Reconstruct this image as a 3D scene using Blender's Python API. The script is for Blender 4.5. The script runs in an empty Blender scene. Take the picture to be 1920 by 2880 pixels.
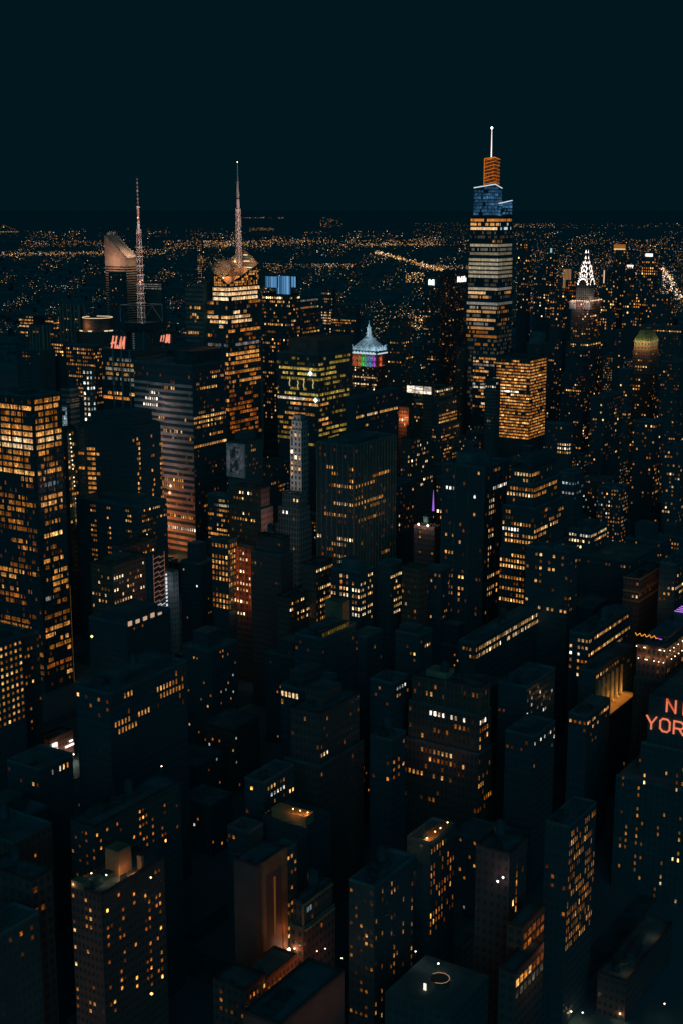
import bpy, math, random
from math import sin, cos, pi, radians as R

# ------------------------------------------------------------------ camera, world, sun
S = bpy.context.scene
COL = S.collection
F, H, PITCH = 3850.0, 322.0, math.atan((1440 - 582) / 3850.0)
cp, sp = cos(PITCH), sin(PITCH)
cam = bpy.data.cameras.new('camera')
cam.sensor_fit = 'VERTICAL'; cam.sensor_height = 36.0; cam.lens = 36.0 * F / 2880
cam.clip_start = 1.0; cam.clip_end = 200000.0
co = bpy.data.objects.new('camera', cam); COL.objects.link(co)
co.location = (0, 0, H); co.rotation_euler = (pi / 2 - PITCH, 0, 0)
S.camera = co

w = bpy.data.worlds.new('World'); S.world = w; w.use_nodes = True
nt = w.node_tree; nt.nodes.clear()
out = nt.nodes.new('ShaderNodeOutputWorld')
sky = nt.nodes.new('ShaderNodeTexSky'); sky.sky_type = 'NISHITA'; sky.sun_disc = False
sky.sun_elevation = R(-9); sky.sun_rotation = R(200)
bg1 = nt.nodes.new('ShaderNodeBackground'); bg1.inputs[1].default_value = 0.05
nt.links.new(sky.outputs[0], bg1.inputs[0])
bg2 = nt.nodes.new('ShaderNodeBackground')
bg2.inputs[0].default_value = (0.0004, 0.0080, 0.0124, 1); bg2.inputs[1].default_value = 1.0
ad = nt.nodes.new('ShaderNodeAddShader')
nt.links.new(bg1.outputs[0], ad.inputs[0]); nt.links.new(bg2.outputs[0], ad.inputs[1])
nt.links.new(ad.outputs[0], out.inputs[0])

sun = bpy.data.lights.new('fill_sun', 'SUN'); sun.energy = 0.185; sun.angle = R(44); sun.color = (0.11, 0.80, 1.0)
so = bpy.data.objects.new('fill_sun', sun); COL.objects.link(so)
so.rotation_euler = (R(68), 0, R(4))          # teal fill added behind and above the viewer, lifting the dark walls

S.view_settings.view_transform = 'Standard'; S.view_settings.look = 'None'
S.view_settings.exposure = 0; S.view_settings.gamma = 1
S.cycles.max_bounces = 3; S.cycles.diffuse_bounces = 2; S.cycles.glossy_bounces = 2
S.cycles.transparent_max_bounces = 4; S.cycles.volume_bounces = 0
S.cycles.use_denoising = True; S.cycles.denoising_prefilter = 'ACCURATE'
S.cycles.sample_clamp_indirect = 1.0; S.cycles.sample_clamp_direct = 4.0
S.cycles.volume_step_rate = 4.0

# ------------------------------------------------------------------ pixel <-> world (authoring of positions)
U2 = (0.539, 0.842)      # the cross streets run right and away
V2 = (-0.842, 0.539)     # the avenues run left and away
ANG = math.atan2(U2[1], U2[0])

def at(px, py, D):
    a, b = (px - 960) / F, (1440 - py) / F
    dx, dy, dz = a, cp + b * sp, -sp + b * cp
    t = D / dy
    return (dx * t, D, H + dz * t)

def proj(p):
    x, y, z = p[0], p[1], p[2] - H
    d = y * cp - z * sp
    return (960 + F * x / d, 1440 - F * (y * sp + z * cp) / d)

def zat(D, py):
    b = (1440 - py) / F
    return H + D * (b * cp - sp) / (cp + b * sp)

def slen(p, d, px):
    k = (px - 960) / F
    den = d[0] - k * d[1] * cp
    return (k * (p[1] * cp + (H - p[2]) * sp) - p[0]) / den

# ------------------------------------------------------------------ materials
MATS = {}
def newmat(name):
    m = bpy.data.materials.new(name); m.use_nodes = True
    t = m.node_tree; t.nodes.clear()
    o = t.nodes.new('ShaderNodeOutputMaterial')
    return m, t, o

def N(t, kind, **kw):
    n = t.nodes.new(kind)
    for k, v in kw.items(): setattr(n, k, v)
    return n

def math_(t, op, a, b=None, c=None):
    n = t.nodes.new('ShaderNodeMath'); n.operation = op
    for i, v in enumerate((a, b, c)):
        if v is None: continue
        if isinstance(v, (int, float)): n.inputs[i].default_value = v
        else: t.links.new(v, n.inputs[i])
    return n.outputs[0]

def plain(name, col, rough=0.8, var=0.35, scale=0.12, metal=0.0, spec=0.3):
    if name in MATS: return MATS[name]
    m, t, o = newmat(name)
    b = N(t, 'ShaderNodeBsdfPrincipled')
    b.inputs['Roughness'].default_value = rough; b.inputs['Metallic'].default_value = metal
    b.inputs['Specular IOR Level'].default_value = spec
    tc = N(t, 'ShaderNodeTexCoord'); nz = N(t, 'ShaderNodeTexNoise')
    nz.inputs['Scale'].default_value = scale; nz.inputs['Detail'].default_value = 5
    t.links.new(tc.outputs['Object'], nz.inputs['Vector'])
    mr = N(t, 'ShaderNodeMapRange'); mr.inputs[1].default_value = 0.3; mr.inputs[2].default_value = 0.7
    mr.inputs[3].default_value = 1 - var; mr.inputs[4].default_value = 1 + var
    t.links.new(nz.outputs['Fac'], mr.inputs[0])
    mx = N(t, 'ShaderNodeVectorMath', operation='SCALE'); mx.inputs[0].default_value = col[:3]
    t.links.new(mr.outputs[0], mx.inputs['Scale'])
    t.links.new(mx.outputs[0], b.inputs['Base Color'])
    t.links.new(b.outputs[0], o.inputs[0])
    MATS[name] = m
    return m

WALLCOL = {  # wall base colours; dark ones tuned teal to match the night tone
    'dark':  (0.060, 0.128, 0.158), 'glass': (0.045, 0.118, 0.148), 'stone': (0.18, 0.21, 0.21),
    'brick': (0.38, 0.145, 0.105), 'brown': (0.25, 0.128, 0.122), 'tan': (0.40, 0.24, 0.16), 'grey': (0.30, 0.29, 0.29),
    'pale': (0.50, 0.46, 0.46), 'dim': (0.05, 0.13, 0.15),
}
def facade(col, ww, wh, frame=None):
    """wall with a grid of unlit window openings; UV is in window cells (u) and storeys (v)"""
    key = 'facade_%s_%.2f_%.2f' % (col, ww, wh)
    if key in MATS: return MATS[key]
    m, t, o = newmat(key)
    b = N(t, 'ShaderNodeBsdfPrincipled')
    uv = N(t, 'ShaderNodeUVMap'); sx = N(t, 'ShaderNodeSeparateXYZ'); t.links.new(uv.outputs[0], sx.inputs[0])
    fu = math_(t, 'FRACT', sx.outputs[0]); fv = math_(t, 'FRACT', sx.outputs[1])
    au = math_(t, 'ABSOLUTE', math_(t, 'SUBTRACT', fu, 0.5)); av = math_(t, 'ABSOLUTE', math_(t, 'SUBTRACT', fv, 0.5))
    mk = math_(t, 'MULTIPLY', math_(t, 'LESS_THAN', au, ww / 2), math_(t, 'LESS_THAN', av, wh / 2))
    tc = N(t, 'ShaderNodeTexCoord'); nz = N(t, 'ShaderNodeTexNoise')
    nz.inputs['Scale'].default_value = 0.09; nz.inputs['Detail'].default_value = 8; nz.inputs['Roughness'].default_value = 0.7
    t.links.new(tc.outputs['Object'], nz.inputs['Vector'])
    mr = N(t, 'ShaderNodeMapRange'); mr.inputs[1].default_value = 0.3; mr.inputs[2].default_value = 0.7
    mr.inputs[3].default_value = 0.82; mr.inputs[4].default_value = 1.14
    t.links.new(nz.outputs['Fac'], mr.inputs[0])
    c = WALLCOL[col]
    sc = N(t, 'ShaderNodeVectorMath', operation='SCALE'); sc.inputs[0].default_value = c
    t.links.new(mr.outputs[0], sc.inputs['Scale'])
    mix = N(t, 'ShaderNodeMix', data_type='RGBA')
    t.links.new(mk, mix.inputs[0]); t.links.new(sc.outputs[0], mix.inputs[6])
    g = (0.045, 0.115, 0.14) if col in ('dark', 'glass', 'dim') else (0.04, 0.105, 0.125)
    mix.inputs[7].default_value = (*g, 1)
    t.links.new(mix.outputs[2], b.inputs['Base Color'])
    rg = N(t, 'ShaderNodeMapRange'); rg.inputs[3].default_value = 0.85; rg.inputs[4].default_value = 0.25
    t.links.new(mk, rg.inputs[0]); t.links.new(rg.outputs[0], b.inputs['Roughness'])
    b.inputs['Specular IOR Level'].default_value = 0.4
    bp = N(t, 'ShaderNodeBump'); bp.inputs['Strength'].default_value = 0.6; bp.inputs['Distance'].default_value = 0.3
    t.links.new(math_(t, 'SUBTRACT', 1.0, mk), bp.inputs['Height']); t.links.new(bp.outputs[0], b.inputs['Normal'])
    t.links.new(b.outputs[0], o.inputs[0])
    MATS[key] = m
    return m

WGAIN = 4.0
def window_mat(mesh_attr):
    m, t, o = newmat('lit_window_room' if not mesh_attr else 'lit_window_rooms')
    uv = N(t, 'ShaderNodeUVMap'); sx = N(t, 'ShaderNodeSeparateXYZ'); t.links.new(uv.outputs[0], sx.inputs[0])
    oi = N(t, 'ShaderNodeObjectInfo')
    if mesh_attr:
        a = N(t, 'ShaderNodeAttribute', attribute_name='wcol'); colr = a.outputs['Color']; rnd = 0.37
    else:
        colr = oi.outputs['Color']; rnd = math_(t, 'MULTIPLY', oi.outputs['Random'], 97.0)
    fu = math_(t, 'FRACT', sx.outputs[0]); cu = math_(t, 'FLOOR', sx.outputs[0]); cv = math_(t, 'FLOOR', sx.outputs[1])
    fv = math_(t, 'FRACT', sx.outputs[1])
    cx = N(t, 'ShaderNodeCombineXYZ')
    t.links.new(math_(t, 'ADD', cu, rnd), cx.inputs[0]); t.links.new(math_(t, 'ADD', cv, 0.5), cx.inputs[1])
    wn = N(t, 'ShaderNodeTexWhiteNoise', noise_dimensions='2D'); t.links.new(cx.outputs[0], wn.inputs['Vector'])
    sp_ = N(t, 'ShaderNodeSeparateColor'); t.links.new(wn.outputs['Color'], sp_.inputs[0])
    r1, r2, r3 = sp_.outputs[0], sp_.outputs[1], sp_.outputs[2]
    cell = math_(t, 'MULTIPLY_ADD', r1, 0.9, 0.5)
    mull = math_(t, 'LESS_THAN', math_(t, 'ABSOLUTE', math_(t, 'SUBTRACT', fu, 0.5)), 0.45)
    mull = math_(t, 'MULTIPLY_ADD', mull, 0.85, 0.15)
    # a blind drawn part of the way down in some cells
    bl = math_(t, 'GREATER_THAN', fv, math_(t, 'MULTIPLY_ADD', r2, 1.1, 0.15))
    bl = math_(t, 'MULTIPLY_ADD', bl, -0.45, 1.0)
    # furniture, partitions and lamps inside
    nv = N(t, 'ShaderNodeCombineXYZ')
    t.links.new(math_(t, 'MULTIPLY_ADD', sx.outputs[0], 2.6, rnd), nv.inputs[0]); t.links.new(math_(t, 'MULTIPLY', sx.outputs[1], 2.2), nv.inputs[1])
    nz = N(t, 'ShaderNodeTexNoise'); nz.inputs['Scale'].default_value = 1.0; nz.inputs['Detail'].default_value = 3
    t.links.new(nv.outputs[0], nz.inputs['Vector'])
    mr = N(t, 'ShaderNodeMapRange'); mr.inputs[1].default_value = 0.33; mr.inputs[2].default_value = 0.66
    mr.inputs[3].default_value = 0.22; mr.inputs[4].default_value = 1.75
    t.links.new(nz.outputs['Fac'], mr.inputs[0])
    nz2 = N(t, 'ShaderNodeTexNoise'); nz2.inputs['Scale'].default_value = 0.3; nz2.inputs['Detail'].default_value = 2
    t.links.new(nv.outputs[0], nz2.inputs['Vector'])
    mr2 = N(t, 'ShaderNodeMapRange'); mr2.inputs[1].default_value = 0.35; mr2.inputs[2].default_value = 0.65
    mr2.inputs[3].default_value = 0.5; mr2.inputs[4].default_value = 1.5
    t.links.new(nz2.outputs['Fac'], mr2.inputs[0])
    k = math_(t, 'MULTIPLY', math_(t, 'MULTIPLY', math_(t, 'MULTIPLY', cell, mull), math_(t, 'MULTIPLY', bl, mr.outputs[0])), mr2.outputs[0])
    b = N(t, 'ShaderNodeBsdfPrincipled'); b.inputs['Base Color'].default_value = (0.02, 0.05, 0.06, 1)
    b.inputs['Roughness'].default_value = 0.2
    t.links.new(colr, b.inputs['Emission Color'])
    alp = a.outputs['Alpha'] if mesh_attr else oi.outputs['Alpha']      # how uneven the room is
    k = math_(t, 'MULTIPLY_ADD', math_(t, 'SUBTRACT', k, mull), alp, mull)
    t.links.new(math_(t, 'MULTIPLY', k, WGAIN), b.inputs['Emission Strength'])
    t.links.new(b.outputs[0], o.inputs[0])
    m.cycles.emission_sampling = 'NONE'
    return m
MW, MWS = window_mat(False), window_mat(True)

def emit(name, col, strength, sampled=False):
    if name in MATS: return MATS[name]
    m, t, o = newmat(name)
    e = N(t, 'ShaderNodeEmission'); e.inputs[0].default_value = (*col, 1); e.inputs[1].default_value = strength
    t.links.new(e.outputs[0], o.inputs[0])
    m.cycles.emission_sampling = 'AUTO' if sampled else 'NONE'
    MATS[name] = m
    return m

def emit_attr():
    if 'lamp_points' in MATS: return MATS['lamp_points']
    m, t, o = newmat('lamp_points')
    a = N(t, 'ShaderNodeAttribute', attribute_name='wcol'); e = N(t, 'ShaderNodeEmission')
    t.links.new(a.outputs['Color'], e.inputs[0]); e.inputs[1].default_value = WGAIN
    t.links.new(e.outputs[0], o.inputs[0]); m.cycles.emission_sampling = 'NONE'
    MATS['lamp_points'] = m
    return m

ROOF = plain('roof_felt', (0.11, 0.195, 0.225), 0.95)
ROOFL = plain('roof_gravel', (0.05, 0.12, 0.13), 0.95)
METAL = plain('dark_metal', (0.04, 0.12, 0.14), 0.5, metal=0.2)
STEEL = plain('painted_steel', (0.55, 0.42, 0.38), 0.5)
SLAB = plain('concrete_band', (0.30, 0.30, 0.29), 0.85)
BANDT = plain('metal_band_warm', (0.5, 0.42, 0.38), 0.6)

# ------------------------------------------------------------------ mesh building
class MB:
    def __init__(s): s.v = []; s.f = []; s.m = []; s.uv = []; s.c = []
    def face(s, pts, mat=0, uv=None, col=None):
        i = len(s.v); s.v += pts; s.f.append(list(range(i, i + len(pts)))); s.m.append(mat)
        s.uv.append(uv or [(0, 0)] * len(pts)); s.c.append(col or (0, 0, 0))
    def box(s, x0, y0, z0, x1, y1, z1, mat=0, top=None, cu=3.0, cv=3.7, bottom=False):
        """box; side UVs in cells of about cu x cv counted from the near corner and the top"""
        nx = max(1, round((x1 - x0) / cu)); ny = max(1, round((y1 - y0) / cu)); h = (z1 - z0) / cv
        s.face([(x0, y0, z0), (x1, y0, z0), (x1, y0, z1), (x0, y0, z1)], mat, [(0, -h), (nx, -h), (nx, 0), (0, 0)])
        s.face([(x0, y1, z0), (x0, y0, z0), (x0, y0, z1), (x0, y1, z1)], mat, [(ny, -h), (0, -h), (0, 0), (ny, 0)])
        s.face([(x1, y0, z0), (x1, y1, z0), (x1, y1, z1), (x1, y0, z1)], mat, [(0, -h), (ny, -h), (ny, 0), (0, 0)])
        s.face([(x1, y1, z0), (x0, y1, z0), (x0, y1, z1), (x1, y1, z1)], mat, [(0, -h), (nx, -h), (nx, 0), (0, 0)])
        s.face([(x0, y0, z1), (x1, y0, z1), (x1, y1, z1), (x0, y1, z1)], mat if top is None else top)
        if bottom: s.face([(x0, y1, z0), (x1, y1, z0), (x1, y0, z0), (x0, y0, z0)], mat)
    def prism(s, poly, z0, z1, mat=0, top=None, scale_top=1.0, cap=True, cu=3.0, cv=3.7):
        n = len(poly); cx = sum(p[0] for p in poly) / n; cy = sum(p[1] for p in poly) / n
        tp = [(cx + (p[0] - cx) * scale_top, cy + (p[1] - cy) * scale_top) for p in poly]
        for i in range(n):
            j = (i + 1) % n
            k = max(1, round(math.dist(poly[i], poly[j]) / cu)); h = (z1 - z0) / cv
            s.face([(*poly[i], z0), (*poly[j], z0), (*tp[j], z1), (*tp[i], z1)], mat, [(0, -h), (k, -h), (k, 0), (0, 0)])
        if cap: s.face([(*p, z1) for p in tp], mat if top is None else top)
    def tube(s, a, b, r0, r1=None, n=5, mat=0, cap=True):
        r1 = r0 if r1 is None else r1
        d = [b[i] - a[i] for i in range(3)]; L = math.sqrt(sum(x * x for x in d)) or 1
        d = [x / L for x in d]
        q = (0, 0, 1) if abs(d[2]) < 0.9 else (1, 0, 0)
        e = [d[1] * q[2] - d[2] * q[1], d[2] * q[0] - d[0] * q[2], d[0] * q[1] - d[1] * q[0]]
        l = math.sqrt(sum(x * x for x in e)); e = [x / l for x in e]
        g = [d[1] * e[2] - d[2] * e[1], d[2] * e[0] - d[0] * e[2], d[0] * e[1] - d[1] * e[0]]
        ra, rb = [], []
        for i in range(n):
            c, s_ = cos(2 * pi * i / n), sin(2 * pi * i / n)
            ra.append(tuple(a[k] + r0 * (c * e[k] + s_ * g[k]) for k in range(3)))
            rb.append(tuple(b[k] + r1 * (c * e[k] + s_ * g[k]) for k in range(3)))
        for i in range(n):
            j = (i + 1) % n
            s.face([ra[i], ra[j], rb[j], rb[i]], mat)
        if cap: s.face(rb, mat); s.face(ra[::-1], mat)
    def octa(s, p, r, col=None, mat=0):
        x, y, z = p
        X = [(x + r, y, z), (x, y + r, z), (x - r, y, z), (x, y - r, z)]
        for i in range(4):
            s.face([X[i], X[(i + 1) % 4], (x, y, z + r)], mat, None, col)
            s.face([X[(i + 1) % 4], X[i], (x, y, z - r)], mat, None, col)
    def build(s, name, mats, parent=None, attr=False):
        me = bpy.data.meshes.new(name)
        me.from_pydata(s.v, [], s.f)
        for m in (mats if isinstance(mats, (list, tuple)) else [mats]): me.materials.append(m)
        me.polygons.foreach_set('material_index', s.m)
        ul = me.uv_layers.new(name='UVMap')
        flat = [c for f in s.uv for p in f for c in p]
        ul.data.foreach_set('uv', flat)
        if attr:
            ca = me.color_attributes.new('wcol', 'FLOAT_COLOR', 'CORNER')
            fl = []
            for f, c in zip(s.f, s.c): fl += [c[0], c[1], c[2], c[3] if len(c) > 3 else 1.0] * len(f)
            ca.data.foreach_set('color', fl)
        me.update()
        o = bpy.data.objects.new(name, me); COL.objects.link(o)
        if parent: o.parent = parent
        return o

LABELS = {}
def empty(name, loc, label, cat, group=None, rz=0.0):
    o = bpy.data.objects.new(name, None); COL.objects.link(o)
    o.empty_display_size = 5
    o.location = loc; o.rotation_euler = (0, 0, rz); o['label'] = label; o['category'] = cat
    if group: o['group'] = group
    LABELS.setdefault(label, []).append(group)
    return o
def tag(o, label, cat, group=None):
    o['label'] = label; o['category'] = cat
    if group: o['group'] = group
    LABELS.setdefault(label, []).append(group)

WMESH = {}
def wmesh(n):
    if n not in WMESH:
        b = MB(); b.face([(0, 0, 0), (1, 0, 0), (1, 0, 1), (0, 0, 1)], 0, [(0, 0.02), (n, 0.02), (n, 0.98), (0, 0.98)])
        me = bpy.data.meshes.new('window'); me.from_pydata(b.v, [], b.f); me.materials.append(MW)
        ul = me.uv_layers.new(name='UVMap'); ul.data.foreach_set('uv', [c for p in b.uv[0] for c in p]); me.update()
        WMESH[n] = me
    return WMESH[n]

def lerp(a, b, t): return tuple(a[i] + (b[i] - a[i]) * t for i in range(3))
PALS = {
    'amber': ((1, .31, .025), (1, .54, .17)), 'orange': ((1, .24, .02), (1, .42, .07)), 'warm': ((1, .42, .08), (1, .70, .38)),
    'white': ((1, .70, .42), (1, .88, .74)), 'cool': ((.55, .80, .95), (.8, .95, 1)), 'green': ((.62, .38, .04), (.80, .58, .15)),
    'beige': ((.85, .71, .47), (1, .83, .60)), 'grey': ((.75, .72, .66), (.9, .9, .85)), 'red': ((1, .16, .03), (1, .30, .12)),
    'blue': ((.12, .42, .85), (.35, .68, 1)), 'teal': ((.10, .50, .60), (.45, .85, .95)), 'pinkw': ((1, .55, .40), (1, .80, .70)),
}
def pal(p, b):
    lo, hi = PALS[p]; c = lerp(lo, hi, max(0, min(1, (b - 0.25) / 1.1)))
    return (c[0] * b, c[1] * b, c[2] * b)

rng = random.Random(41)
SCREEN = []     # hero silhouettes (x0, x1, visible bottom, D) that the low filler buildings must not cover
FOOT = []       # footprints (world centre, radius)
NWIN = [0, 0]

def gen_rows(L, ztop, zbot, s, zrow=None):
    """lit windows of one facade: list of (c0, ncells, z0, z1, colour)"""
    fh, wp = s.get('fh', 3.7), s.get('wp', 2.4)
    n = max(1, round(L / wp)); m = s.get('m', 1.5)
    nr = int((ztop - m - zbot) / fh)
    wh, pat = s.get('wh', .55), s.get('pat', '1')
    st = s.get('st', 'rows'); p = s.get('p', .15); pf, pp = s.get('pf', .1), s.get('pp', .25)
    B, pl = s.get('b', .6), s.get('pal', 'amber')
    over = {}
    for (y, t0, t1, pl2, b2, cov) in s.get('rows', ()):
        r = int(round((ztop - m - zrow(y)) / fh - 0.5)); over.setdefault(r, []).append((t0, t1, pl2, b2, cov))
    res = []
    for r in range(max(0, nr)):
        zc = ztop - m - (r + .5) * fh
        segs = []
        if r in over: segs = over[r]
        elif s.get('only'): continue
        else:
            u = rng.random()
            if st == 'rows':
                if u < pf: segs = [(0, 1, pl, B * rng.uniform(.9, 1.7), s.get('cov', .88))]
                elif u < pf + pp:
                    a = rng.random() * .7; segs = [(a, a + rng.uniform(.2, .6), pl, B * rng.uniform(.6, 1.3), .75)]
                    segs.append((0, 1, pl, B * .8, p))
                else: segs = [(0, 1, pl, B * .8, p)]
            else: segs = [(0, 1, pl, B, p)]
        lit = {}
        for (t0, t1, pl2, b2, cov) in segs:
            on = rng.random() < cov
            for c in range(int(round(t0 * n)), min(n, int(round(t1 * n)))):
                if rng.random() > s.get('coh', .45): on = rng.random() < cov
                if on and pat[c % len(pat)] == '1' and c >= s.get('c0', 0):
                    lit[c] = (pl2, b2 * math.exp(rng.gauss(0, s.get('sig', .4))))
        if not s.get('only'):        # rooms where only a lamp or a corridor light is left on
            for c in range(s.get('c0', 0), n):
                if c not in lit and pat[c % len(pat)] == '1' and rng.random() < s.get('dim', .10): lit[c] = ('orange' if pl == 'amber' else pl, rng.uniform(.03, .15))
        if s.get('merge'):
            c = 0
            mx = s.get('merge')
            while c < n:
                if c in lit:
                    k = c
                    while k + 1 < n and k + 1 in lit and k + 1 - c < mx and lit[k + 1][0] == lit[c][0]: k += 1
                    q = [lit[i] for i in range(c, k + 1)]
                    res.append((c, k - c + 1, zc - wh * fh / 2, zc + wh * fh / 2, pal(q[0][0], sum(x[1] for x in q) / len(q)) + (s.get('var', 1.0),)))
                    c = k + 1
                else: c += 1
        else:
            for c, (pl2, b2) in lit.items(): res.append((c, 1, zc - wh * fh / 2, zc + wh * fh / 2, pal(pl2, b2) + (s.get('var', 1.0),)))
    return res, L / n, n

def put_windows(root, items, D, keep=100):
    """items: (face, x0, y0, cellw, ww, c, n, z0, z1, colour) -> windows as parts of root"""
    big = []
    for it in items:
        face, x0, y0, cw, ww, c, n, z0, z1, col = it
        a = (n * cw - (1 - ww) * cw) * (z1 - z0) * (1367 / D) ** 2 * .6
        big.append((a, it))
    big.sort(key=lambda q: -q[0])
    small = MB()
    for i, (a, it) in enumerate(big):
        face, x0, y0, cw, ww, c, n, z0, z1, col = it
        g = (1 - ww) * cw / 2; s0, s1 = c * cw + g, (c + n) * cw - g
        if n == 1 and D < 1000: e = .06 * (s1 - s0); s0 += e; s1 -= e; e = .07 * (z1 - z0); z0 += e; z1 -= e
        if i < keep and a > 2.2:
            o = bpy.data.objects.new('window', wmesh(n)); COL.objects.link(o); o.parent = root
            o.color = (col[0] / WGAIN, col[1] / WGAIN, col[2] / WGAIN, col[3] if len(col) > 3 else 1)
            if face == 'S': o.location = (x0 + s0, y0 - .12, z0)
            else: o.location = (x0 - .12, y0 + s1, z0); o.rotation_euler = (0, 0, -pi / 2)
            o.scale = (s1 - s0, 1, z1 - z0); NWIN[0] += 1
        else:
            k = rng.randint(0, 400) ; k2 = rng.randint(0, 60)
            uv = [(k, k2 + .02), (k + n, k2 + .02), (k + n, k2 + .98), (k, k2 + .98)]
            cc = (col[0] / WGAIN, col[1] / WGAIN, col[2] / WGAIN, col[3] if len(col) > 3 else 1)
            if face == 'S':
                y = y0 - .12; pts = [(x0 + s0, y, z0), (x0 + s1, y, z0), (x0 + s1, y, z1), (x0 + s0, y, z1)]
            else:
                x = x0 - .12; pts = [(x, y0 + s1, z0), (x, y0 + s0, z0), (x, y0 + s0, z1), (x, y0 + s1, z1)]
            small.face(pts, 0, uv, cc); NWIN[1] += 1
    if small.f:
        o = small.build('window', MWS, root, attr=True); o['kind'] = 'stuff'

PLANT = []; PARA = []
def roof_kit(b, x0, y0, x1, y1, z, D, kit=1.0, seed=0):
    """parapet and rooftop plant in one mesh"""
    r = random.Random(seed)
    t, h = .35, 1.1
    b.box(x0, y0, z, x1, y0 + t, z + h); b.box(x0, y1 - t, z, x1, y1, z + h)
    b.box(x0, y0 + t, z, x0 + t, y1 - t, z + h); b.box(x1 - t, y0 + t, z, x1, y1 - t, z + h)
    wx, wy = x1 - x0, y1 - y0
    if wx < 8 or wy < 8: return
    for k in range(int(1 + 3 * kit)):
        a, c = r.uniform(.12, .28) * wx, r.uniform(.12, .28) * wy
        qx, qy = x0 + (0.08 + .20 * k) * wx + r.uniform(0, .03) * wx, y0 + r.uniform(.2, .6) * wy
        if qx + a > x1 - 1: continue
        if D > 720: b.box(qx, qy, z, qx + min(a, .18 * wx), qy + c, z + r.uniform(1.8, 4.5) * kit)
        else:       # near enough to see: each plant unit is a piece of its own on the roof
            q = MB(); e = min(a, .18 * wx); h_ = r.uniform(1.8, 4.5) * kit
            q.box(qx, qy, z, qx + e, qy + c, z + h_)
            if r.random() < .6: q.prism([(qx + e / 2 + e * .3 * cos(i * pi / 4), qy + c / 2 + e * .3 * sin(i * pi / 4)) for i in range(8)], z + h_, z + h_ + .8)
            if r.random() < .5: q.tube((qx + e * .2, qy + c * .2, z + h_), (qx + e * .2, qy + c * .2, z + h_ + r.uniform(1, 4)), .09, n=4)
            PLANT.append(q)

def water_tank(root, x, y, z):
    root = next((c for c in root.children if c.name.startswith('roof')), root)
    b = MB(); n = 12
    for i in range(4):
        a = pi / 4 + i * pi / 2; b.tube((x + 1.3 * cos(a), y + 1.3 * sin(a), z), (x + 1.3 * cos(a), y + 1.3 * sin(a), z + 3), .12, n=4)
    poly = [(x + 2 * cos(2 * pi * i / n), y + 2 * sin(2 * pi * i / n)) for i in range(n)]
    b.prism(poly, z + 3, z + 7); b.prism([(x + (p[0] - x) * 1.08, y + (p[1] - y) * 1.08) for p in poly], z + 7, z + 8.6, scale_top=.05)
    b.build('water_tank', METAL, root)

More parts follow.
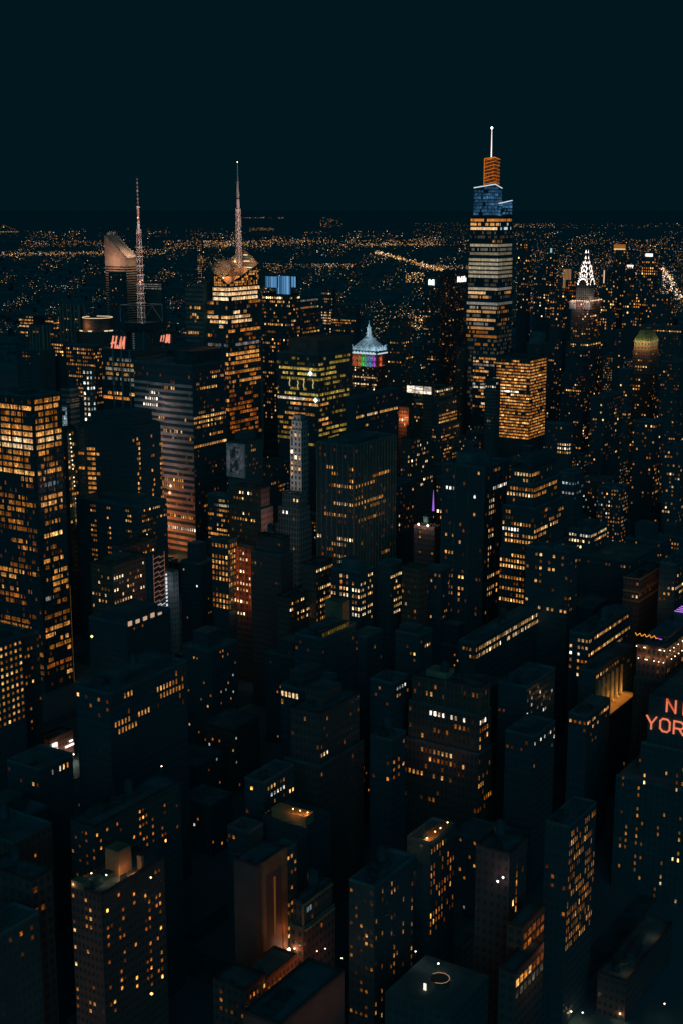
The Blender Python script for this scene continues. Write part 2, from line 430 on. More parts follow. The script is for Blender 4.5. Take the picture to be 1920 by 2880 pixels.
def T(name, label, xC, yC, D, xL, xR, yb, L=None, Rr=None, wall='dark', tiers=(), up=(), cat='building', group=None,
      ww=.58, wh=.48, fh=3.7, wp=2.4, kit=.6, tank=False, piers=None, bands=None, keep=100, base=0.0, minw=10, screen=True):
    """a block whose near roof corner, left end and right end stand at these pixels, D metres ahead"""
    P = at(xC, yC, D)
    Lv = max(minw, slen(P, V2, xL)); Ru = max(minw, slen(P, U2, xR)); zt = P[2]
    root = empty(name, (P[0], P[1], base), label, cat, group, ANG)
    zt -= base
    zrow = lambda y: zat(D, y) - base
    zb = max(0, zrow(yb))
    sL = dict(fh=fh, wp=wp, wh=wh); sL.update(L or {}); sR = dict(fh=fh, wp=wp, wh=wh); sR.update(Rr if Rr is not None else (L or {}))
    b = MB(); rf = MB()
    boxes = [(0, 0, Ru, Lv, zt)]
    for (ow, os, drop) in tiers: boxes.append((-ow, -os, Ru + os * .6, Lv + ow * .6, zt - drop))
    items = []
    for i, (x0, y0, x1, y1, z1) in enumerate(boxes):
        z0 = boxes[i + 1][4] if i + 1 < len(boxes) else 0.0
        if z1 - z0 < .5: continue
        b.box(x0, y0, z0, x1, y1, z1, 0, 1, wp, fh)
        if i == 0: roof_kit(rf, x0, y0, x1, y1, z1, D, kit, seed=int(xC))
        else:
            px0, py0, px1, py1, _ = boxes[i - 1]
            t = .35; pb = MB()
            pb.box(x0, y0, z1, x1, y0 + t, z1 + 1.0); pb.box(x0, y0 + t, z1, x0 + t, y1, z1 + 1.0); PARA.append(pb)
        for face, s, ln in (('W', sL, y1 - y0), ('S', sR, x1 - x0)):
            if s.get('off'): continue
            rows, cw, n = gen_rows(ln, z1, max(z0, zb), s, zrow)
            for (c, k, a, e, col) in rows: items.append((face, x0, y0, cw, s.get('ww', ww), c, k, a, e, col))
    for (fx0, fy0, fx1, fy1, h) in up:
        rf.box(fx0 * Ru, fy0 * Lv, zt, fx1 * Ru, fy1 * Lv, zt + h)
    if kit >= .3 and not up and D < 1150 and Ru > 14 and Lv > 14:     # set-back top storeys
        q = random.Random(int(xC * 7 + yC)); a, c = q.uniform(.12, .3), q.uniform(.15, .35)
        b.box(Ru * a, Lv * c, zt, Ru * q.uniform(.7, .92), Lv * q.uniform(.75, .95), zt + q.choice([2.5, 3.5, 3.7, 7.2]), 0, 1, wp, fh)
    b.build('wall', [facade(wall, ww, wh), ROOF], root)
    ro = rf.build('roof', ROOF if wall in ('dark', 'glass') else plain('roof_' + wall, tuple(c * .45 + .02 for c in WALLCOL[wall]), .9), root)
    for q in PARA: q.build('parapet', ROOF, root)
    PARA.clear()
    for q in PLANT: q.build('plant_unit', METAL, ro)
    PLANT.clear()
    if piers:   # vertical fins: (pitch, width, depth, material)
        pt, pw, pd, pm = piers; q = MB()
        nn = max(1, round(Lv / pt))
        for i in range(nn + 1):
            y = min(Lv - pw, i * Lv / nn); q.box(-pd, y, zb * .9, -.02, y + pw, zt + .6)
        nn = max(1, round(Ru / pt))
        for i in range(nn + 1):
            x = min(Ru - pw, i * Ru / nn); q.box(x, -pd, zb * .9, x + pw, -.02, zt + .6)
        q.build('pier', pm, root)['kind'] = 'stuff'
    if bands:   # horizontal spandrels: (y from, y to, height fraction, depth, material, t_right)
        y0_, y1_, hf, pd, pm = bands; q = MB(); z = zrow(y0_)
        while z > zrow(y1_):
            q.box(-pd, -pd, z, Ru, -.02, z + hf * fh, bottom=True); q.box(-pd, 0, z, -.02, Lv, z + hf * fh, bottom=True); z -= fh
        q.build('spandrel_band', pm, root)['kind'] = 'stuff'
    put_windows(root, items, D, keep)
    if tank: water_tank(root, Ru * .55, Lv * .6, zt)
    if screen: SCREEN.append((min(xL, xC), max(xR, xC), yb, D))
    c = (P[0] + (U2[0] * Ru + V2[0] * Lv) / 2, P[1] + (U2[1] * Ru + V2[1] * Lv) / 2)
    FOOT.append((c[0], c[1], max(Ru, Lv) * .62))
    root['dims'] = [Ru, Lv, zt]
    return root, Ru, Lv, zt

def lamp(label, px, py, D, col=(1, .62, .30), power=600, r=.35, pole=2.0, group=None, name='roof_lamp', strength=30):
    """a small lamp on a post: pole, housing, bulb and its light"""
    p = at(px, py, D)
    root = empty(name, (p[0], p[1], p[2] - pole), label, 'lamp', group)
    b = MB(); b.tube((0, 0, 0), (0, 0, pole), .06, n=5); b.build('pole', METAL, root)
    b = MB(); b.octa((0, 0, pole), r); b.build('bulb', emit('bulb_%.2f_%.2f_%.2f_%d' % (*col, strength), col, strength), root)
    if power:
        l = bpy.data.lights.new('lamp_light', 'POINT'); l.energy = power; l.color = col; l.shadow_soft_size = .3
        o = bpy.data.objects.new('lamp_light', l); COL.objects.link(o); o.parent = root; o.location = (-.3, -1.2, pole - .2)
    return root

def light(p, col, power, soft=.5, parent=None, spot=None, aim=None):  # bare light with no fixture, also used where street glow warms walls
    l = bpy.data.lights.new('flood_glow_light', 'SPOT' if spot else 'POINT'); l.energy = power; l.color = col; l.shadow_soft_size = soft
    o = bpy.data.objects.new('flood_glow_light', l); COL.objects.link(o); o.location = p
    if spot:
        from mathutils import Vector
        l.spot_size = R(spot); l.spot_blend = .6
        o.rotation_euler = (Vector(aim) - Vector(p)).to_track_quat('-Z', 'Y').to_euler()
    if parent: o.parent = parent
    return o

# ------------------------------------------------------------------ setting
g = MB(); g.face([(-60000, -3000, 0), (60000, -3000, 0), (60000, 120000, 0), (-60000, 120000, 0)])
o = g.build('ground', plain('ground', (0.10, 0.22, 0.27), .95, scale=.004)); o['kind'] = 'structure'
def gpt(u, v):   # street grid -> world, origin below the viewer
    return (U2[0] * u + V2[0] * v, U2[1] * u + V2[1] * v)
road = MB()
AVES = [150, 420, 700, 985, 1270, 1420, 1560, 1700, 1850, 2050, 2260]
STS = [-1240 + 80 * i for i in range(30)]
for u in AVES:
    q = [gpt(u - 9, -1300), gpt(u + 9, -1300), gpt(u + 9, 1400), gpt(u - 9, 1400)]
    road.face([(x, y, .008) for x, y in q])
o = road.build('avenue', plain('asphalt', (0.02, 0.13, 0.16), .9)); o['kind'] = 'structure'
road = MB()
for v in STS:
    q = [gpt(0, v - 5), gpt(2400, v - 5), gpt(2400, v + 5), gpt(0, v + 5)]
    road.face([(x, y, .004) for x, y in q])
o = road.build('street', plain('asphalt', (0.02, 0.13, 0.16), .9)); o['kind'] = 'structure'
def off(p=.06, pf=.14, pp=.3, b=.55, pal='amber', **k):
    d = dict(st='rows', p=p, pf=pf, pp=pp, b=b, pal=pal); d.update(k); return d
def res(p=.12, b=.45, pal='amber', **k):
    d = dict(st='rand', p=p, b=b, pal=pal, coh=.22, sig=.7); d.update(k); return d
OFF = dict(off=True)
def loc(root, P):
    dx, dy = P[0] - root.location[0], P[1] - root.location[1]
    return (dx * U2[0] + dy * U2[1], dx * V2[0] + dy * V2[1], P[2] - root.location[2])
def wpt(root, p):
    return (root.location[0] + U2[0] * p[0] + V2[0] * p[1], root.location[1] + U2[1] * p[0] + V2[1] * p[1], root.location[2] + p[2])
def sub(root, part, xC, yC, D, xL, xR, yb, L=None, Rr=None, wall='glass', fh=4, wp=3, ww=.8, wh=.6, mat=None, keep=40):
    """a further block of a building as a part of it, placed like T"""
    P = at(xC, yC, D); x0, y0, zt = loc(root, P)
    Lv = max(2, slen(P, V2, xL)); Ru = max(2, slen(P, U2, xR)); zb = zat(D, yb)
    b = MB(); b.box(x0, y0, zb, x0 + Ru, y0 + Lv, zt, 0, 1, wp, fh)
    o = b.build(part, [mat or facade(wall, ww, wh), ROOF], root)
    items = []
    for face, s, ln in (('W', L, Lv), ('S', Rr if Rr is not None else L, Ru)):
        if not s or s.get('off'): continue
        s2 = dict(fh=fh, wp=wp, wh=wh); s2.update(s)
        rows, cw, n = gen_rows(ln, zt, zb, s2, lambda y: zat(D, y))
        for (c, k, a, e, col) in rows: items.append((face, x0, y0, cw, s2.get('ww', ww), c, k, a, e, col))
    if items: put_windows(root, items, D, keep)
    return x0, y0, zb, x0 + Ru, y0 + Lv, zt

GLYPH = {   # strokes on a unit box
    'N': [((0, 0), (0, 1)), ((0, 1), (1, 0)), ((1, 0), (1, 1))],
    'E': [((0, 0), (0, 1)), ((0, 1), (1, 1)), ((0, .5), (.8, .5)), ((0, 0), (1, 0))],
    'W': [((0, 1), (.25, 0)), ((.25, 0), (.5, .8)), ((.5, .8), (.75, 0)), ((.75, 0), (1, 1))],
    'Y': [((0, 1), (.5, .42)), ((1, 1), (.5, .42)), ((.5, .42), (.5, 0))],
    'O': [((.25, 0), (0, .2)), ((0, .2), (0, .8)), ((0, .8), (.25, 1)), ((.25, 1), (.75, 1)), ((.75, 1), (1, .8)), ((1, .8), (1, .2)), ((1, .2), (.75, 0)), ((.75, 0), (.25, 0))],
    'R': [((0, 0), (0, 1)), ((0, 1), (.75, 1)), ((.75, 1), (1, .82)), ((1, .82), (1, .6)), ((1, .6), (.75, .45)), ((.75, .45), (0, .45)), ((.55, .45), (1, 0))],
    'K': [((0, 0), (0, 1)), ((1, 1), (.05, .45)), ((.3, .6), (1, 0))],
    'H': [((0, 0), (.0, 1)), ((1, 0), (1, 1)), ((-.25, .45), (1.1, .58))],
    'M': [((0, 0), (.12, 1)), ((.12, 1), (.42, .12)), ((.42, .12), (.80, 1)), ((.80, 1), (1, 0))],
    '&': [((.9, 0), (.15, .75)), ((.15, .75), (.4, 1)), ((.4, 1), (.6, .75)), ((.6, .75), (0, .3)), ((0, .3), (.3, 0)), ((.3, 0), (.9, .45))],
    't': [((.4, 0), (.4, 1)), ((0, .7), (.9, .7))], 'L': [((0, 1), (0, 0)), ((0, 0), (.9, 0))],
    'i': [((.5, 0), (.5, .65)), ((.5, .85), (.5, 1))], 'f': [((.3, 0), (.3, .85)), ((.3, .85), (.8, 1)), ((0, .6), (.8, .6))],
    'e': [((0, .35), (.9, .35)), ((.9, .35), (.8, .65)), ((.8, .65), (.2, .65)), ((.2, .65), (0, .35)), ((0, .35), (.2, 0)), ((.2, 0), (.9, .05))],
}
def letter(root, ch, face, c0, a, z, wd, ht, th, depth, mats, slant=0.0):
    """letter standing just off a facade; a = left edge along the facade as read"""
    b = MB()
    for i, ((u0, v0), (u1, v1)) in enumerate(GLYPH[ch]):
        p, q = (u0 * wd + slant * v0 * ht, v0 * ht), (u1 * wd + slant * v1 * ht, v1 * ht)
        L = math.dist(p, q) or 1; dx, dy = (q[0] - p[0]) / L, (q[1] - p[1]) / L
        e = th * .42
        p = (p[0] - dx * e, p[1] - dy * e); q = (q[0] + dx * e, q[1] + dy * e)
        nx, ny = -dy * th / 2, dx * th / 2
        quad = [(p[0] + nx, p[1] + ny), (q[0] + nx, q[1] + ny), (q[0] - nx, q[1] - ny), (p[0] - nx, p[1] - ny)]
        d0 = depth + i * .03
        def P(s, t, d):
            return (c0[0] - d, c0[1] - a - s, z + t) if face == 'W' else (c0[0] + a + s, c0[1] - d, z + t)
        fr = [P(s, t, d0) for s, t in quad]; bk = [P(s, t, d0 - .5) for s, t in quad]
        b.face(fr, i % len(mats)); b.face(bk[::-1], i % len(mats))
        for k in range(4): b.face([fr[k], fr[(k + 1) % 4], bk[(k + 1) % 4], bk[k]], i % len(mats))
    return b.build('letter', mats, root)

# ================================================================== landmark: tapering blue-crowned glass supertall
root, Ru, Lv, zt = T('glass_supertall', 'tallest tower, glowing blue glass crown, orange lantern top and white spire',
    1402, 612, 1855, 1322, 1440, 1170,
    L=dict(p=.4, pf=0, pp=0, b=.06, pal='beige', fh=5.5, wp=2.2, m=.6, merge=6, coh=.3, sig=.18, wh=.62, var=.45, rows=[
        (617, 0, 1, 'orange', .7, .8), (630, 0, 1, 'amber', .8, .75), (644, .05, 1, 'warm', 1.0, .97), (674, .1, .6, 'amber', .35, .4),
        (688, 0, 1, 'beige', .42, 1), (700, 0, 1, 'grey', .14, .6), (712, 0, 1, 'beige', .22, 1), (723, 0, 1, 'beige', .36, 1), (735, 0, 1, 'beige', .40, 1),
        (746, 0, 1, 'beige', .40, 1), (758, 0, 1, 'beige', .42, 1), (770, 0, 1, 'beige', .38, 1), (781, 0, 1, 'beige', .40, 1),
        (816, 0, 1, 'beige', .42, 1), (828, .4, 1, 'warm', .9, .95), (839, .2, 1, 'warm', .5, .6), (849, .1, 1, 'warm', .7, .9), (860, 0, 1, 'grey', .30, .95),
        (871, 0, .9, 'beige', .3, .85), (882, 0, 1, 'warm', .5, .85), (893, .3, 1, 'grey', .12, .5), (901, 0, 1, 'warm', .6, .92), (913, .2, .9, 'grey', .22, .6),
        (922, .1, .95, 'warm', .5, .85), (932, .1, 1, 'amber', .2, .5), (942, 0, 1, 'amber', .35, .6), (953, .5, 1, 'amber', .2, .4), (968, .1, .7, 'amber', .25, .5)]),
    Rr=dict(p=.35, pf=0, pp=0, b=.05, pal='beige', fh=5.5, wp=2.2, m=.6, merge=6, coh=.3, sig=.18, wh=.62, var=.45, rows=[
        (617, 0, .9, 'orange', .5, .7), (630, 0, .8, 'cool', .5, .4), (644, 0, .9, 'cool', .8, .45), (674, 0, .3, 'amber', .3, .5), (688, 0, 1, 'beige', .26, 1), (700, 0, 1, 'grey', .14, .6),
        (712, 0, 1, 'beige', .15, 1), (723, 0, 1, 'beige', .22, 1), (735, 0, 1, 'beige', .22, 1), (746, 0, 1, 'beige', .22, 1), (758, 0, 1, 'beige', .22, 1),
        (770, 0, 1, 'beige', .16, 1), (781, 0, 1, 'beige', .20, 1), (816, 0, 1, 'grey', .22, 1), (828, .5, 1, 'amber', .5, .8), (849, 0, .8, 'amber', .5, .6),
        (860, 0, 1, 'grey', .14, 1), (871, 0, .8, 'amber', .2, .5), (882, 0, .7, 'amber', .25, .5), (901, 0, .7, 'amber', .3, .5), (913, 0, .6, 'amber', .2, .4)]),
    wall='glass', tiers=((1.5, 1.0, 52), (3, 2, 110)), ww=.94, wh=.8, fh=5.5, wp=2.2, kit=0, cat='skyscraper', keep=95)
WL = emit('led_white', (.72, .86, 1), .95)
OL = emit('led_orange', (1, .25, .02), .8)
def slant_block(part, xC, yC, D, xL, xR, yb, dl, dr, spec, fh, wp, wh, ww, strip, sr, taper=0.0):
    """crown block whose roof falls away from its near corner by dl (west end) and dr (south end) metres"""
    P = at(xC, yC, D); a, c, zt_ = loc(root, P); lv, ru, zb = slen(P, V2, xL), slen(P, U2, xR), zat(D, yb); e = taper
    A, B_, C_, E_ = (a, c), (a + ru, c), (a + ru, c + lv), (a, c + lv)
    hA, hB, hC, hE = zt_, zt_ - dr, zt_ - dr - dl, zt_ - dl
    b = MB(); n1, n2 = round(ru / wp), round(lv / wp)
    def q(p, r, hp, hr, n): b.face([(*p, zb), (*r, zb), (*r, hr), (*p, hp)], 0, [(0, 0), (n, 0), (n, (hr - zb) / fh), (0, (hp - zb) / fh)])
    q(A, B_, hA, hB, n1); q(B_, C_, hB, hC, n2); q(C_, E_, hC, hE, n1); q(E_, A, hE, hA, n2)
    b.face([(*A, hA), (*B_, hB), (*C_, hC), (*E_, hE)]); blk = b.build(part, facade('glass', ww, wh), root)
    its = []
    for face, ln, dd in (('W', lv, dl), ('S', ru, dr)):
        rows, cw, n = gen_rows(ln, zt_ - dd * .5, zb, dict(spec, fh=fh, wp=wp, wh=wh, m=.3), None)
        for (k, m_, z0, z1, col) in rows:
            if z1 < zt_ - dd * (k + m_) * cw / ln: its.append((face, a, c, cw, ww, k, m_, z0, z1, col))
    put_windows(root, its, D, 40)
    b = MB()
    for p, r, hp, hr in ((A, B_, hA, hB), (A, E_, hA, hE)): b.tube((*p, hp), (*r, hr), sr, n=4)
    b.build('led_strip', strip, blk)
    return a, c, zb, a + ru, c + lv, zt_
blue = dict(st='rows', pf=.9, pp=.1, p=.5, b=.12, pal='blue', merge=5, coh=.3, sig=.55, var=.9)
x0, y0, zb_, x1, y1, z1 = slant_block('crown_block', 1391, 518, 1858, 1331, 1411, 612, 4.4, 5.0, blue, 4.2, 2.0, .8, .75, WL, .62)
u0, v0, wb_, u1, v1, w1 = slant_block('crown_block', 1412, 570, 1858, 1401, 1439, 612, 1.0, -3.0, dict(blue, b=.18), 4.2, 2.0, .75, .75, WL, .55)
b = MB(); b.tube((u1, v0, w1 + 3), (u1, v1, w1 + 2), .5, n=4); b.tube((u0, v1, w1 - 1), (u1, v1, w1 + 2), .5, n=4); b.build('led_strip', WL, root)
p0, q0, zb2, p1, q1, z2 = slant_block('lantern', 1390, 442, 1868, 1361, 1404, 520, 1.5, 2.5, dict(st='rows', pf=.9, pp=.1, p=.6, b=.15, pal='orange', coh=.3, merge=3), 3.4, 1.3, .8, .6, OL, .4)
b = MB()
nz_ = 8
for k in range(nz_):
    z = zb2 + (k + .5) * (z2 - zb2) / nz_
    b.tube((p0 - .5, q1, z - 1.6), (p0 - .5, q0 - .5, z + 1.6), .30, n=4); b.tube((p0, q0 - .5, z + 1.4), (p1, q0 - .5, z - .2), .16, n=4)
b.tube((p0 - .4, q1, z2 - 1.5), (p0 - .4, q1, zb2), .35, n=4)
b.build('led_strip', OL, root)
cx_, cy_, cz_ = loc(root, at(1379.5, 447, 1874)); tipz = zat(1874, 362)
SW = emit('spire_white', (1, .93, .86), 1.6)
b = MB(); s_ = MB(); n_ = 15
for k in range(n_):
    za, zc = cz_ + (tipz - cz_) * k / n_, cz_ + (tipz - cz_) * (k + .78) / n_
    r_ = 1.35 - .75 * k / n_
    s_.tube((cx_, cy_, za), (cx_, cy_, cz_ + (tipz - cz_) * (k + 1) / n_), r_ * .7, n=6)
    b.tube((cx_ - .8, cy_ - .3, za), (cx_ - .6, cy_ - .5, zc), r_ * .62, n=5)
sp_ = s_.build('spire', STEEL, root); b.build('spire_lamp', SW, sp_)
b = MB(); b.octa((cx_, cy_, tipz + 1), 2.0); b.build('beacon', emit('beacon_white', (1, .97, .92), 8), sp_)

# ================================================================== landmark: faceted tower with lit lattice spire
D_ = 1367
rowsW = [(823, 0, 1, 'warm', 1.05, 1), (836.5, 0, 1, 'warm', 1.1, 1), (812, 0, 1, 'warm', .9, 1)]
root, Ru, Lv, zt = T('faceted_tower', 'faceted glass tower with bright pinkish lattice spire and folded lit crown',
    643, 806, D_, 599, 730, 1245,
    L=dict(only=True, fh=4.75, wp=1.6, m=.5, merge=8, coh=.3, sig=.2, wh=.62, rows=[
        (813, 0, 1, 'warm', 1.1, 1), (826.5, 0, 1, 'warm', 1.2, 1), (840, 0, 1, 'warm', 1.3, 1)]),
    Rr=dict(only=True, fh=4.75, wp=1.6, m=.5, merge=8, coh=.3, sig=.2, wh=.62, rows=[
        (813, 0, 1, 'warm', 1.0, 1), (826.5, 0, .93, 'warm', 1.0, 1), (840, .1, .93, 'warm', 1.15, 1)]),
    wall='glass', ww=.9, wh=.62, fh=4.75, wp=1.6, kit=0, cat='skyscraper')
low = dict(fh=4.6, wp=2.8, m=.4, merge=4, wh=.62, sig=.35)
sub(root, 'lower_block', 641, 846, D_ - 2, 571, 732, 1245,
    L=dict(low, st='rows', pf=.05, pp=.2, p=.06, b=.5, pal='amber', rows=[(866, 0, .1, 'amber', .6, .5), (880, .2, 1, 'amber', .6, .35), (892, 0, 1, 'warm', .9, .93), (905, 0, .75, 'warm', .85, .95), (918, .2, .4, 'warm', .7, .8),
        (945, 0, 1, 'amber', .4, .3), (962, 0, 1, 'amber', .2, .2), (975, 0, 1, 'grey', .12, .7), (1004, 0, 1, 'amber', .75, .8), (1018, 0, 1, 'amber', .6, .6), (1034, 0, 1, 'orange', .5, .8), (1050, 0, .7, 'orange', .6, .5)]),
    Rr=dict(low, st='rows', pf=.3, pp=.35, p=.12, b=.45, pal='amber', rows=[(862, .4, .8, 'amber', .7, .5), (878, .15, .6, 'warm', .8, .5), (890, 0, .7, 'warm', .85, .8), (906, .1, .8, 'warm', .9, .92),
        (925, 0, 1, 'amber', .1, .1), (940, 0, 1, 'amber', .1, .1), (966, .2, .95, 'grey', .16, .9), (980, .3, .9, 'amber', .3, .5), (1004, 0, .95, 'amber', .7, .9), (1016, 0, .95, 'amber', .65, .8),
        (1040, .1, .6, 'amber', .7, .5), (1062, 0, .9, 'amber', .3, .5), (1104, 0, .9, 'orange', 0.26, 0.45), (1117, 0, .9, 'orange', 0.29, 0.55), (1128, 0, .9, 'orange', 0.26, 0.45), (1140, 0, .9, 'orange', 0.26, 0.45), (1151, 0, .9, 'orange', 0.32, 0.75),
        (1162, 0, .9, 'orange', 0.29, 0.65), (1173, 0, .9, 'orange', 0.26, 0.55), (1185, 0, .9, 'orange', 0.26, 0.55), (1197, 0, .9, 'orange', 0.26, 0.55), (1209, 0, .9, 'orange', 0.26, 0.55), (1221, 0, .9, 'orange', 0.26, 0.55)]),
    fh=4.6, wp=2.8, wh=.62, keep=55)
# louvred west wing whose top edge climbs to the tower
P1 = loc(root, at(571, 792, D_ + 6)); P0 = at(571, 792, D_ + 6); wl = slen(P0, V2, 521)
zr, zl = zat(D_ + 6, 792), zat(D_ + 6 + wl * .539, 812); xw, yw = P1[0], P1[1]
b = MB(); q = MB()
b.face([(xw, yw + wl, 0), (xw, yw, 0), (xw, yw, zr), (xw, yw + wl, zl)]); b.face([(xw, yw, 0), (xw + 26, yw, 0), (xw + 26, yw, zr + 3), (xw, yw, zr)])
b.face([(xw, yw, zr), (xw + 26, yw, zr + 3), (xw + 26, yw + wl, zl + 3), (xw, yw + wl, zl)])
b.face([(xw + 26, yw + wl, 0), (xw, yw + wl, 0), (xw, yw + wl, zl), (xw + 26, yw + wl, zl + 3)])
b.build('louvred_wing', facade('dim', .95, .45), root)
zlow = zat(D_, 965); z = zlow; items = []
while z < zl + 8:
    t = 1 if z < zl else (zr - z) / (zr - zl)
    if t > 0.1: q.box(xw - .5, yw, z, xw - .02, yw + wl * min(1, t), z + 2.3, bottom=True)
    z += 4.6
q.build('louvre_band', plain('louvre', (.17, .22, .22), .7), root)['kind'] = 'stuff'
for (y, segs) in ((866, (.1, .75)), (886, (.3, .6)), (893, (.05, .65)), (903, (.3, .5)), (937, (.1, .8))):
    z = zat(D_ + 6, y)
    for c in range(int(wl / 2.8)):
        if segs[0] < c * 2.8 / wl < segs[1] and rng.random() < .55: items.append(('W', xw - .45, yw, 2.8, .75, c, 1, z - 1.4, z + 1.3, pal('amber', rng.uniform(.35, .9))))
put_windows(root, items, D_, 12)
# folded crown screens, inner drum, lamps
za = zt; ze, zw_, zf = zat(D_ + Ru * .842, 741), zat(D_ + Lv * .539, 764), zat(D_ + Ru * .842 + Lv * .539, 697)
def screen(b, a, c, z0a, z0c, th=.6):
    dx, dy = c[0] - a[0], c[1] - a[1]; l = math.hypot(dx, dy); nx, ny = -dy / l * th, dx / l * th
    u = max(1, round(l / 2.0)); ha, hc = (z0a - za) / 2.4, (z0c - za) / 2.4
    b.face([(a[0], a[1], za), (c[0], c[1], za), (c[0], c[1], z0c), (a[0], a[1], z0a)], 0, [(0, 0), (u, 0), (u, hc), (0, ha)])
    b.face([(c[0] + nx, c[1] + ny, za), (a[0] + nx, a[1] + ny, za), (a[0] + nx, a[1] + ny, z0a), (c[0] + nx, c[1] + ny, z0c)], 0, [(u, 0), (0, 0), (0, ha), (u, hc)])
    b.face([(a[0], a[1], z0a), (c[0], c[1], z0c), (c[0] + nx, c[1] + ny, z0c), (a[0] + nx, a[1] + ny, z0a)], 0)
cs = facade('brown', .82, .8)
[c for c in root.children if c.name.startswith('wall')][0].data.materials[1] = plain('crown_deck', (.42, .27, .2), .9)
for a, c, h0, h1 in (((0, 0), (Ru, 0), za + 2, ze), ((0, Lv), (0, 0), zw_, za + 2), ((Ru, 0), (Ru, Lv), ze, zf), ((Ru, Lv), (0, Lv), zf, zw_)):
    b = MB(); screen(b, a, c, h0, h1); b.build('crown_screen', cs, root)
items = []
for k in range(16):      # lit panes of the crown screens
    z = za + .4 + k * 2.4
    for c in range(int(Ru / 2.2)):
        if z + 2 < za + 2 + (ze - za - 2) * (c * 2.2) / Ru and rng.random() < (.75 if c * 2.2 / Ru < .3 or z > za + 9 else .55): items.append(('S', 0, 0, 2.2, .8, c, 1, z, z + 1.9, pal('amber', rng.uniform(.25, .9))))
    for c in range(int(Lv / 2.2)):
        if z + 2 < za + 2 + (zw_ - za - 2) * (c * 2.2) / Lv and rng.random() < .8: items.append(('W', 0, 0, 2.2, .8, c, 1, z, z + 1.9, pal('amber', rng.uniform(.35, 1.0))))
put_windows(root, items, D_, 20)
b = MB()
b.box(Ru * .25, Lv * .3, za, Ru * .8, Lv * .8, za + 9); b.box(Ru * .45, Lv * .5, za + 9, Ru * .85, Lv * .9, za + 17)
b.build('plant_drum', plain('plant_wall', (.42, .27, .2), .8), root)
b = MB()
for k in range(4):
    f = .35 + .14 * k; zz = za + 10 + 6.2 * k
    b.box(Ru - 1.6, Lv * f * .9, zz, Ru - 1.2, Lv * .93, zz + .8, bottom=True)
b.build('crown_strip_light', emit('strip_warm', (1, .66, .36), 1.6), root)
for p in ((Ru * .12, Lv * .55, za + 8), (Ru * .5, Lv * .18, za + 5), (Ru * .9, Lv * .35, za + 12), (Ru * .72, Lv * .93, za + 22)):
    b = MB(); b.octa(p, .8); b.build('crown_lamp', emit('bulb_warm', (1, .62, .28), 6), root)
    light((p[0], p[1], p[2] + 1), (1, .48, .16), 5200, 1, root)
# spire
sx, sy, sz0 = loc(root, at(673, 752, D_ + 28)); DS = D_ + 28
prof = [(752, 7.8), (585, 5.4)]
b = MB(); nb = 13
ys = [752 + (585 - 752) * i / nb for i in range(nb + 1)]
def ring(y, wpx): r_ = wpx / F * DS * .80; z = zat(DS, y); return [(sx - r_, sy - r_, z), (sx + r_, sy - r_, z), (sx + r_, sy + r_, z), (sx - r_, sy + r_, z)]
for i in range(nb):
    w0, w1_ = 7.8 + (5.2 - 7.8) * i / nb, 7.8 + (5.2 - 7.8) * (i + 1) / nb
    A, B_ = ring(ys[i], w0), ring(ys[i + 1], w1_)
    for k in range(4):
        b.tube(A[k], B_[k], .34, n=4, cap=False); b.tube(A[k], A[(k + 1) % 4], .2, n=4, cap=False)
        b.tube(A[k], B_[(k + 1) % 4], .27, n=4, cap=False)
        if k < 2: b.tube(A[(k + 1) % 4], B_[k], .22, n=4, cap=False)
    if i % 2 == 0: light((sx, sy, (A[0][2] + B_[0][2]) / 2), (1, .66, .56), 640, .4, root)
    light((sx - 5, sy - 6, (A[0][2] + B_[0][2]) / 2), (1, .62, .5), 480, .4, root)
zz = [zat(DS, y) for y in (585, 560, 536, 513, 457)]
b.prism([(sx + 1.9 * cos(i * pi / 2), sy + 1.9 * sin(i * pi / 2)) for i in range(4)], zz[0], zz[1], scale_top=.85)
b.prism([(sx + 1.6 * cos(.5 + i * pi / 2), sy + 1.6 * sin(.5 + i * pi / 2)) for i in range(4)], zz[1] + 1, zz[2], scale_top=.8)
b.tube((sx, sy, zz[2]), (sx, sy, zz[3]), 1.1, 1.0, n=6); b.tube((sx, sy, zz[3]), (sx, sy, zz[4]), .55, .28, n=5)
b.box(sx - 1.4, sy - 1.4, zz[3], sx + 1.4, sy + 1.4, zz[3] + .5, bottom=True)
b.build('spire', plain('spire_steel', (.72, .62, .58), .45), root)
for k in range(9):
    z = zz[0] + (zz[4] - zz[0]) * (k + .3) / 9; light((sx - 4, sy - 5, z), (1, .66, .56), 330 if k < 4 else 90, .4, root)
b = MB(); b.octa((sx, sy, zz[4] + .4), .7); b.build('beacon', emit('bulb_warm', (1, .62, .28), 6), root)
# steam drifting off the crown
m, t_, o_ = newmat('steam_vapour')
pv = N(t_, 'ShaderNodeVolumePrincipled'); pv.inputs['Color'].default_value = (.9, .85, .8, 1)
tc = N(t_, 'ShaderNodeTexCoord'); nz = N(t_, 'ShaderNodeTexNoise'); nz.inputs['Scale'].default_value = .14; nz.inputs['Detail'].default_value = 3
t_.links.new(tc.outputs['Object'], nz.inputs['Vector'])
mr = N(t_, 'ShaderNodeMapRange'); mr.inputs[1].default_value = .45; mr.inputs[2].default_value = .7; mr.inputs[3].default_value = 0; mr.inputs[4].default_value = .22
t_.links.new(nz.outputs['Fac'], mr.inputs[0]); t_.links.new(mr.outputs[0], pv.inputs['Density']); t_.links.new(pv.outputs[0], o_.inputs['Volume'])
st = MB(); c = at(622, 752, D_ + 12)
ic = [(cos(2 * pi * i / 8), sin(2 * pi * i / 8)) for i in range(8)]
prev = None
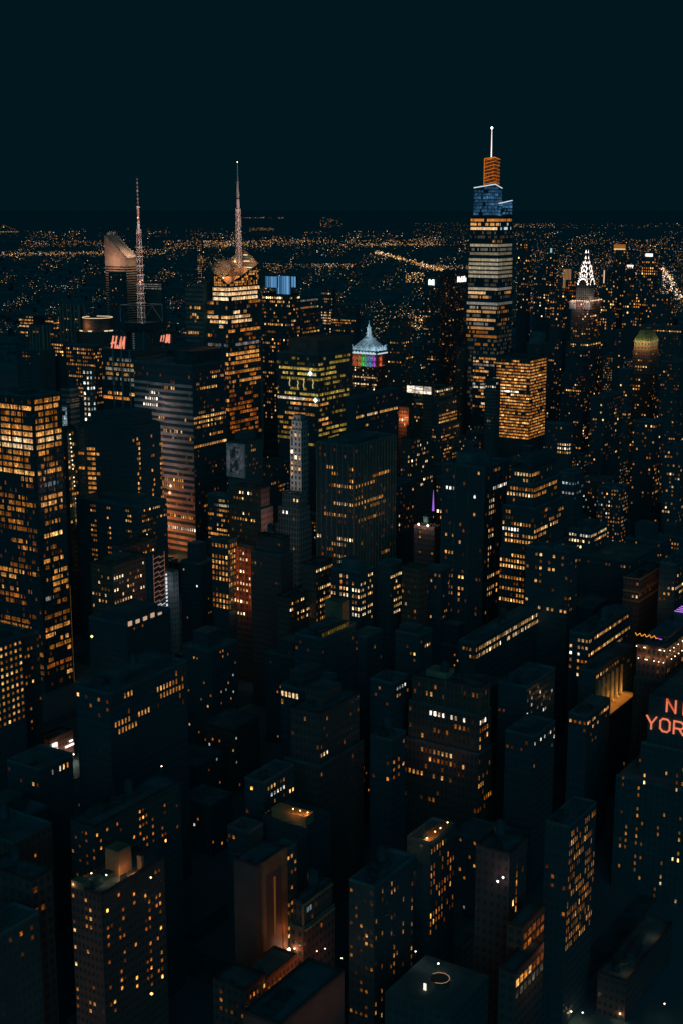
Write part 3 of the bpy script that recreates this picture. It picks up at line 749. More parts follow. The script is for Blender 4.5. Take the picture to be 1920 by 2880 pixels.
for k in range(7):
    f = k / 6; rr = 10.5 * sin(pi * (.08 + .86 * f)); z = -10 + 20 * f
    cur = [(ic[i][0] * rr, ic[i][1] * rr, z) for i in range(8)]
    if prev:
        for i in range(8): st.face([prev[i], prev[(i + 1) % 8], cur[(i + 1) % 8], cur[i]])
    else: st.face(cur[::-1])
    prev = cur
st.face(prev)
o = st.build('steam', m); o.location = c; tag(o, 'steam puff lit orange beside the folded crown below the lattice spire', 'steam')

# ================================================================== landmark: slant roofed tower
D_ = 2600
P = at(356, 725, D_); root = empty('slant_roof_tower', (P[0], P[1], 0), 'bronze lit office tower with a steep slanted roof and striped shaft', 'skyscraper', None, ANG)
Lv, Ru, z0 = slen(P, V2, 296), slen(P, U2, 384), P[2]; zt = zat(D_ + Lv * .539, 663)
FOOT.append((P[0], P[1], 50)); SCREEN.append((296, 386, 880, D_))
b = MB(); yk = Lv * .9
b.face([(0, Lv, 0), (0, 0, 0), (0, 0, z0), (0, yk, zt), (0, Lv, zt)]); b.face([(Ru, 0, 0), (Ru, Lv, 0), (Ru, Lv, zt), (Ru, yk, zt), (Ru, 0, z0)])
b.face([(0, 0, 0), (Ru, 0, 0), (Ru, 0, z0), (0, 0, z0)]); b.face([(Ru, Lv, 0), (0, Lv, 0), (0, Lv, zt), (Ru, Lv, zt)])
b.build('wall', plain('aluminium_panel', (.56, .38, .29), .6, var=.2), root)
b = MB(); b.face([(-1, -1, z0 + .3), (Ru + 1, -1, z0 + .3), (Ru + 1, yk, zt + .3), (-1, yk, zt + .3)]); b.face([(-1, yk, zt + .3), (Ru + 1, yk, zt + .3), (Ru + 1, Lv, zt + .3), (-1, Lv, zt + .3)])
b.build('roof', plain('roof_metal', (.5, .38, .32), .4, var=.3, scale=.05), root)
b = MB()
b.tube((-1.2, -1.2, z0 + .3), (-1.2, yk, zt + .5), 1.0, n=4); b.tube((Ru + 1.2, -1.2, z0 + .3), (Ru + 1.2, yk, zt + .5), 1.0, n=4)
for k in range(9): b.box(Ru * .1 * k + 3, Lv * .93, zt + .3, Ru * .1 * k + 5, Lv * .95, zt + rng.uniform(4, 9))
b.build('roof_rail', BANDT, root)
b = MB(); z = zat(D_, 748)
while z > zat(D_, 930): b.box(-.4, -.4, z - 3.4, Ru, -.02, z - 1.2, bottom=True); b.box(-.4, 0, z - 3.4, -.02, Lv, z - 1.2, bottom=True); z -= 4.6
b.build('window_band', plain('band_glass', (.015, .04, .05), .2), root)['kind'] = 'stuff'
for k in range(3):
    light((Ru * (.2 + .3 * k), -1.5, z0 + 8), (1, .72, .50), 12000, 1, root)
light((-26, Lv * .5, z0 - 10), (1, .6, .42), 26000, 3, root); light((Ru * .5, -30, z0 - 16), (1, .7, .45), 12000, 3, root)

# ================================================================== landmark: art deco tower with triangular lamp crown
D_ = 2115
root, Ru, Lv, zt = T('art_deco_tower', 'art deco tower with white triangular lamps in stacked arches on its crown', 1655, 849, D_, 1606, 1690, 1150,
    L=res(.16, .6, 'amber', rows=[(893, .1, .5, 'warm', .9, .9), (938, .1, .4, 'warm', .9, .9), (970, 0, .8, 'amber', .8, .9), (985, 0, .6, 'amber', .5, .4), (1040, 0, .7, 'warm', .9, .8)]),
    Rr=res(.12, .5, 'amber', rows=[(893, .1, .6, 'warm', .9, .9), (970, 0, .8, 'amber', .7, .8)]), wall='brown', ww=.55, wh=.6, fh=3.8, wp=3.4, tiers=((6, 4, 62),), kit=0, cat='skyscraper', keep=40)
P = wpt(root, (0, 0, zt))
# upper shaft
bx0, by0 = Ru * .16, Lv * .14; bw = min(Ru, Lv) * .74
zs = zat(D_ + 10, 806)
b = MB(); b.box(bx0, by0, zt, bx0 + bw, by0 + bw, zs, 0, 0, 3.4, 3.8); b.build('upper_shaft', facade('grey', .45, .6), root)
cxx, cyy = bx0 + bw / 2, by0 + bw / 2
tiers_ = [(10.2, 0), (8.6, 8.5), (7.4, 17), (5.9, 25.5), (3.7, 34), (2.5, 43), (1.6, 52)]
def arch(hw, z, n=10): return [(hw * cos(pi * i / n), z + 1.25 * hw * sin(pi * i / n)) for i in range(n + 1)]
lampW = emit('crown_triangle', (1, .82, .72), 2.6)
b = MB(); lm = MB()
for k, (hw, dz) in enumerate(tiers_):
    zc = zs + dz - (2 if k else 0); prof_ = arch(hw, zc + 2)
    dp = hw + .9
    for ax in (0, 1):
        def Q(s, d, z): return (cxx + d, cyy + s, z) if ax == 0 else (cxx + s, cyy + d, z)
        front = [Q(s, -dp, z) for s, z in prof_] + [Q(-hw, -dp, zc - 3), Q(hw, -dp, zc - 3)]
        back = [Q(s, dp, z) for s, z in prof_] + [Q(-hw, dp, zc - 3), Q(hw, dp, zc - 3)]
        b.face(front); b.face(back[::-1])
        for i in range(len(prof_) - 1): b.face([front[i], front[i + 1], back[i + 1], back[i]])
    nl = [8, 6, 5, 5, 3, 1, 1][k]; hs = [4.2, 4.6, 5.0, 4.4, 4.2, 5.2, 5.4][k]
    for ax in (0, 1):
        for i in range(nl):
            a = pi * (i + .5) / nl if nl > 1 else pi / 2
            rr = hw * .80 if nl > 1 else hw * .2
            s, z = rr * cos(a), zc + 2 + 1.25 * rr * sin(a) - .3
            a2 = pi / 2 + (a - pi / 2) * .45
            ox, oz = cos(a2), sin(a2); tx, tz = -oz, ox
            tri = [(s + tx * hs * .30 - ox * hs * .35, z + tz * hs * .30 - oz * hs * .35), (s - tx * hs * .30 - ox * hs * .35, z - tz * hs * .30 - oz * hs * .35), (s + ox * hs * .6, z + oz * hs * .6)]
            d = dp + .15
            lm.face([(cxx - d, cyy + p[0], p[1]) if ax == 0 else (cxx + p[0], cyy - d, p[1]) for p in tri])
b.tube((cxx, cyy, zs + 56), (cxx, cyy, zs + 92), 1.4, .2, n=6)
ac_ = b.build('arched_crown', plain('steel_cladding', (.16, .17, .16), .35, metal=.3), root)
lm.build('crown_lamp', lampW, ac_)['kind'] = 'stuff'
for c in ((-4, Lv - 3), (-3, 2), (Ru * .3, -3), (Ru * .75, -3)):
    light((c[0], c[1], zt + 2), (1, .66, .46), 1700, 1, root)
for (a, c) in ((-1.5, Lv - 7), (-1.5, -1.5), ):
    b = MB(); b.box(a, c, zt - 12, a + 10, c + 10, zt + .8, 0, 0, 4, 8); b.build('corner_block', facade('pale', .3, .3), root)
    light((a - 6, c - 6, zt - 5), (1, .70, .54), 2600, 1, root)
b = MB()
for k in range(10): b.octa((-1.2, Lv * (k + .5) / 10, zt + 1.2), .9, pal('warm', 1.6 if rng.random() < .7 else .5))
for k in range(8): b.octa((Ru * (k + .5) / 8, -1.2, zt + 1.2), .9, pal('warm', 1.6))
for f in b.c: pass
b.build('ledge_lamp', emit('bulb_ledge', (1, .66, .4), 2.2), root)['kind'] = 'stuff'

# ================================================================== landmark: ornate pyramid roof with rainbow bays
D_ = 2127
root, Ru, Lv, zt = T('rainbow_lit_tower', 'ornate tower with blue-white pyramid roof, lantern and rainbow-lit arcade', 1058, 988, D_, 987, 1086, 1102,
    L=dict(res(.1, .6, 'warm'), m=22, rows=[(1029, .0, .7, 'warm', 1.0, .8), (1037, .1, 1, 'amber', .5, .5), (1065, 0, 1, 'warm', .9, .97), (1085, 0, 1, 'warm', 1, .9), (1091, 0, 1, 'warm', .6, .5)]),
    Rr=dict(res(.05, .3), m=22), wall='brown', ww=.6, wh=.6, fh=3.6, wp=2.9, kit=0)
pale = plain('copper_white', (.62, .66, .66), .6, var=.25, scale=.3)
b = MB(); b.box(-1.6, -1.6, zt - 5.5, Ru + 1.6, Lv + 1.6, zt, bottom=True)
for k in range(18): b.box(-2.2, Lv * k / 18, zt - 5.3, -1.61, Lv * (k + .5) / 18, zt - 2.5, bottom=True)
co_ = b.build('cornice', pale, root)
cx, cy = Ru / 2, Lv / 2
def rect(sx_, sy_): return [(cx - sx_, cy - sy_), (cx + sx_, cy - sy_), (cx + sx_, cy + sy_), (cx - sx_, cy + sy_)]
b = MB(); prof_ = [(0, 1.04), (3.5, .92), (9, .68), (14, .46), (18, .27), (21, .20)]
for (h0, s0), (h1, s1) in zip(prof_, prof_[1:]):
    A, B_ = rect(Ru / 2 * s0, Lv / 2 * s0), rect(Ru / 2 * s1, Lv / 2 * s1)
    for i in range(4): b.face([(*A[i], zt + h0), (*A[(i + 1) % 4], zt + h0), (*B_[(i + 1) % 4], zt + h1), (*B_[i], zt + h1)])
b.build('pyramid_roof', plain('roof_copper', (.46, .54, .58), .5, var=.5, scale=.25), root)
b = MB()
def ngon(r, n=8): return [(cx + r * cos(2 * pi * i / n + pi / 8), cy + r * sin(2 * pi * i / n + pi / 8)) for i in range(n)]
for r, h0, h1, sc in ((5.6, 20, 22, 1), (4.3, 22, 26, 1), (5.2, 26, 27.2, 1), (3.6, 27.2, 33.5, 1), (4.3, 33.5, 34.6, 1), (2.6, 34.6, 38, .6), (1.3, 38, 41, .4)): b.prism(ngon(r), zt + h0, zt + h1, scale_top=sc)
b.tube((cx, cy, zt + 40), (cx, cy, zt + 45), .5, .1)
b.build('lantern', pale, root)
b = MB()
for k in range(7):
    y = Lv * (k + .5) / 7; b.box(1.0, y - 1.2, zt, 3.4, y + 1.2, zt + 4.5); b.prism([(1.0, y - 1.4), (3.4, y - 1.4), (3.4, y + 1.4), (1.0, y + 1.4)], zt + 4.5, zt + 6.5, scale_top=.1)
    if k % 2: b.box(7.5, y * .6 + Lv * .2 - .7, zt + 11, 9, y * .6 + Lv * .2 + .7, zt + 14)
for k in range(4):
    x = Ru * (k + .5) / 4; b.box(x - 1.2, 1.0, zt, x + 1.2, 3.4, zt + 4.5); b.prism([(x - 1.4, 1.0), (x + 1.4, 1.0), (x + 1.4, 3.4), (x - 1.4, 3.4)], zt + 4.5, zt + 6.5, scale_top=.1)
for (x, y) in ((0, 0), (0, Lv - 2), (Ru - 2, 0)): b.box(x, y, zt, x + 2, y + 2, zt + 8)
b.build('dormer', pale, root)['kind'] = 'stuff'
CW = (.62, .84, 1)
for k in range(4): light((-1.2, Lv * (k + .5) / 4, zt + 3.2), CW, 2300, .5, root)
for k in range(3): light((Ru * (k + .5) / 3, -1.2, zt + 3.2), CW, 2000, .5, root)
for k in range(3): light((4, Lv * (.25 + .25 * k), zt + 7), CW, 700, .5, root)
cl = MB()
for k in range(24): cl.box(-2.5, Lv * (k + .15) / 24, zt - 5.2, -2.21, Lv * (k + .85) / 24, zt - 3.2 + .8 * (k % 3), 0, 0, bottom=True)
for k in range(10): cl.box(Ru * (k + .15) / 10, -2.0, zt - 5.2, Ru * (k + .85) / 10, -1.61, zt - 3.4, 0, 0, bottom=True)
cl.build('cornice_lamp', emit('cornice_white', (.74, .9, 1), .85), co_)['kind'] = 'stuff'
for h in (26, 34, 41): light((cx - 9, cy - 7, zt + h), CW, 2600, .5, root)
bays = [(.75, .12, 1), (.22, .5, 1), (.3, .85, 1), (.15, 1, .08), (1, .36, .03), (1, .16, .02), (1, .10, .03)]
b = MB()
for k in range(8):
    y = min(Lv - 1.2, Lv * k / 7); b.box(-1.6, y, zt - 24, -.02, y + 1.4, zt - 5.5, bottom=True)
b.box(-1.6, -1.6, zt - 25, Ru, -.02, zt - 24, bottom=True); b.box(-1.6, 0, zt - 25, -.02, Lv, zt - 24, bottom=True)
b.build('arcade_pier', plain('limestone_light', (.5, .46, .4), .8), root)['kind'] = 'stuff'
for k in range(7):
    y0_, y1_ = Lv * k / 7 + 1.4, min(Lv, Lv * (k + 1) / 7)
    b = MB(); b.box(-.3, y0_, zt - 24, -.03, y1_, zt - 5.6, 0, 0, (y1_ - y0_) / 2, 4.6); b.build('arcade_bay', facade('pale', .42, .55), root)
    for h in (-22, -12): light((-2.0, (y0_ + y1_) / 2, zt + h), bays[k], 800, .3, root)
b = MB(); b.box(Ru * .25, -.3, zt - 24, Ru * .55, -.03, zt - 5.6, 0, 0, 3, 4.6); b.build('arcade_bay', facade('pale', .42, .55), root)
for h in (-22, -13): light((Ru * .4, -2.0, zt + h), (1, .13, .02), 800, .3, root)

# ================================================================== landmark: mansard roofed tower
D_ = 1600
root, Ru, Lv, zt = T('mansard_tower', 'square tower with floodlit green-gold mansard roof', 1828, 989, D_, 1778, 1851, 1290,
    L=res(.12, .6, 'amber', rows=[(1022, .1, .8, 'warm', .9, .6), (1036, .1, .8, 'amber', .8, .6), (1055, .3, .9, 'amber', .8, .5)]), Rr=res(.1, .5), wall='brown', ww=.5, fh=3.7, wp=3.2, tiers=((5, 4, 26), (9, 8, 70)), kit=0)
cx, cy = Ru / 2, Lv / 2
b = MB(); b.box(1, 1, zt, Ru - 1, Lv - 1, zt + 11, 0, 0, 4, 5); b.build('attic_wall', facade('tan', .35, .5), root)
b = MB(); A, B_ = rect(Ru / 2, Lv / 2), rect(Ru * .26, Lv * .26); z_a, z_b = zt + 11, zt + 24
for i in range(4):
    b.face([(*A[i], z_a), (*A[(i + 1) % 4], z_a), (*B_[(i + 1) % 4], z_b), (*B_[i], z_b)])
b.face([(*p, z_b) for p in B_])
for i in range(9): b.tube((-.2 + .26 * Ru * 0, Lv * (i + .5) / 9, z_a + .3), (cx - Ru * .26, cy + Lv * .52 * ((i + .5) / 9 - .5), z_b + .2), .3, n=4)
b.build('mansard_roof', plain('copper_green', (.34, .36, .16), .6, var=.4, scale=.3), root)
for k in range(4): light((-4, Lv * (k + .5) / 4, z_a - 1), (1, .86, .40), 700, .5, root); light((-3.5, Lv * (k + .5) / 4, zt + 1.5), (1, .50, .14), 210, .4, root)
for k in range(3): light((Ru * (k + .5) / 3, -4, z_a - 1), (1, .86, .40), 520, .5, root); light((Ru * (k + .5) / 3, -3.5, zt + 1.5), (1, .50, .14), 140, .4, root)

# ================================================================== landmark: sign tower with mast
D_ = 1285
root, Ru, Lv, zt = T('sign_tower', 'tower with red rooftop lettering, round drum and striped broadcast mast', 380, 988, D_, 286, 470, 1145,
    L=dict(only=True, fh=4.6, wp=1.6, m=2, merge=6, wh=.6, sig=.5, coh=.35, rows=[(1012, .1, .75, 'grey', .16, .8), (1024, 0, 1, 'warm', .35, .7), (1036, 0, 1, 'grey', .3, .75), (1049, 0, 1, 'beige', .25, .7), (1062, 0, 1, 'warm', .4, .7), (1074, 0, 1, 'grey', .2, .6),
      (1086, 0, .8, 'grey', .1, .3), (1112, 0, 1, 'amber', .8, .6), (1124, .2, 1, 'orange', .7, .8)]), Rr=OFF, wall='glass', ww=.85, wh=.6, fh=4.6, wp=1.6, kit=0, cat='skyscraper')
b = MB()
for px in (319, 343, 366):
    l_ = slen(wpt(root, (0, 0, zt)), V2, px); b.box(-1.2, l_ - .5, zat(D_, 1160), -.02, l_ + .5, zt + 1)
b.build('pier', plain('pier_grey', (.30, .38, .42), .6), root)
b = MB(); px_, py_, pz_ = loc(root, at(398, 926, D_ + 22)); n = 16; rr = 10.8
b.prism([(px_ + rr * cos(2 * pi * i / n), py_ + rr * sin(2 * pi * i / n)) for i in range(n)], zt - 2, pz_, cu=3, cv=3.5); b.build('drum', facade('dark', .4, .4), root)
b = MB()
for k in range(9): b.box(px_ - rr - .4, py_ - 1 + .5, pz_ - 4 - 2.2 * k, px_ - rr + .4, py_ + 1.2, pz_ - 3.2 - 2.2 * k, bottom=True)
b.build('drum_slot', emit('slot_grey', (.5, .6, .6), .18), root)['kind'] = 'stuff'
fx, fy, fz = loc(root, at(399, 906, D_ + 24)); zf0, zf1, zf2 = zat(D_ + 24, 926), zat(D_ + 24, 905), zat(D_ + 24, 857); hw = 14
b = MB(); b.box(fx - hw, fy - hw, zf0, fx + hw, fy + hw, zf1, bottom=True); b.build('platform', METAL, root)
b = MB()
cn = [(fx - hw, fy - hw), (fx + hw, fy - hw), (fx + hw, fy + hw), (fx - hw, fy + hw)]
for i in range(4):
    a, c = cn[i], cn[(i + 1) % 4]
    b.tube((*a, zf1), (*a, zf2), .35, n=4); b.tube((*a, zf2), (*c, zf2), .35, n=4); b.tube((*a, zf1), ((a[0] + c[0]) / 2, (a[1] + c[1]) / 2, zf2), .25, n=4)
    b.tube((*a, zf0 - 18), (*a, zf0), .3, n=4); b.tube((*a, zf0), (a[0] * .7 + c[0] * .3, a[1] * .7 + c[1] * .3, zf0 - 8), .25, n=4)
b.build('frame', plain('frame_steel', (.32, .35, .36), .5), root)
mast = MB(); redw = [plain('mast_red', (.62, .32, .26), .5), plain('mast_white', (.78, .70, .66), .5)]
def zy(y): return zat(D_ + 24, y)
for i, (ya, yb_) in enumerate(zip(range(905, 655, -13), range(892, 642, -13))):
    w0 = 2.5 - 1.0 * i / 19; w1_ = 2.5 - 1.0 * (i + 1) / 19; A = [(fx + sx_ * w0, fy + sy_ * w0, zy(ya)) for sx_, sy_ in ((-1, -1), (1, -1), (1, 1), (-1, 1))]
    B_ = [(fx + sx_ * w1_, fy + sy_ * w1_, zy(yb_)) for sx_, sy_ in ((-1, -1), (1, -1), (1, 1), (-1, 1))]
    for k in range(4):
        mast.tube(A[k], B_[k], .27, n=4, mat=i % 2, cap=False); mast.tube(A[k], B_[(k + 1) % 4], .2, n=4, mat=i % 2, cap=False); mast.tube(A[k], A[(k + 1) % 4], .2, n=4, mat=1, cap=False)
    if 2 < i < 17 and i % 2 == 0:
        for k in range(4): mast.box(A[k][0] - 1.6, A[k][1] - 1.6, A[k][2], A[k][0] + .6, A[k][1] + .6, A[k][2] + 1.2, 1, bottom=True)
    light((fx - 5, fy - 5, zy(ya - 5)), (1, .72, .64), 330 if i > 1 else 100, .4, root)  # bare light added beside the mast to stand for city glow
for (ya, yb_, r_, mt) in ((658, 622, 1.3, 1), (622, 618, .9, 0), (618, 585, 1.2, 0), (585, 580, 2.0, 1)): mast.tube((fx, fy, zy(ya)), (fx, fy, zy(yb_)), r_, n=8, mat=mt)
mast.tube((fx, fy, zy(582)), (fx, fy, zy(508)), .5, .35, n=5, mat=0)
for k in range(7): mast.tube((fx, fy, zy(572 - 11 * k)), (fx, fy, zy(567 - 11 * k)), 1.2, .8, n=6, mat=k % 2)
for y in range(650, 500, -16): light((fx - 4, fy - 4, zy(y)), (1, .72, .64), 300 if y > 580 else 140, .4, root)
mo_ = mast.build('broadcast_mast', redw, root)
for (x_, z_) in ((-1.6, 792), (1.5, 788), (-2, 612)):
    b = MB(); b.octa((fx + x_ - 1, fy - 2, zy(z_)), .65); b.build('mast_lamp', emit('bulb_red', (1, .35, .25), 5), mo_)
HM = emit('neon_coral', (1, .30, .19), 1.0)
def sign_box(px, py, D, wid, hgt):
    x_, y_, z_ = loc(root, at(px, py, D)); b = MB(); b.box(x_ + .3, y_ - wid, z_ - hgt, x_ + 6, y_ + 1, z_ + 3, bottom=True); sign_box.o = b.build('sign_box', METAL, root); return x_, y_, z_ - hgt
x_, y_, z_ = sign_box(312, 941, D_ + 30, 19, 15)
letter(sign_box.o, 'H', 'W', (x_, y_), 0.6, z_ + 1.2, 4.2, 12.2, 1.5, .5, [HM], .24)
letter(sign_box.o, '&', 'W', (x_, y_), 6.9, z_ + 1.2, 2.6, 3.8, 1.1, .5, [HM], .1)
letter(sign_box.o, 'M', 'W', (x_, y_), 9.8, z_ + .8, 6.2, 12.5, 1.4, .5, [HM], .24)
x_, y_, z_ = sign_box(450, 938, D_ + 60, 16, 9)
for i, (a, h_) in enumerate(((0.4, 6.0), (3.4, 6.6), )): 
    b = MB(); q = [(a, 0), (a + 1.3, 0), (a + 1.3 + 1.8, h_), (a + 1.8, h_)]
    fr = [(x_ - .5, y_ - s, z_ + 1.2 + t) for s, t in q]; bk = [(x_ - .1, y_ - s, z_ + 1.2 + t) for s, t in q]
    b.face(fr); [b.face([fr[k], fr[(k + 1) % 4], bk[(k + 1) % 4], bk[k]]) for k in range(4)]; b.build('letter', HM, sign_box.o)
letter(sign_box.o, 'M', 'W', (x_, y_), 7.6, z_ + 1.0, 4.2, 7.0, 1.6, .5, [HM], .2)
# ================================================================== broad slab with roof signs
D_ = 2026
root, Ru, Lv, zt = T('sign_slab_tower', 'broad dark slab with a glowing white corner emblem and white name at its roofline', 1236, 770, D_, 1189, 1322, 1100,
    L=res(.05, .5, 'warm', rows=[(842, .5, .75, 'warm', .8, .6), (880, .1, 1, 'amber', .5, .5), (942, .1, .9, 'amber', .3, .6), (1010, .2, .9, 'orange', .8, .9)]),
    Rr=res(.035, .5, 'amber', rows=[(880, .5, .8, 'amber', .6, .6), (948, .2, .5, 'amber', .6, .5)]), wall='dark', ww=.6, fh=3.7, wp=2.6, kit=.4, cat='skyscraper', keep=30)
x_ = 0; y_ = slen(wpt(root, (0, 0, zt)), V2, 1204)
GW = emit('sign_green_white', (.80, 1, .84), 2.2)
b = MB(); fr = [(-.6, y_ - s, zt - 17 + t) for s, t in ((0, .5), (.3, 8.2), (2.2, 8.6), (4.6, 6.6), (7.2, 8.6), (9.4, 8.4), (9.6, .2), (5, .6))]
b.face(fr); bk = [(-.1, p[1], p[2]) for p in fr]
for k in range(len(fr)): b.face([fr[k], fr[(k + 1) % 8], bk[(k + 1) % 8], bk[k]])
b.build('emblem', GW, root)
xs = slen(wpt(root, (0, 0, zt)), U2, 1285); SL = emit('sign_white', (1, .90, .84), 1.7)
for i, (ch, a, wd, ht) in enumerate((('M', 0, 6, 7), ('e', 7.6, 2.6, 6.6), ('t', 11.2, 2.2, 6.6), ('L', 14.4, 3.2, 7), ('i', 18.2, 1.4, 6.8), ('f', 20.6, 2.6, 7), ('e', 24.2, 2.6, 6.6))):
    letter(root, ch, 'S', (xs, 0), a, zt - 14 + .25 * 0, wd, ht, 1.5, .5, [SL])

# ================================================================== upper left, behind
T('office_block', 'dark slim tower standing in front of the bronze slant roofed tower', 345, 768, 2300, 306, 353, 890, L=res(.02, .3), Rr=OFF, wall='dark', kit=.2)
T('slab_building', 'long low greenish lit slab building right of the mast', 455, 797, 2700, 399, 462, 818, L=dict(only=True, fh=4.2, wp=4, m=.3, merge=9, wh=.4, sig=.2, rows=[(800, 0, 1, 'grey', .22, 1), (804, 0, 1, 'grey', .25, 1), (808, 0, 1, 'grey', .2, 1), (812, 0, 1, 'grey', .2, 1)]), Rr=OFF, wall='dim', kit=0)
T('apartment_tower', 'slim tower dotted with white lights left of the lattice spire', 568, 683, 3200, 555, 573, 800, L=res(.75, .55, 'warm', wp=5, fh=4.4, ww=.4, wh=.4), Rr=res(.3, .5, wp=5, fh=4.4), wall='dark', kit=0, minw=8)
T('office_block', 'wide low office block with four bright yellow floors at far left', 150, 888, 2000, 54, 166, 955, L=off(.05, .2, .5, .6, fh=4.6, wh=.45, rows=[(900, 0, .9, 'amber', .7, .9), (908, 0, 1, 'amber', .9, .95), (916, .3, .95, 'amber', .9, .95), (925, .55, 1, 'warm', 1.1, .97)]), Rr=off(.05, .3, .3), wall='dark', kit=.5, tiers=((6, 3, 42),))
T('office_tower', 'grey tower of slender vertical piers with one amber lit floor', 222, 860, 1850, 169, 227, 985, L=off(.01, 0, 0, rows=[(896, .1, 1, 'amber', .7, .85), (930, .6, .7, 'amber', .8, 1)]), Rr=OFF, wall='dark', piers=(7.5, 1.2, 1.4, plain('pier_grey_warm', (.36, .30, .27), .8)), kit=.3)
# round roofed building
D_ = 1750
p = at(275, 893, D_); root = empty('round_roof_building', (p[0], p[1], 0), 'round building with a glowing white roof rim and brownish drum', 'building', None, ANG)
n = 24; rr = 19; zt = p[2]
b = MB(); b.prism([(rr * cos(2 * pi * i / n), rr * sin(2 * pi * i / n)) for i in range(n)], zt - 16, zt, 0, 1); b.prism([(27 * cos(2 * pi * i / n), 27 * sin(2 * pi * i / n)) for i in range(n)], 0, zt - 16, 0, 1)
b.build('wall', [facade('brown', .5, .3), ROOF], root)
b = MB()
for i in range(n):
    if i in (3, 4): continue
    a, c = 2 * pi * i / n, 2 * pi * (i + 1) / n; b.tube((rr * cos(a), rr * sin(a), zt + .4), (rr * cos(c), rr * sin(c), zt + .4), .34, n=4)
b.build('rim_light', emit('rim_warm', (1, .74, .46), 1.0), root)
b = MB()
for k in (11, 13, 16, 17): a = 2 * pi * k / n; c = a + .2; b.tube((26.6 * cos(a), 26.6 * sin(a), zt - 15), (26.6 * cos(c), 26.6 * sin(c), zt - 15), .7, n=4)
b.build('terrace_lamp', emit('rim_warm', (1, .74, .46), 1.0), root)
light((-27, 2, zt - 9), (1, .55, .2), 2500, 1, root)
SCREEN.append((228, 322, 930, D_)); FOOT.append((p[0], p[1], 30))
T('masonry_tower', 'dark pier faced masonry tower with a stepped crown at far left', 121, 916, 1480, 84, 128, 1030, L=off(.03, 0, .05), Rr=OFF, wall='dim', piers=(5.5, .9, 1, plain('pier_grey_warm', (.36, .30, .27), .8)), tiers=((8, 4, 26),), up=((.2, .2, .8, .8, 9),), kit=0)
T('office_block', 'small block with two bright amber floors below the slender pier tower', 178, 962, 1500, 146, 184, 1010, L=off(.1, .4, .4, .7, rows=[(974, 0, 1, 'amber', .9, .9), (988, 0, 1, 'amber', .9, .85)]), Rr=OFF, wall='dark', kit=.2)
T('office_block', 'broad dark block with dotted amber rows left of the red lettering', 268, 975, 1420, 186, 288, 1145, L=off(.18, .3, .5, .45, fh=4.1, wp=2.6, ww=.55, rows=[(985, .1, 1, 'amber', .5, .85), (1004, 0, 1, 'amber', .4, .6), (1096, .2, .7, 'amber', .7, .9), (1108, .2, .8, 'amber', .7, .7)]), Rr=off(.1, .3, .4), wall='dark', kit=.4)
T('apartment_tower', 'slim tower with columns of cool white square windows', 252, 1036, 1240, 232, 259, 1195, L=res(.6, .75, 'white', wp=4.2, fh=4.8, ww=.5, wh=.5), Rr=res(.5, .5, 'cool', wp=3.5, fh=4.8), wall='stone', kit=.2, minw=7)
root, Ru, Lv, zt = T('glass_tower', 'grey banded glass tower with a pale bluish lit panel on its side', 196, 1100, 1240, 171, 222, 1205, L=off(.02, 0, 0, rows=[(1134, .1, .6, 'warm', 1.0, .7)]), Rr=off(.02, 0, 0, rows=[(1135, .2, 1, 'warm', 1.0, .7), (1146, 0, 1, 'warm', 1.0, .9)]), wall='dark', bands=(1100, 1210, .4, .5, SLAB), kit=.3, fh=5)
P = at(173, 1142, 1235); x0, y0, z0 = loc(root, P); yl = slen(P, (-V2[0], -V2[1]), 191); zb = zat(1235, 1202)
b = MB(); b.box(x0 - 1, y0 - yl, zb, x0, y0, z0, 0, 0, 4, 4, bottom=True); b.build('panel_frame', METAL, root)
put_windows(root, [('W', x0 - 1.1, y0 - yl, yl / 4, .94, c, 1, z0 - 4 * (r + 1) + .3, z0 - 4 * r - .3, pal('cool', rng.uniform(.28, .5))) for c in range(4) for r in range(5) if not (r in (1, ) and c > 0)], 1240)
# narrow hotel with bulbs
root, Ru, Lv, zt = T('hotel_tower', 'narrow tower with a vertical string of bright bulbs and warm rooms', 188, 1208, 1010, 179, 214, 1480, L=res(.12, .4, wp=2.4), Rr=res(.4, .5, 'amber', wp=2.2, fh=4.2, ww=.7), wall='dim', kit=.3, minw=9)
BL = emit('bulb_string', (1, .66, .36), 3)
for k in range(22):
    if k in (9, 13, 14): continue
    b = MB(); z = zt - 4 - k * 3.3; b.octa((Ru * (.22 + .022 * k), -1.2, z), .62); b.tube((Ru * (.22 + .022 * k), -.02, z), (Ru * (.22 + .022 * k), -1.2, z), .1, n=4, mat=1); b.build('bulb', [BL, METAL], root)

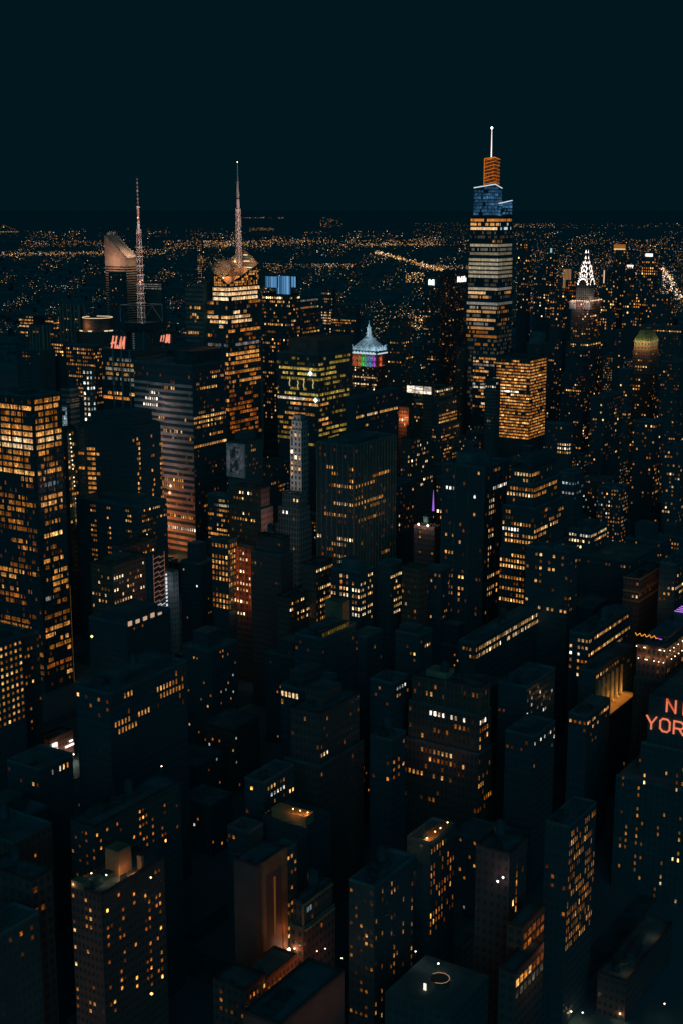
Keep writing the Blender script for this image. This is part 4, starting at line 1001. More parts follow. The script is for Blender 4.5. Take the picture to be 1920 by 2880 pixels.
# ================================================================== left glass tower, dark slab tower, striped tower
g1 = dict(fh=4.3, wp=1.55, m=1.0, merge=6, coh=.25, sig=.4, wh=.63, ww=.98, p=.05, b=.18, dim=.14, pal='amber')
y0r = [(1122, .35, 1, 'amber', .33, .95), (1141, 0, 1, 'amber', .75, .95), (1160, .1, 1, 'amber', .25, .6), (1178, .2, 1, 'amber', .3, .7), (1197, 0, 1, 'amber', .45, 1), (1216, 0, 1, 'amber', .65, 1),
       (1235, 0, 1, 'warm', .9, 1), (1255, 0, 1, 'warm', .95, 1), (1274, .1, .95, 'amber', .45, .9), (1292, .1, .9, 'amber', .3, .8), (1313, .1, 1, 'amber', .42, .9), (1333, 0, 1, 'amber', .8, .98),
       (1352, 0, .3, 'amber', .6, .5), (1371, 0, .2, 'amber', .4, .4), (1410, .1, .7, 'amber', .3, .5), (1430, 0, .8, 'amber', .3, .7), (1450, .2, 1, 'amber', .35, .6), (1470, .2, 1, 'amber', .35, .7), (1530, .2, .7, 'amber', .4, .6),
       (1550, .1, .5, 'amber', .45, .5), (1624, .1, .9, 'amber', .6, .7), (1645, .3, 1, 'amber', .5, .7), (1665, .2, 1, 'amber', .45, .6), (1690, .3, .8, 'orange', .4, .7), (1715, .3, .7, 'amber', .35, .5), (1770, .2, 1, 'amber', .4, .8), (1790, .1, .5, 'amber', .35, .7), (1880, 0, .8, 'amber', .2, .8)]
y1r = [(1122, 0, .9, 'amber', .42, .9), (1141, 0, .9, 'amber', .62, .92), (1160, .1, .8, 'amber', .25, .55), (1178, 0, .8, 'amber', .3, .6), (1197, 0, .85, 'amber', .5, .95), (1216, 0, 1, 'amber', .6, .97),
       (1235, .1, .95, 'warm', .85, .95), (1255, 0, .95, 'amber', .5, .97), (1274, .1, .5, 'amber', .35, .6), (1292, .3, .5, 'amber', .4, .7), (1313, .2, .9, 'amber', .4, .7), (1333, 0, .9, 'amber', .65, .8), (1352, 0, .3, 'amber', .3, .4), (1371, .3, .8, 'cool', .12, .6),
       (1410, .1, .9, 'amber', .6, .75), (1430, .1, .9, 'amber', .55, .85), (1450, .2, .9, 'amber', .3, .5), (1470, .1, .8, 'amber', .3, .6), (1505, .2, .8, 'amber', .8, .9), (1580, .1, .9, 'amber', .6, .85), (1615, .5, 1, 'amber', .5, .8), (1635, .2, 1, 'amber', .5, .8), (1655, .4, 1, 'amber', .5, .8), (1673, .4, 1, 'amber', .45, .7),
       (1690, .1, .4, 'grey', .2, .8), (1770, 0, 1, 'amber', .5, .93), (1793, 0, .4, 'amber', .6, .9), (1808, .6, .9, 'amber', .6, .9), (1850, .8, 1, 'amber', .6, 1), (1872, .1, 1, 'orange', .2, .97), (1905, .75, 1, 'amber', .6, .9), (1938, .75, 1, 'amber', .5, .9), (1958, .75, 1, 'amber', .4, .9), (1992, .3, 1, 'amber', .3, .8), (2008, .2, 1, 'amber', .4, .6)]
root, Ru, Lv, zt = T('glass_office_tower', 'tall glass tower at left edge packed with bright orange lit floors', 92, 1118, 880, -60, 172, 2085, L=dict(g1, rows=y0r), Rr=dict(g1, rows=y1r), wall='glass', ww=.96, wh=.72, fh=4.3, wp=1.55, kit=.5, cat='skyscraper', piers=(9.3, 1.1, .5, METAL))
b = MB(); b.box(Ru + .2, .4, zat(880, 2050), Ru + 1.0, 1.2, zat(880, 1672)); b.build('edge_light', emit('edge_amber', (1, .42, .06), .55), root)
root['label']
# dark faceted tower
D_ = 1000
P = at(378, 1203, D_); root = empty('dark_slab_tower', (P[0], P[1], 0), 'dark many sided tower with two columns of short amber window bands', 'skyscraper', None, ANG)
FOOT.append((P[0], P[1], 50)); SCREEN.append((214, 468, 1640, D_))
zt = P[2]; Lm = slen(P, V2, 290); Rm = slen(P, U2, 452)
dirs = ((0, 0), (0, Lm))
Pw = loc(root, at(217, 1198, D_ + Lm * .539 + 4)); 
poly = [(0, 0), (Rm, 0), (Rm + 5, 9), (Rm, 40), (10, Lm + 14), (Pw[0], Pw[1]), (-2.0, Lm * .98)]
b = MB(); b.prism(poly, 0, zt, 0, 1, cu=3, cv=3.6); b.prism([(p[0] * .72 + 6, p[1] * .72 + 6) for p in poly], zt, zt + 9, 0, 1)
b.build('wall', [facade('dark', .6, .5), ROOF], root)
b = MB()
for i in range(len(poly)):
    a, c = poly[i], poly[(i + 1) % len(poly)]; b.tube((*a, zt + .4), (*c, zt + .4), .35, n=4)
b.build('parapet', plain('parapet_brown', (.20, .16, .15), .8), root)
items = []
def strip(face, x, y, ln, cells, p, b_, ys_, ye, fh=3.75, wp=2.0):
    z = zat(D_, ys_)
    while z > zat(D_, ye):
        for (c, k) in cells:
            if rng.random() < p: items.append((face, x, y, wp, .8, c, k, z - 2.0, z, pal('amber', b_ * math.exp(rng.gauss(0, .5)))))
        z -= fh
strip('W', 0, 0, Lm, [(4, 2), (6, 2), (8, 1)], .86, .42, 1275, 1640); strip('W', 0, 0, Lm, [(11, 1)], .25, .3, 1235, 1640); strip('W', 0, 0, Lm, [(1, 1), (0, 1)], .12, .3, 1235, 1640)
strip('S', 0, 0, Rm, [(1, 1), (2, 1)], .5, .6, 1232, 1440); strip('S', 0, 0, Rm, [(9, 1), (10, 1)], .5, .4, 1232, 1420); strip('S', 0, 0, Rm, [(14, 1), (15, 1)], .65, .4, 1260, 1420)
# chamfered left facet carries its own column
fx0, fy0 = -2.0, Lm * .98
dx, dy = Pw[0] - fx0, Pw[1] - fy0; fl = math.hypot(dx, dy); ux, uy = dx / fl, dy / fl
z = zat(D_, 1270); q = MB()
while z > zat(D_, 1640):
    for (t0, t1, p) in ((.30, .45, .8), (.46, .62, .8), (.12, .25, .16), (.75, .98, .2)):
        if rng.random() < p:
            v = rng.uniform(.25, .8); c_ = pal('amber', v); a, c = t0 * fl, t1 * fl; k = rng.randint(0, 300)
            nx, ny = uy * .15, -ux * .15
            nx, ny = (-abs(nx), ny) if nx > 0 else (nx, ny)
            q.face([(fx0 + ux * c + nx, fy0 + uy * c + ny, z - 2), (fx0 + ux * a + nx, fy0 + uy * a + ny, z - 2), (fx0 + ux * a + nx, fy0 + uy * a + ny, z), (fx0 + ux * c + nx, fy0 + uy * c + ny, z)], 0, [(k, .02), (k + 3, .02), (k + 3, .98), (k, .98)], tuple(x / WGAIN for x in c_))
    z -= 3.75
o = q.build('window', MWS, root, attr=True); o['kind'] = 'stuff'
put_windows(root, items, D_, 100)
T('podium_building', 'dark podium wrapping the many sided tower with two dotted amber floors', 388, 1428, 965, 214, 470, 1640, L=res(.62, .36, fh=3.75, wp=2.0, ww=.75, coh=.5, pat='00011100000001100', rows=[(1437, .1, .9, 'amber', .35, .6), (1454, 0, .8, 'amber', .5, .7), (1466, .0, .5, 'amber', .8, .85)]), Rr=res(.10, .4, fh=3.75, wp=2.0, ww=.6, rows=[(1437, 0, 1, 'amber', .45, .8), (1466, .0, 1, 'amber', .5, .85), (1500, .1, .4, 'amber', .5, .7)]), wall='dark', kit=.3)
# striped tower
BW = plain('spandrel_pinkgrey', (.70, .52, .48), .75, var=.3)
root, Ru, Lv, zt = T('striped_tower', 'tower with a grey and rust striped west side and dark south side', 541, 1030, 1150, 376, 634, 1545,
    L=off(.02, 0, .06, .5, fh=5.3, wp=2.4, wh=.5, rows=[(1050, .1, .3, 'amber', .4, .5), (1098, .3, .6, 'amber', .7, .5), (1116, .55, .75, 'white', 1.1, .8), (1140, .6, .8, 'white', 1.6, .95), (1156, .6, .85, 'white', 1.4, .7), (1190, .1, 1, 'amber', .6, .4), (1222, .1, 1, 'warm', .7, .3), (1365, .1, .5, 'amber', .5, .5), (1376, .1, 1, 'amber', .5, .35), (1394, .4, .8, 'amber', .5, .5), (1499, 0, 1, 'white', .55, .97)]),
    Rr=off(.03, .06, .12, .5, fh=4.1, wp=2.4, wh=.5, rows=[(1063, .3, .95, 'warm', .7, .7), (1078, .1, .5, 'warm', .6, .6), (1098, .2, .8, 'amber', .7, .7), (1190, 0, .9, 'amber', .7, .7), (1205, 0, .9, 'amber', .5, .5), (1225, .4, .9, 'amber', .6, .7)]),
    wall='dark', kit=.6, fh=5.3, wp=2.4, cat='skyscraper')
q = MB(); z = zat(1150, 1092)
while z > zat(1150, 1560):
    f = rng.uniform(.45, .8)
    q.box(-.7, 0, z, -.02, Lv * f, z + 2.5, bottom=True); q.box(-.5, Lv * f, z + .6, -.02, Lv, z + 2.9, bottom=True); z -= 5.3
q.build('spandrel_band', BW, root)['kind'] = 'stuff'
for (t, y, p, c) in ((.45, 1440, 2400, (1, .30, .10)), (.55, 1500, 4200, (1, .32, .10)), (.4, 1400, 1100, (1, .38, .16)), (.25, 1530, 3000, (1, .33, .10)), (.5, 1150, 1500, (1, .86, .84)), (.5, 1250, 1500, (1, .8, .76)), (.4, 1330, 1000, (1, .7, .6))): light((-14, Lv * t, zat(1150, y)), c, p, 2, root)
for (t, y) in ((.4, 1375), (.42, 1395), (.5, 1417), (.5, 1432), (.52, 1446), (.55, 1474)):
    b = MB(); b.octa((-1.3, Lv * t, zat(1150, y)), 1.5); b.build('facade_lamp', emit('bulb_peach', (1, .5, .28), 2.2), root)
b = MB(); b.box(Ru * .02, .2, zt + .02, Ru * .9, Lv * .3, zt + 12); b.build('plant_screen', METAL, root)
# blue crowned tower
root, Ru, Lv, zt = T('blue_crown_tower', 'tower with a glowing blue vertical-striped crown and speckled amber windows', 812, 830, 1600, 738, 843, 1190,
    L=dict(res(.2, .45), fh=4.4, wp=2.6, ww=.6, rows=[(836, 0, 1, 'warm', .9, .8), (847, 0, 1, 'amber', .5, .7), (857, 0, 1, 'amber', .35, .5), (912, .1, 1, 'amber', .7, .8), (1020, .5, 1, 'amber', .6, .7), (880, .5, 1, 'amber', .5, .5)]), Rr=dict(res(.22, .5), fh=4.4, wp=2.6, ww=.6, rows=[(836, 0, 1, 'warm', .7, .7)]), wall='dim', ww=.6, kit=0, cat='skyscraper', keep=20)
for (xC, xL, xR, y0_, y1_) in ((780, 747, 783, 778, 809), (817, 779, 820, 777, 828), (832, 816, 836, 778, 808)):
    P = at(xC, y0_, 1597); bx, by, bz = loc(root, P); ll = slen(P, V2, xL); rl = max(2.5, slen(P, U2, xR)); zb = zat(1597, y1_)
    b = MB(); b.box(bx, by, zb, bx + rl, by + ll, bz, bottom=True); b.build('crown_block', METAL, root)
    n = int(ll / 1.1); its = []
    for c in range(n): its.append(('W', bx - .3, by, ll / n, .8, c, 1, zb, bz, pal('blue', rng.uniform(.12, .75))))
    q = MB()
    for (f, a, d, cw, ww_, c, k, z0, z1, cl) in its: q.box(a - .2, d + c * cw, z0, a, d + (c + ww_) * cw, z1, 0, 0); q.c[-5:] = [tuple(x / WGAIN for x in cl)] * 5
    q.build('led_fin', emit_attr(), root, attr=True)['kind'] = 'stuff'
T('office_tower', 'dark tower with white floors rising rightwards beside the blue crowned tower', 846, 838, 1800, 836, 898, 945, L=OFF, Rr=off(.08, .1, .4, .4, fh=4.6, wp=2.2, rows=[(851, 0, 1, 'grey', .25, .5), (863, 0, 1, 'beige', .45, .85), (869, .1, .9, 'amber', .5, .6), (932, 0, 1, 'amber', .7, .85), (938, 0, .9, 'amber', .45, .7)]), wall='dark', kit=.3)
T('apartment_tower', 'tower with a small bright grid of white windows in the distance', 936, 812, 2350, 903, 941, 945, L=res(.2, .45, 'warm', wp=3.4, fh=4.6, ww=.5, rows=[(884, .3, .8, 'warm', .8, .97), (890, .1, 1, 'warm', .9, .97), (896, .1, 1, 'warm', .9, .97), (902, .2, .9, 'warm', .9, .97), (908, .2, .8, 'warm', .8, .97), (914, .3, .8, 'warm', .7, .9)]), Rr=OFF, wall='dark', kit=.2)
T('office_block', 'dark distant office block with two amber floors right of the white grid tower', 1000, 858, 2300, 938, 1007, 950, L=off(.04, .05, .2, .4, fh=4.4, wp=2.4, rows=[(860, 0, 1, 'grey', .15, .7), (900, 0, 1, 'amber', .7, .9), (909, .2, 1, 'amber', .5, .8), (929, 0, .8, 'amber', .6, .8)]), Rr=OFF, wall='dark', kit=.3, tiers=((4, 2, 22),))
# green-gold glass tower
root, Ru, Lv, zt = T('green_glass_tower', 'glass tower with green-gold lit floors below a brown roof box', 896, 1000, 1340, 780, 990, 1260,
    L=dict(off(.12, .2, .4, .35, 'green', fh=5.0, wp=2.2, wh=.5, ww=.85, merge=5), rows=[(1028, 0, 1, 'green', .15, .5), (1038, 0, 1, 'green', .3, .8), (1047, 0, .95, 'green', .65, .85), (1058, .05, .9, 'green', .85, .8), (1069, 0, .9, 'green', .3, .7), (1113, 0, 1, 'green', .7, .85), (1121, 0, 1, 'amber', .5, .8), (1129, .3, 1, 'white', 1.0, .97), (1142, 0, .7, 'amber', .8, .92), (1155, .3, .7, 'grey', .12, .7), (1172, .1, 1, 'amber', .5, .5), (1184, .5, 1, 'amber', .6, .5), (1198, .4, 1, 'green', .5, .4), (1210, .4, 1, 'amber', .6, .5)]),
    Rr=dict(off(.1, .2, .4, .35, 'green', fh=5.0, wp=2.2, wh=.5, ww=.85, merge=5), rows=[(1047, 0, .5, 'green', .5, .8), (1060, 0, .55, 'green', .6, .8), (1075, 0, .8, 'green', .3, .6), (1113, 0, .9, 'green', .5, .8), (1124, 0, .9, 'green', .5, .8), (1142, 0, .3, 'amber', .6, .9), (1184, 0, .3, 'amber', .9, .9), (1195, .1, .4, 'amber', .6, .7)]),
    wall='glass', ww=.85, kit=.3, cat='skyscraper', keep=90)
P = at(895, 957, 1352); bx, by, bz = loc(root, P)
b = MB(); b.box(bx, by, zt, bx + slen(P, U2, 990), by + slen(P, V2, 812), bz, 0, 0, 40, 40); b.build('roof_box', plain('roof_box_brown', (.17, .15, .15), .9), root)
b = MB()
for (x, y, h_, s) in ((6.0, 1086, 9, 'W'), (17, 1086, 9, 'W'), (24, 1090, 8, 'W'), (34, 1084, 9, 'W')):
    z = zat(1340, y + 8); pts = [(-.5, y_, z + t) for y_, t in ((x, 0), (x + .6, 3), (x - .4, 6), (x + .7, h_))]
    for a, c in zip(pts, pts[1:]): b.tube(a, c, .4, n=4)
b.build('lobby_light', emit('strip_gold', (1, .66, .25), .8), root)
for (y, a) in ((1052, 9), (1126, 3)):
    b = MB(); b.octa((-.9, a, zat(1340, y)), 2.6); b.build('bright_lamp', emit('bulb_cyan', (.72, 1, 1), 2), root)
T('office_tower', 'plain dark tower between the rainbow-lit tower and the broad slab', 1128, 903, 1800, 1091, 1161, 1120, L=res(.06, .5, rows=[(965, .2, .9, 'amber', .9, .85), (1018, 0, 1, 'amber', .8, .7)]), Rr=res(.06, .5, rows=[(964, 0, 1, 'amber', .6, .6), (1010, .2, 1, 'amber', .7, .7)]), wall='dim', fh=4.2, ww=.5, kit=.3)
T('office_tower', 'narrow brownish blank slab tower with a pale lit right edge', 1304, 975, 1700, 1280, 1309, 1175, L=res(.02, .4), Rr=OFF, wall='brown', kit=.2)
T('office_tower', 'slim office tower of amber and white floors before the tallest tower', 1394, 1002, 1640, 1329, 1398, 1175, L=off(.1, .2, .4, .5, fh=3.9, wp=2.0, merge=4, wh=.6, rows=[(1007, 0, 1, 'amber', .6, .6), (1018, 0, 1, 'warm', .6, .85), (1028, 0, 1, 'grey', .25, .95), (1046, .2, 1, 'amber', .5, .6), (1050, .3, .7, 'warm', .9, .9), (1066, 0, 1, 'amber', .7, .7), (1085, 0, 1, 'grey', .35, .9), (1095, 0, 1, 'white', .8, .9), (1110, 0, 1, 'warm', .6, .6), (1135, .2, .6, 'white', .9, .9), (1157, .1, .5, 'orange', .6, .9)]), Rr=OFF, wall='dark', kit=.3)
T('office_tower', 'boxy golden lit office tower with nearly every window glowing', 1490, 1010, 1500, 1395, 1536, 1238, L=dict(off(.8, 1, 0, .36, fh=3.4, wp=1.9, ww=.9, wh=.52, sig=.65, cov=.93, coh=.6, merge=2), rows=[(1016, .2, .5, 'amber', .6, .7), (1103, .3, .9, 'white', 1.1, 1), (1094, .1, 1, 'amber', .75, .98), (1085, .1, 1, 'amber', .8, .98), (1067, .1, 1, 'amber', .8, .98)]), Rr=dict(off(.8, 1, 0, .32, fh=3.4, wp=1.9, ww=.9, wh=.52, sig=.65, cov=.92, coh=.6, merge=2)), wall='dim', kit=.5, keep=60)
T('office_block', 'dark louvred block with one white lit top floor beside the golden tower', 1394, 1070, 1450, 1363, 1400, 1210, L=off(.03, 0, .1, .5, rows=[(1086, 0, 1, 'white', .9, .95)]), Rr=off(.05, 0, 0, rows=[(1082, .1, 1, 'white', .8, .7)]), wall='dark', bands=(1100, 1200, .35, .4, plain('louvre', (.17, .22, .22), .7)), kit=.2)
T('masonry_tower', 'dark tower with lamps round its rooftop crown left of the mansard tower', 1520, 968, 1700, 1480, 1542, 1110, L=res(.03, .4), Rr=OFF, wall='dark', up=((.15, .15, .85, .85, 14),), kit=0)
T('apartment_tower', 'dark tower with a few amber windows left of the art deco tower', 1572, 890, 1900, 1544, 1580, 1200, L=res(.07, .6, fh=4.4, wp=3.2), Rr=res(.06, .5), wall='dark', kit=.2)
T('apartment_tower', 'dark tower with sparse amber windows directly below the art deco tower', 1640, 985, 1750, 1590, 1670, 1270, L=res(.05, .6, rows=[(1015, .1, .6, 'grey', .2, .6), (1100, .1, .9, 'amber', .6, .8)]), Rr=res(.08, .6), wall='dark', kit=.3, tiers=((5, 3, 30),))
T('apartment_tower', 'slim dark tower with one vertical line of dotted amber windows', 1748, 930, 1800, 1725, 1756, 1280, L=res(.16, .4, wp=5, ww=.35), Rr=OFF, wall='dark', kit=.2)
T('slab_building', 'long dark slab with one glowing amber line near its roof', 1915, 920, 2100, 1800, 1925, 1010, L=off(.03, 0, .1, .4, rows=[(936, 0, .9, 'amber', .8, .98), (930, .3, .9, 'orange', .3, .5)]), Rr=OFF, wall='dark', kit=.4)
T('apartment_tower', 'dark slab at the right edge with sparse amber windows behind the mansard tower', 1908, 1020, 1500, 1858, 1940, 1330, L=res(.05, .5), Rr=res(.05, .5), wall='dark', kit=.3)
# far cluster to the right of the supertall
far = [('tower with a white lit band along its flat top', 1488, 677, 2700, 1456, 1492, 880, 'amber', .16, [(680, 0, 1, 'white', .9, .9), (690, .2, .8, 'orange', .5, .7), (698, .2, .8, 'orange', .4, .6)]),
    ('short dotted tower behind the white banded one', 1531, 756, 2800, 1508, 1536, 900, 'warm', .2, []),
    ('slim tower with a small cyan lit roof sign', 1560, 708, 2900, 1536, 1566, 900, 'amber', .2, []),
    ('tower crowned by tall bright orange vertical strips', 1606, 757, 2500, 1582, 1612, 890, 'orange', .1, []),
    ('low wide block with long orange floors beside the strip crowned tower', 1630, 790, 2480, 1590, 1634, 870, 'orange', .2, [(796, .1, .9, 'orange', .5, .9), (806, .2, .8, 'orange', .4, .9), (815, .1, .8, 'orange', .4, .8)]),
    ('broad tower with a glowing amber crown box', 1758, 690, 2600, 1726, 1766, 900, 'amber', .2, []),
    ('short tower with a white line along its roof', 1780, 748, 2500, 1762, 1786, 880, 'amber', .1, [(751, 0, 1, 'white', 1.2, 1)]),
    ('stepped tower with amber floors and a bright white roof dish', 1844, 725, 2450, 1804, 1850, 900, 'amber', .22, [(742, 0, 1, 'amber', .5, .8), (752, 0, 1, 'amber', .6, .85), (760, 0, 1, 'amber', .5, .8), (770, 0, 1, 'amber', .6, .9), (802, 0, 1, 'amber', .5, .8)]),
    ('low dotted block under the white roof dish tower', 1800, 800, 2350, 1752, 1806, 930, 'amber', .22, []),
    ('dense dotted block left of the art deco crown', 1586, 820, 2300, 1546, 1594, 930, 'amber', .28, []),
    ('dense dotted block right of the art deco crown', 1728, 800, 2300, 1690, 1734, 930, 'amber', .3, []),
    ('dotted block at the foot of the cyan sign tower', 1545, 780, 2600, 1500, 1552, 900, 'warm', .26, []),
    ('tower with a tall vertical white light at its edge', 1700, 770, 2400, 1684, 1706, 900, 'amber', .2, []),
    ('wide dotted block beside the right edge avenue', 1885, 830, 2300, 1826, 1892, 930, 'amber', .22, [])]
for (lb, xC, yC, D, xL, xR, yb, pl, p, rows) in far:
    r_ = T('distant_tower', 'distant ' + lb, xC, yC, D, xL, xR, yb, L=dict(res(p, .62, pl, fh=5.0, wp=4.0, ww=.5, wh=.5), rows=rows, m=.5), Rr=res(p, .5, pl, fh=5, wp=4, ww=.5, wh=.5), wall='dark', kit=0, group=None)
    root, Ru, Lv, zt = r_
    def bar(part, y0, y1, z0, z1, mat, x=-.5):
        b = MB(); b.box(x - .5, y0, z0, x, y1, z1, bottom=True); return b.build(part, mat, root)
    if 'cyan lit' in lb: bar('roof_sign', Lv * .38, Lv * .58, zt - 2, zt + 7, emit('sign_cyan', (.35, .9, 1), .6))
    if 'strips' in lb:
        for k in range(6): bar('crown_strip', Lv * (.05 + .16 * k), Lv * (.11 + .16 * k), zt - 34, zt, emit('strip_or', (1, .5, .2), [.4, .8, .6, 1.2, 1.3, .5][k]))
        for k in range(2): bar('edge_strip', Lv * (.72 + .2 * k), Lv * (.75 + .2 * k), zt - 80, zt - 36, emit('strip_dim', (1, .36, .08), .25))
    if 'crown box' in lb: bar('crown_band', 0, Lv, zt - 6, zt + 1.5, emit('crown_amb', (1, .34, .05), .30)); bar('crown_band', 0, Lv, zt - 8, zt - 6.2, emit('crown_amb2', (1, .66, .3), 1.1), -.8)
    if 'white roof dish' in lb and 'stepped' in lb: bar('roof_dish', Lv * .25, Lv * .75, zt + 2, zt + 7, emit('sign_white', (1, .9, .84), 1.7))
    if 'vertical white' in lb: bar('edge_light', .5, 2.2, zt - 46, zt + 6, emit('strip_pink', (1, .62, .45), .9))
    if 'line along' in lb: bar('roof_line', 0, Lv, zt - 1, zt + 1.6, emit('sign_white', (1, .9, .84), 1.7))
# ================================================================== middle distance
GP = plain('pier_warm_glow', (.40, .24, .17), .8)  # brown of the warm city glow is put into the pier colour
# white stepped tower
root, Ru, Lv, zt = T('stepped_tower', 'pale grey floodlit stepped tower with square windows', 846, 1172, 1000, 825, 856, 1385,
    L=res(.12, .7, 'warm', wp=3.0, fh=4.2, ww=.55, wh=.6, rows=[(1194, 0, 1, 'warm', .8, .8), (1231, .1, .8, 'warm', .9, .8), (1288, .0, .9, 'warm', 1.1, .9), (1311, 0, .9, 'warm', 1.0, .8), (1381, .2, .7, 'white', 1, .9)]), Rr=OFF, wall='pale', ww=.5, wh=.6, fh=4.2, wp=3.0, kit=.1, minw=6,
    tiers=((1.0, 1.6, 3.5), (2.2, 2, 10)), screen=False)
for k, (px, y) in enumerate(((846, 1376), (838, 1310), (838, 1240), (840, 1195))):
    P = loc(root, at(px, y, 1000)); light((P[0] - 15, P[1] + 5, P[2] + 2), (1, .86, .84), 1300, 2, root)
T('office_block', 'pale grey stepped block with cream windows at the stepped tower foot', 842, 1395, 970, 795, 858, 1560, L=res(.06, .6, 'warm', wp=3, fh=4.2, rows=[(1405, .0, .4, 'warm', .9, .8), (1450, .4, .8, 'white', .9, .5)]), Rr=OFF, wall='grey', ww=.5, wh=.62, fh=4.2, tiers=((3, 2, 9), (5, 3, 22)), kit=.4)
lt = at(800, 1455, 930); light((lt[0] - 3, lt[1] - 10, lt[2]), (1, .8, .76), 1900, 3); lt = at(800, 1520, 930); light((lt[0] + 6, lt[1] - 10, lt[2]), (1, .7, .6), 1300, 3)
# pier tower
pr = dict(fh=4.3, wp=2.0, ww=.6, wh=.6, sig=.3, p=.01, pf=0, pp=.02, st='rows', b=.5, pal='amber')
T('pier_tower', 'broad dark tower of close vertical piers in brown glow with scattered lit floors', 994, 1256, 950, 891, 1112, 1595,
    L=dict(pr, rows=[(1318, .3, .72, 'amber', .6, .85), (1322, .02, .14, 'amber', .5, .8), (1346, .3, .6, 'amber', .7, .85), (1350, .0, .15, 'amber', .5, .8), (1375, .02, .5, 'amber', .8, .95), (1423, 0, .5, 'warm', .9, .97), (1421, .62, .8, 'amber', .6, .7), (1450, .2, .78, 'amber', .6, .9), (1526, .0, 1, 'warm', 1.0, .92), (1541, .15, .6, 'warm', .7, .7), (1568, 0, .5, 'amber', .7, .9), (1580, 0, .4, 'beige', .3, .9)]),
    Rr=dict(pr, rows=[(1352, .4, .9, 'amber', .5, .5), (1376, .02, .5, 'amber', .7, .85), (1402, .0, .2, 'amber', .3, .6), (1424, .0, .7, 'amber', .7, .9), (1438, .2, .8, 'amber', .4, .6), (1470, .1, .8, 'amber', .35, .5)]), wall='dark', piers=(4.2, .5, .6, GP), kit=.5, cat='skyscraper', keep=100)
T('office_tower', 'dark slab behind the pier tower with short lit floors on its south side', 1000, 1120, 1180, 985, 1120, 1260, L=OFF, Rr=off(.02, .05, .12, .5, fh=4.4, wp=2.2, rows=[(1170, .25, .5, 'warm', .8, .9), (1178, .0, .2, 'amber', .7, .8), (1172, .55, .98, 'amber', .8, .95), (1206, .1, .3, 'amber', .5, .5)]), wall='dark', kit=.4)
T('masonry_tower', 'brown brick tower with warm windows and an orange lit crown', 1152, 1236, 1230, 1127, 1206, 1385, L=res(.16, .75, 'warm', wp=2.6, fh=4.2, ww=.5), Rr=res(.24, .8, 'warm', wp=2.6, fh=4.2, ww=.5), wall='brown', tiers=((5, 4, 36),), up=((.1, .1, .6, .6, 12),), kit=0, fh=4.2, wp=2.6)
root, Ru, Lv, zt = T('masonry_tower', 'slim brown tower with a glowing orange base terrace behind the brick tower', 1148, 1148, 1320, 1120, 1152, 1240, L=res(.2, .7, 'warm', wp=2.6, fh=4.2, ww=.5, rows=[(1180, 0, 1, 'warm', 1.3, .97)]), Rr=OFF, wall='brick', kit=.2)
light((-6, Lv * .5, zat(1320, 1178)), (1, .42, .12), 3200, 1, root)
T('office_tower', 'terraced dark tower with white and amber floor ends', 1232, 1092, 1450, 1180, 1272, 1320, L=off(.05, .05, .35, .6, wp=2.4, rows=[(1104, .0, .5, 'warm', .9, .7), (1114, .2, 1, 'amber', .8, .6), (1135, .3, .9, 'amber', .6, .6)]), Rr=off(.08, .1, .45, .6, wp=2.4, rows=[(1103, 0, 1, 'warm', 1, .95), (1175, 0, 1, 'amber', .5, .9), (1205, .1, .9, 'amber', .4, .6)]), wall='dim', tiers=((6, 4, 14), (10, 8, 40)), kit=.4)
root, Ru, Lv, zt = T('rooftop_pavilion', 'small bright white lit rooftop box left of the slim amber tower', 1214, 1080, 1440, 1188, 1220, 1100, L=OFF, Rr=OFF, wall='brown', kit=0, minw=6)
put_windows(root, [('W', 0, .5, Lv - 1, .98, 0, 3, zt - 7 - 6.5 * k * .62, zt - 3.4 - 6.5 * k * .62, pal('white', 1.1)) for k in range(2)], 1440)
T('office_tower', 'dark tower with a few rows of cream square windows near the purple lit mast', 1275, 1395, 1000, 1226, 1300, 1500, L=res(.04, .6, 'warm', wp=3, fh=4.6, ww=.6, rows=[(1416, 0, 1, 'warm', .9, .5), (1426, 0, 1, 'white', 1, .85), (1436, .1, 1, 'warm', .9, .8), (1440, .1, 1, 'warm', .9, .85), (1464, 0, .8, 'amber', .8, .9)]), Rr=OFF, wall='dark', kit=.3)
root, Ru, Lv, zt = T('masonry_building', 'old block with two bright white lamps lighting its roof terrace', 1220, 1488, 940, 1163, 1236, 1570, L=res(.12, .5, 'warm', wp=3, rows=[(1510, .1, .9, 'amber', .6, .5)]), Rr=OFF, wall='brown', kit=.3, tank=True)
for k in (.3, .75):
    b = MB(); b.octa((-.8, Lv * k, zt + 2.0), 1.0); b.tube((-.8, Lv * k, zt - 1), (-.8, Lv * k, zt + 1.4), .12, n=4, mat=1); b.build('terrace_lamp', [emit('bulb_hot', (1, .84, .7), 12), METAL], root); light((-1.6, Lv * k, zt + 3), (1, .72, .5), 1300, .4, root)
b = MB(); p = at(1217, 1415, 1010); b.tube((p[0], p[1], p[2] - 6), (p[0], p[1], p[2] + 10), .9, .1, n=5); o = b.build('light_spire', emit('purple', (.42, .16, .9), .8)); tag(o, 'small purple glowing spire above the white lamps', 'spire')
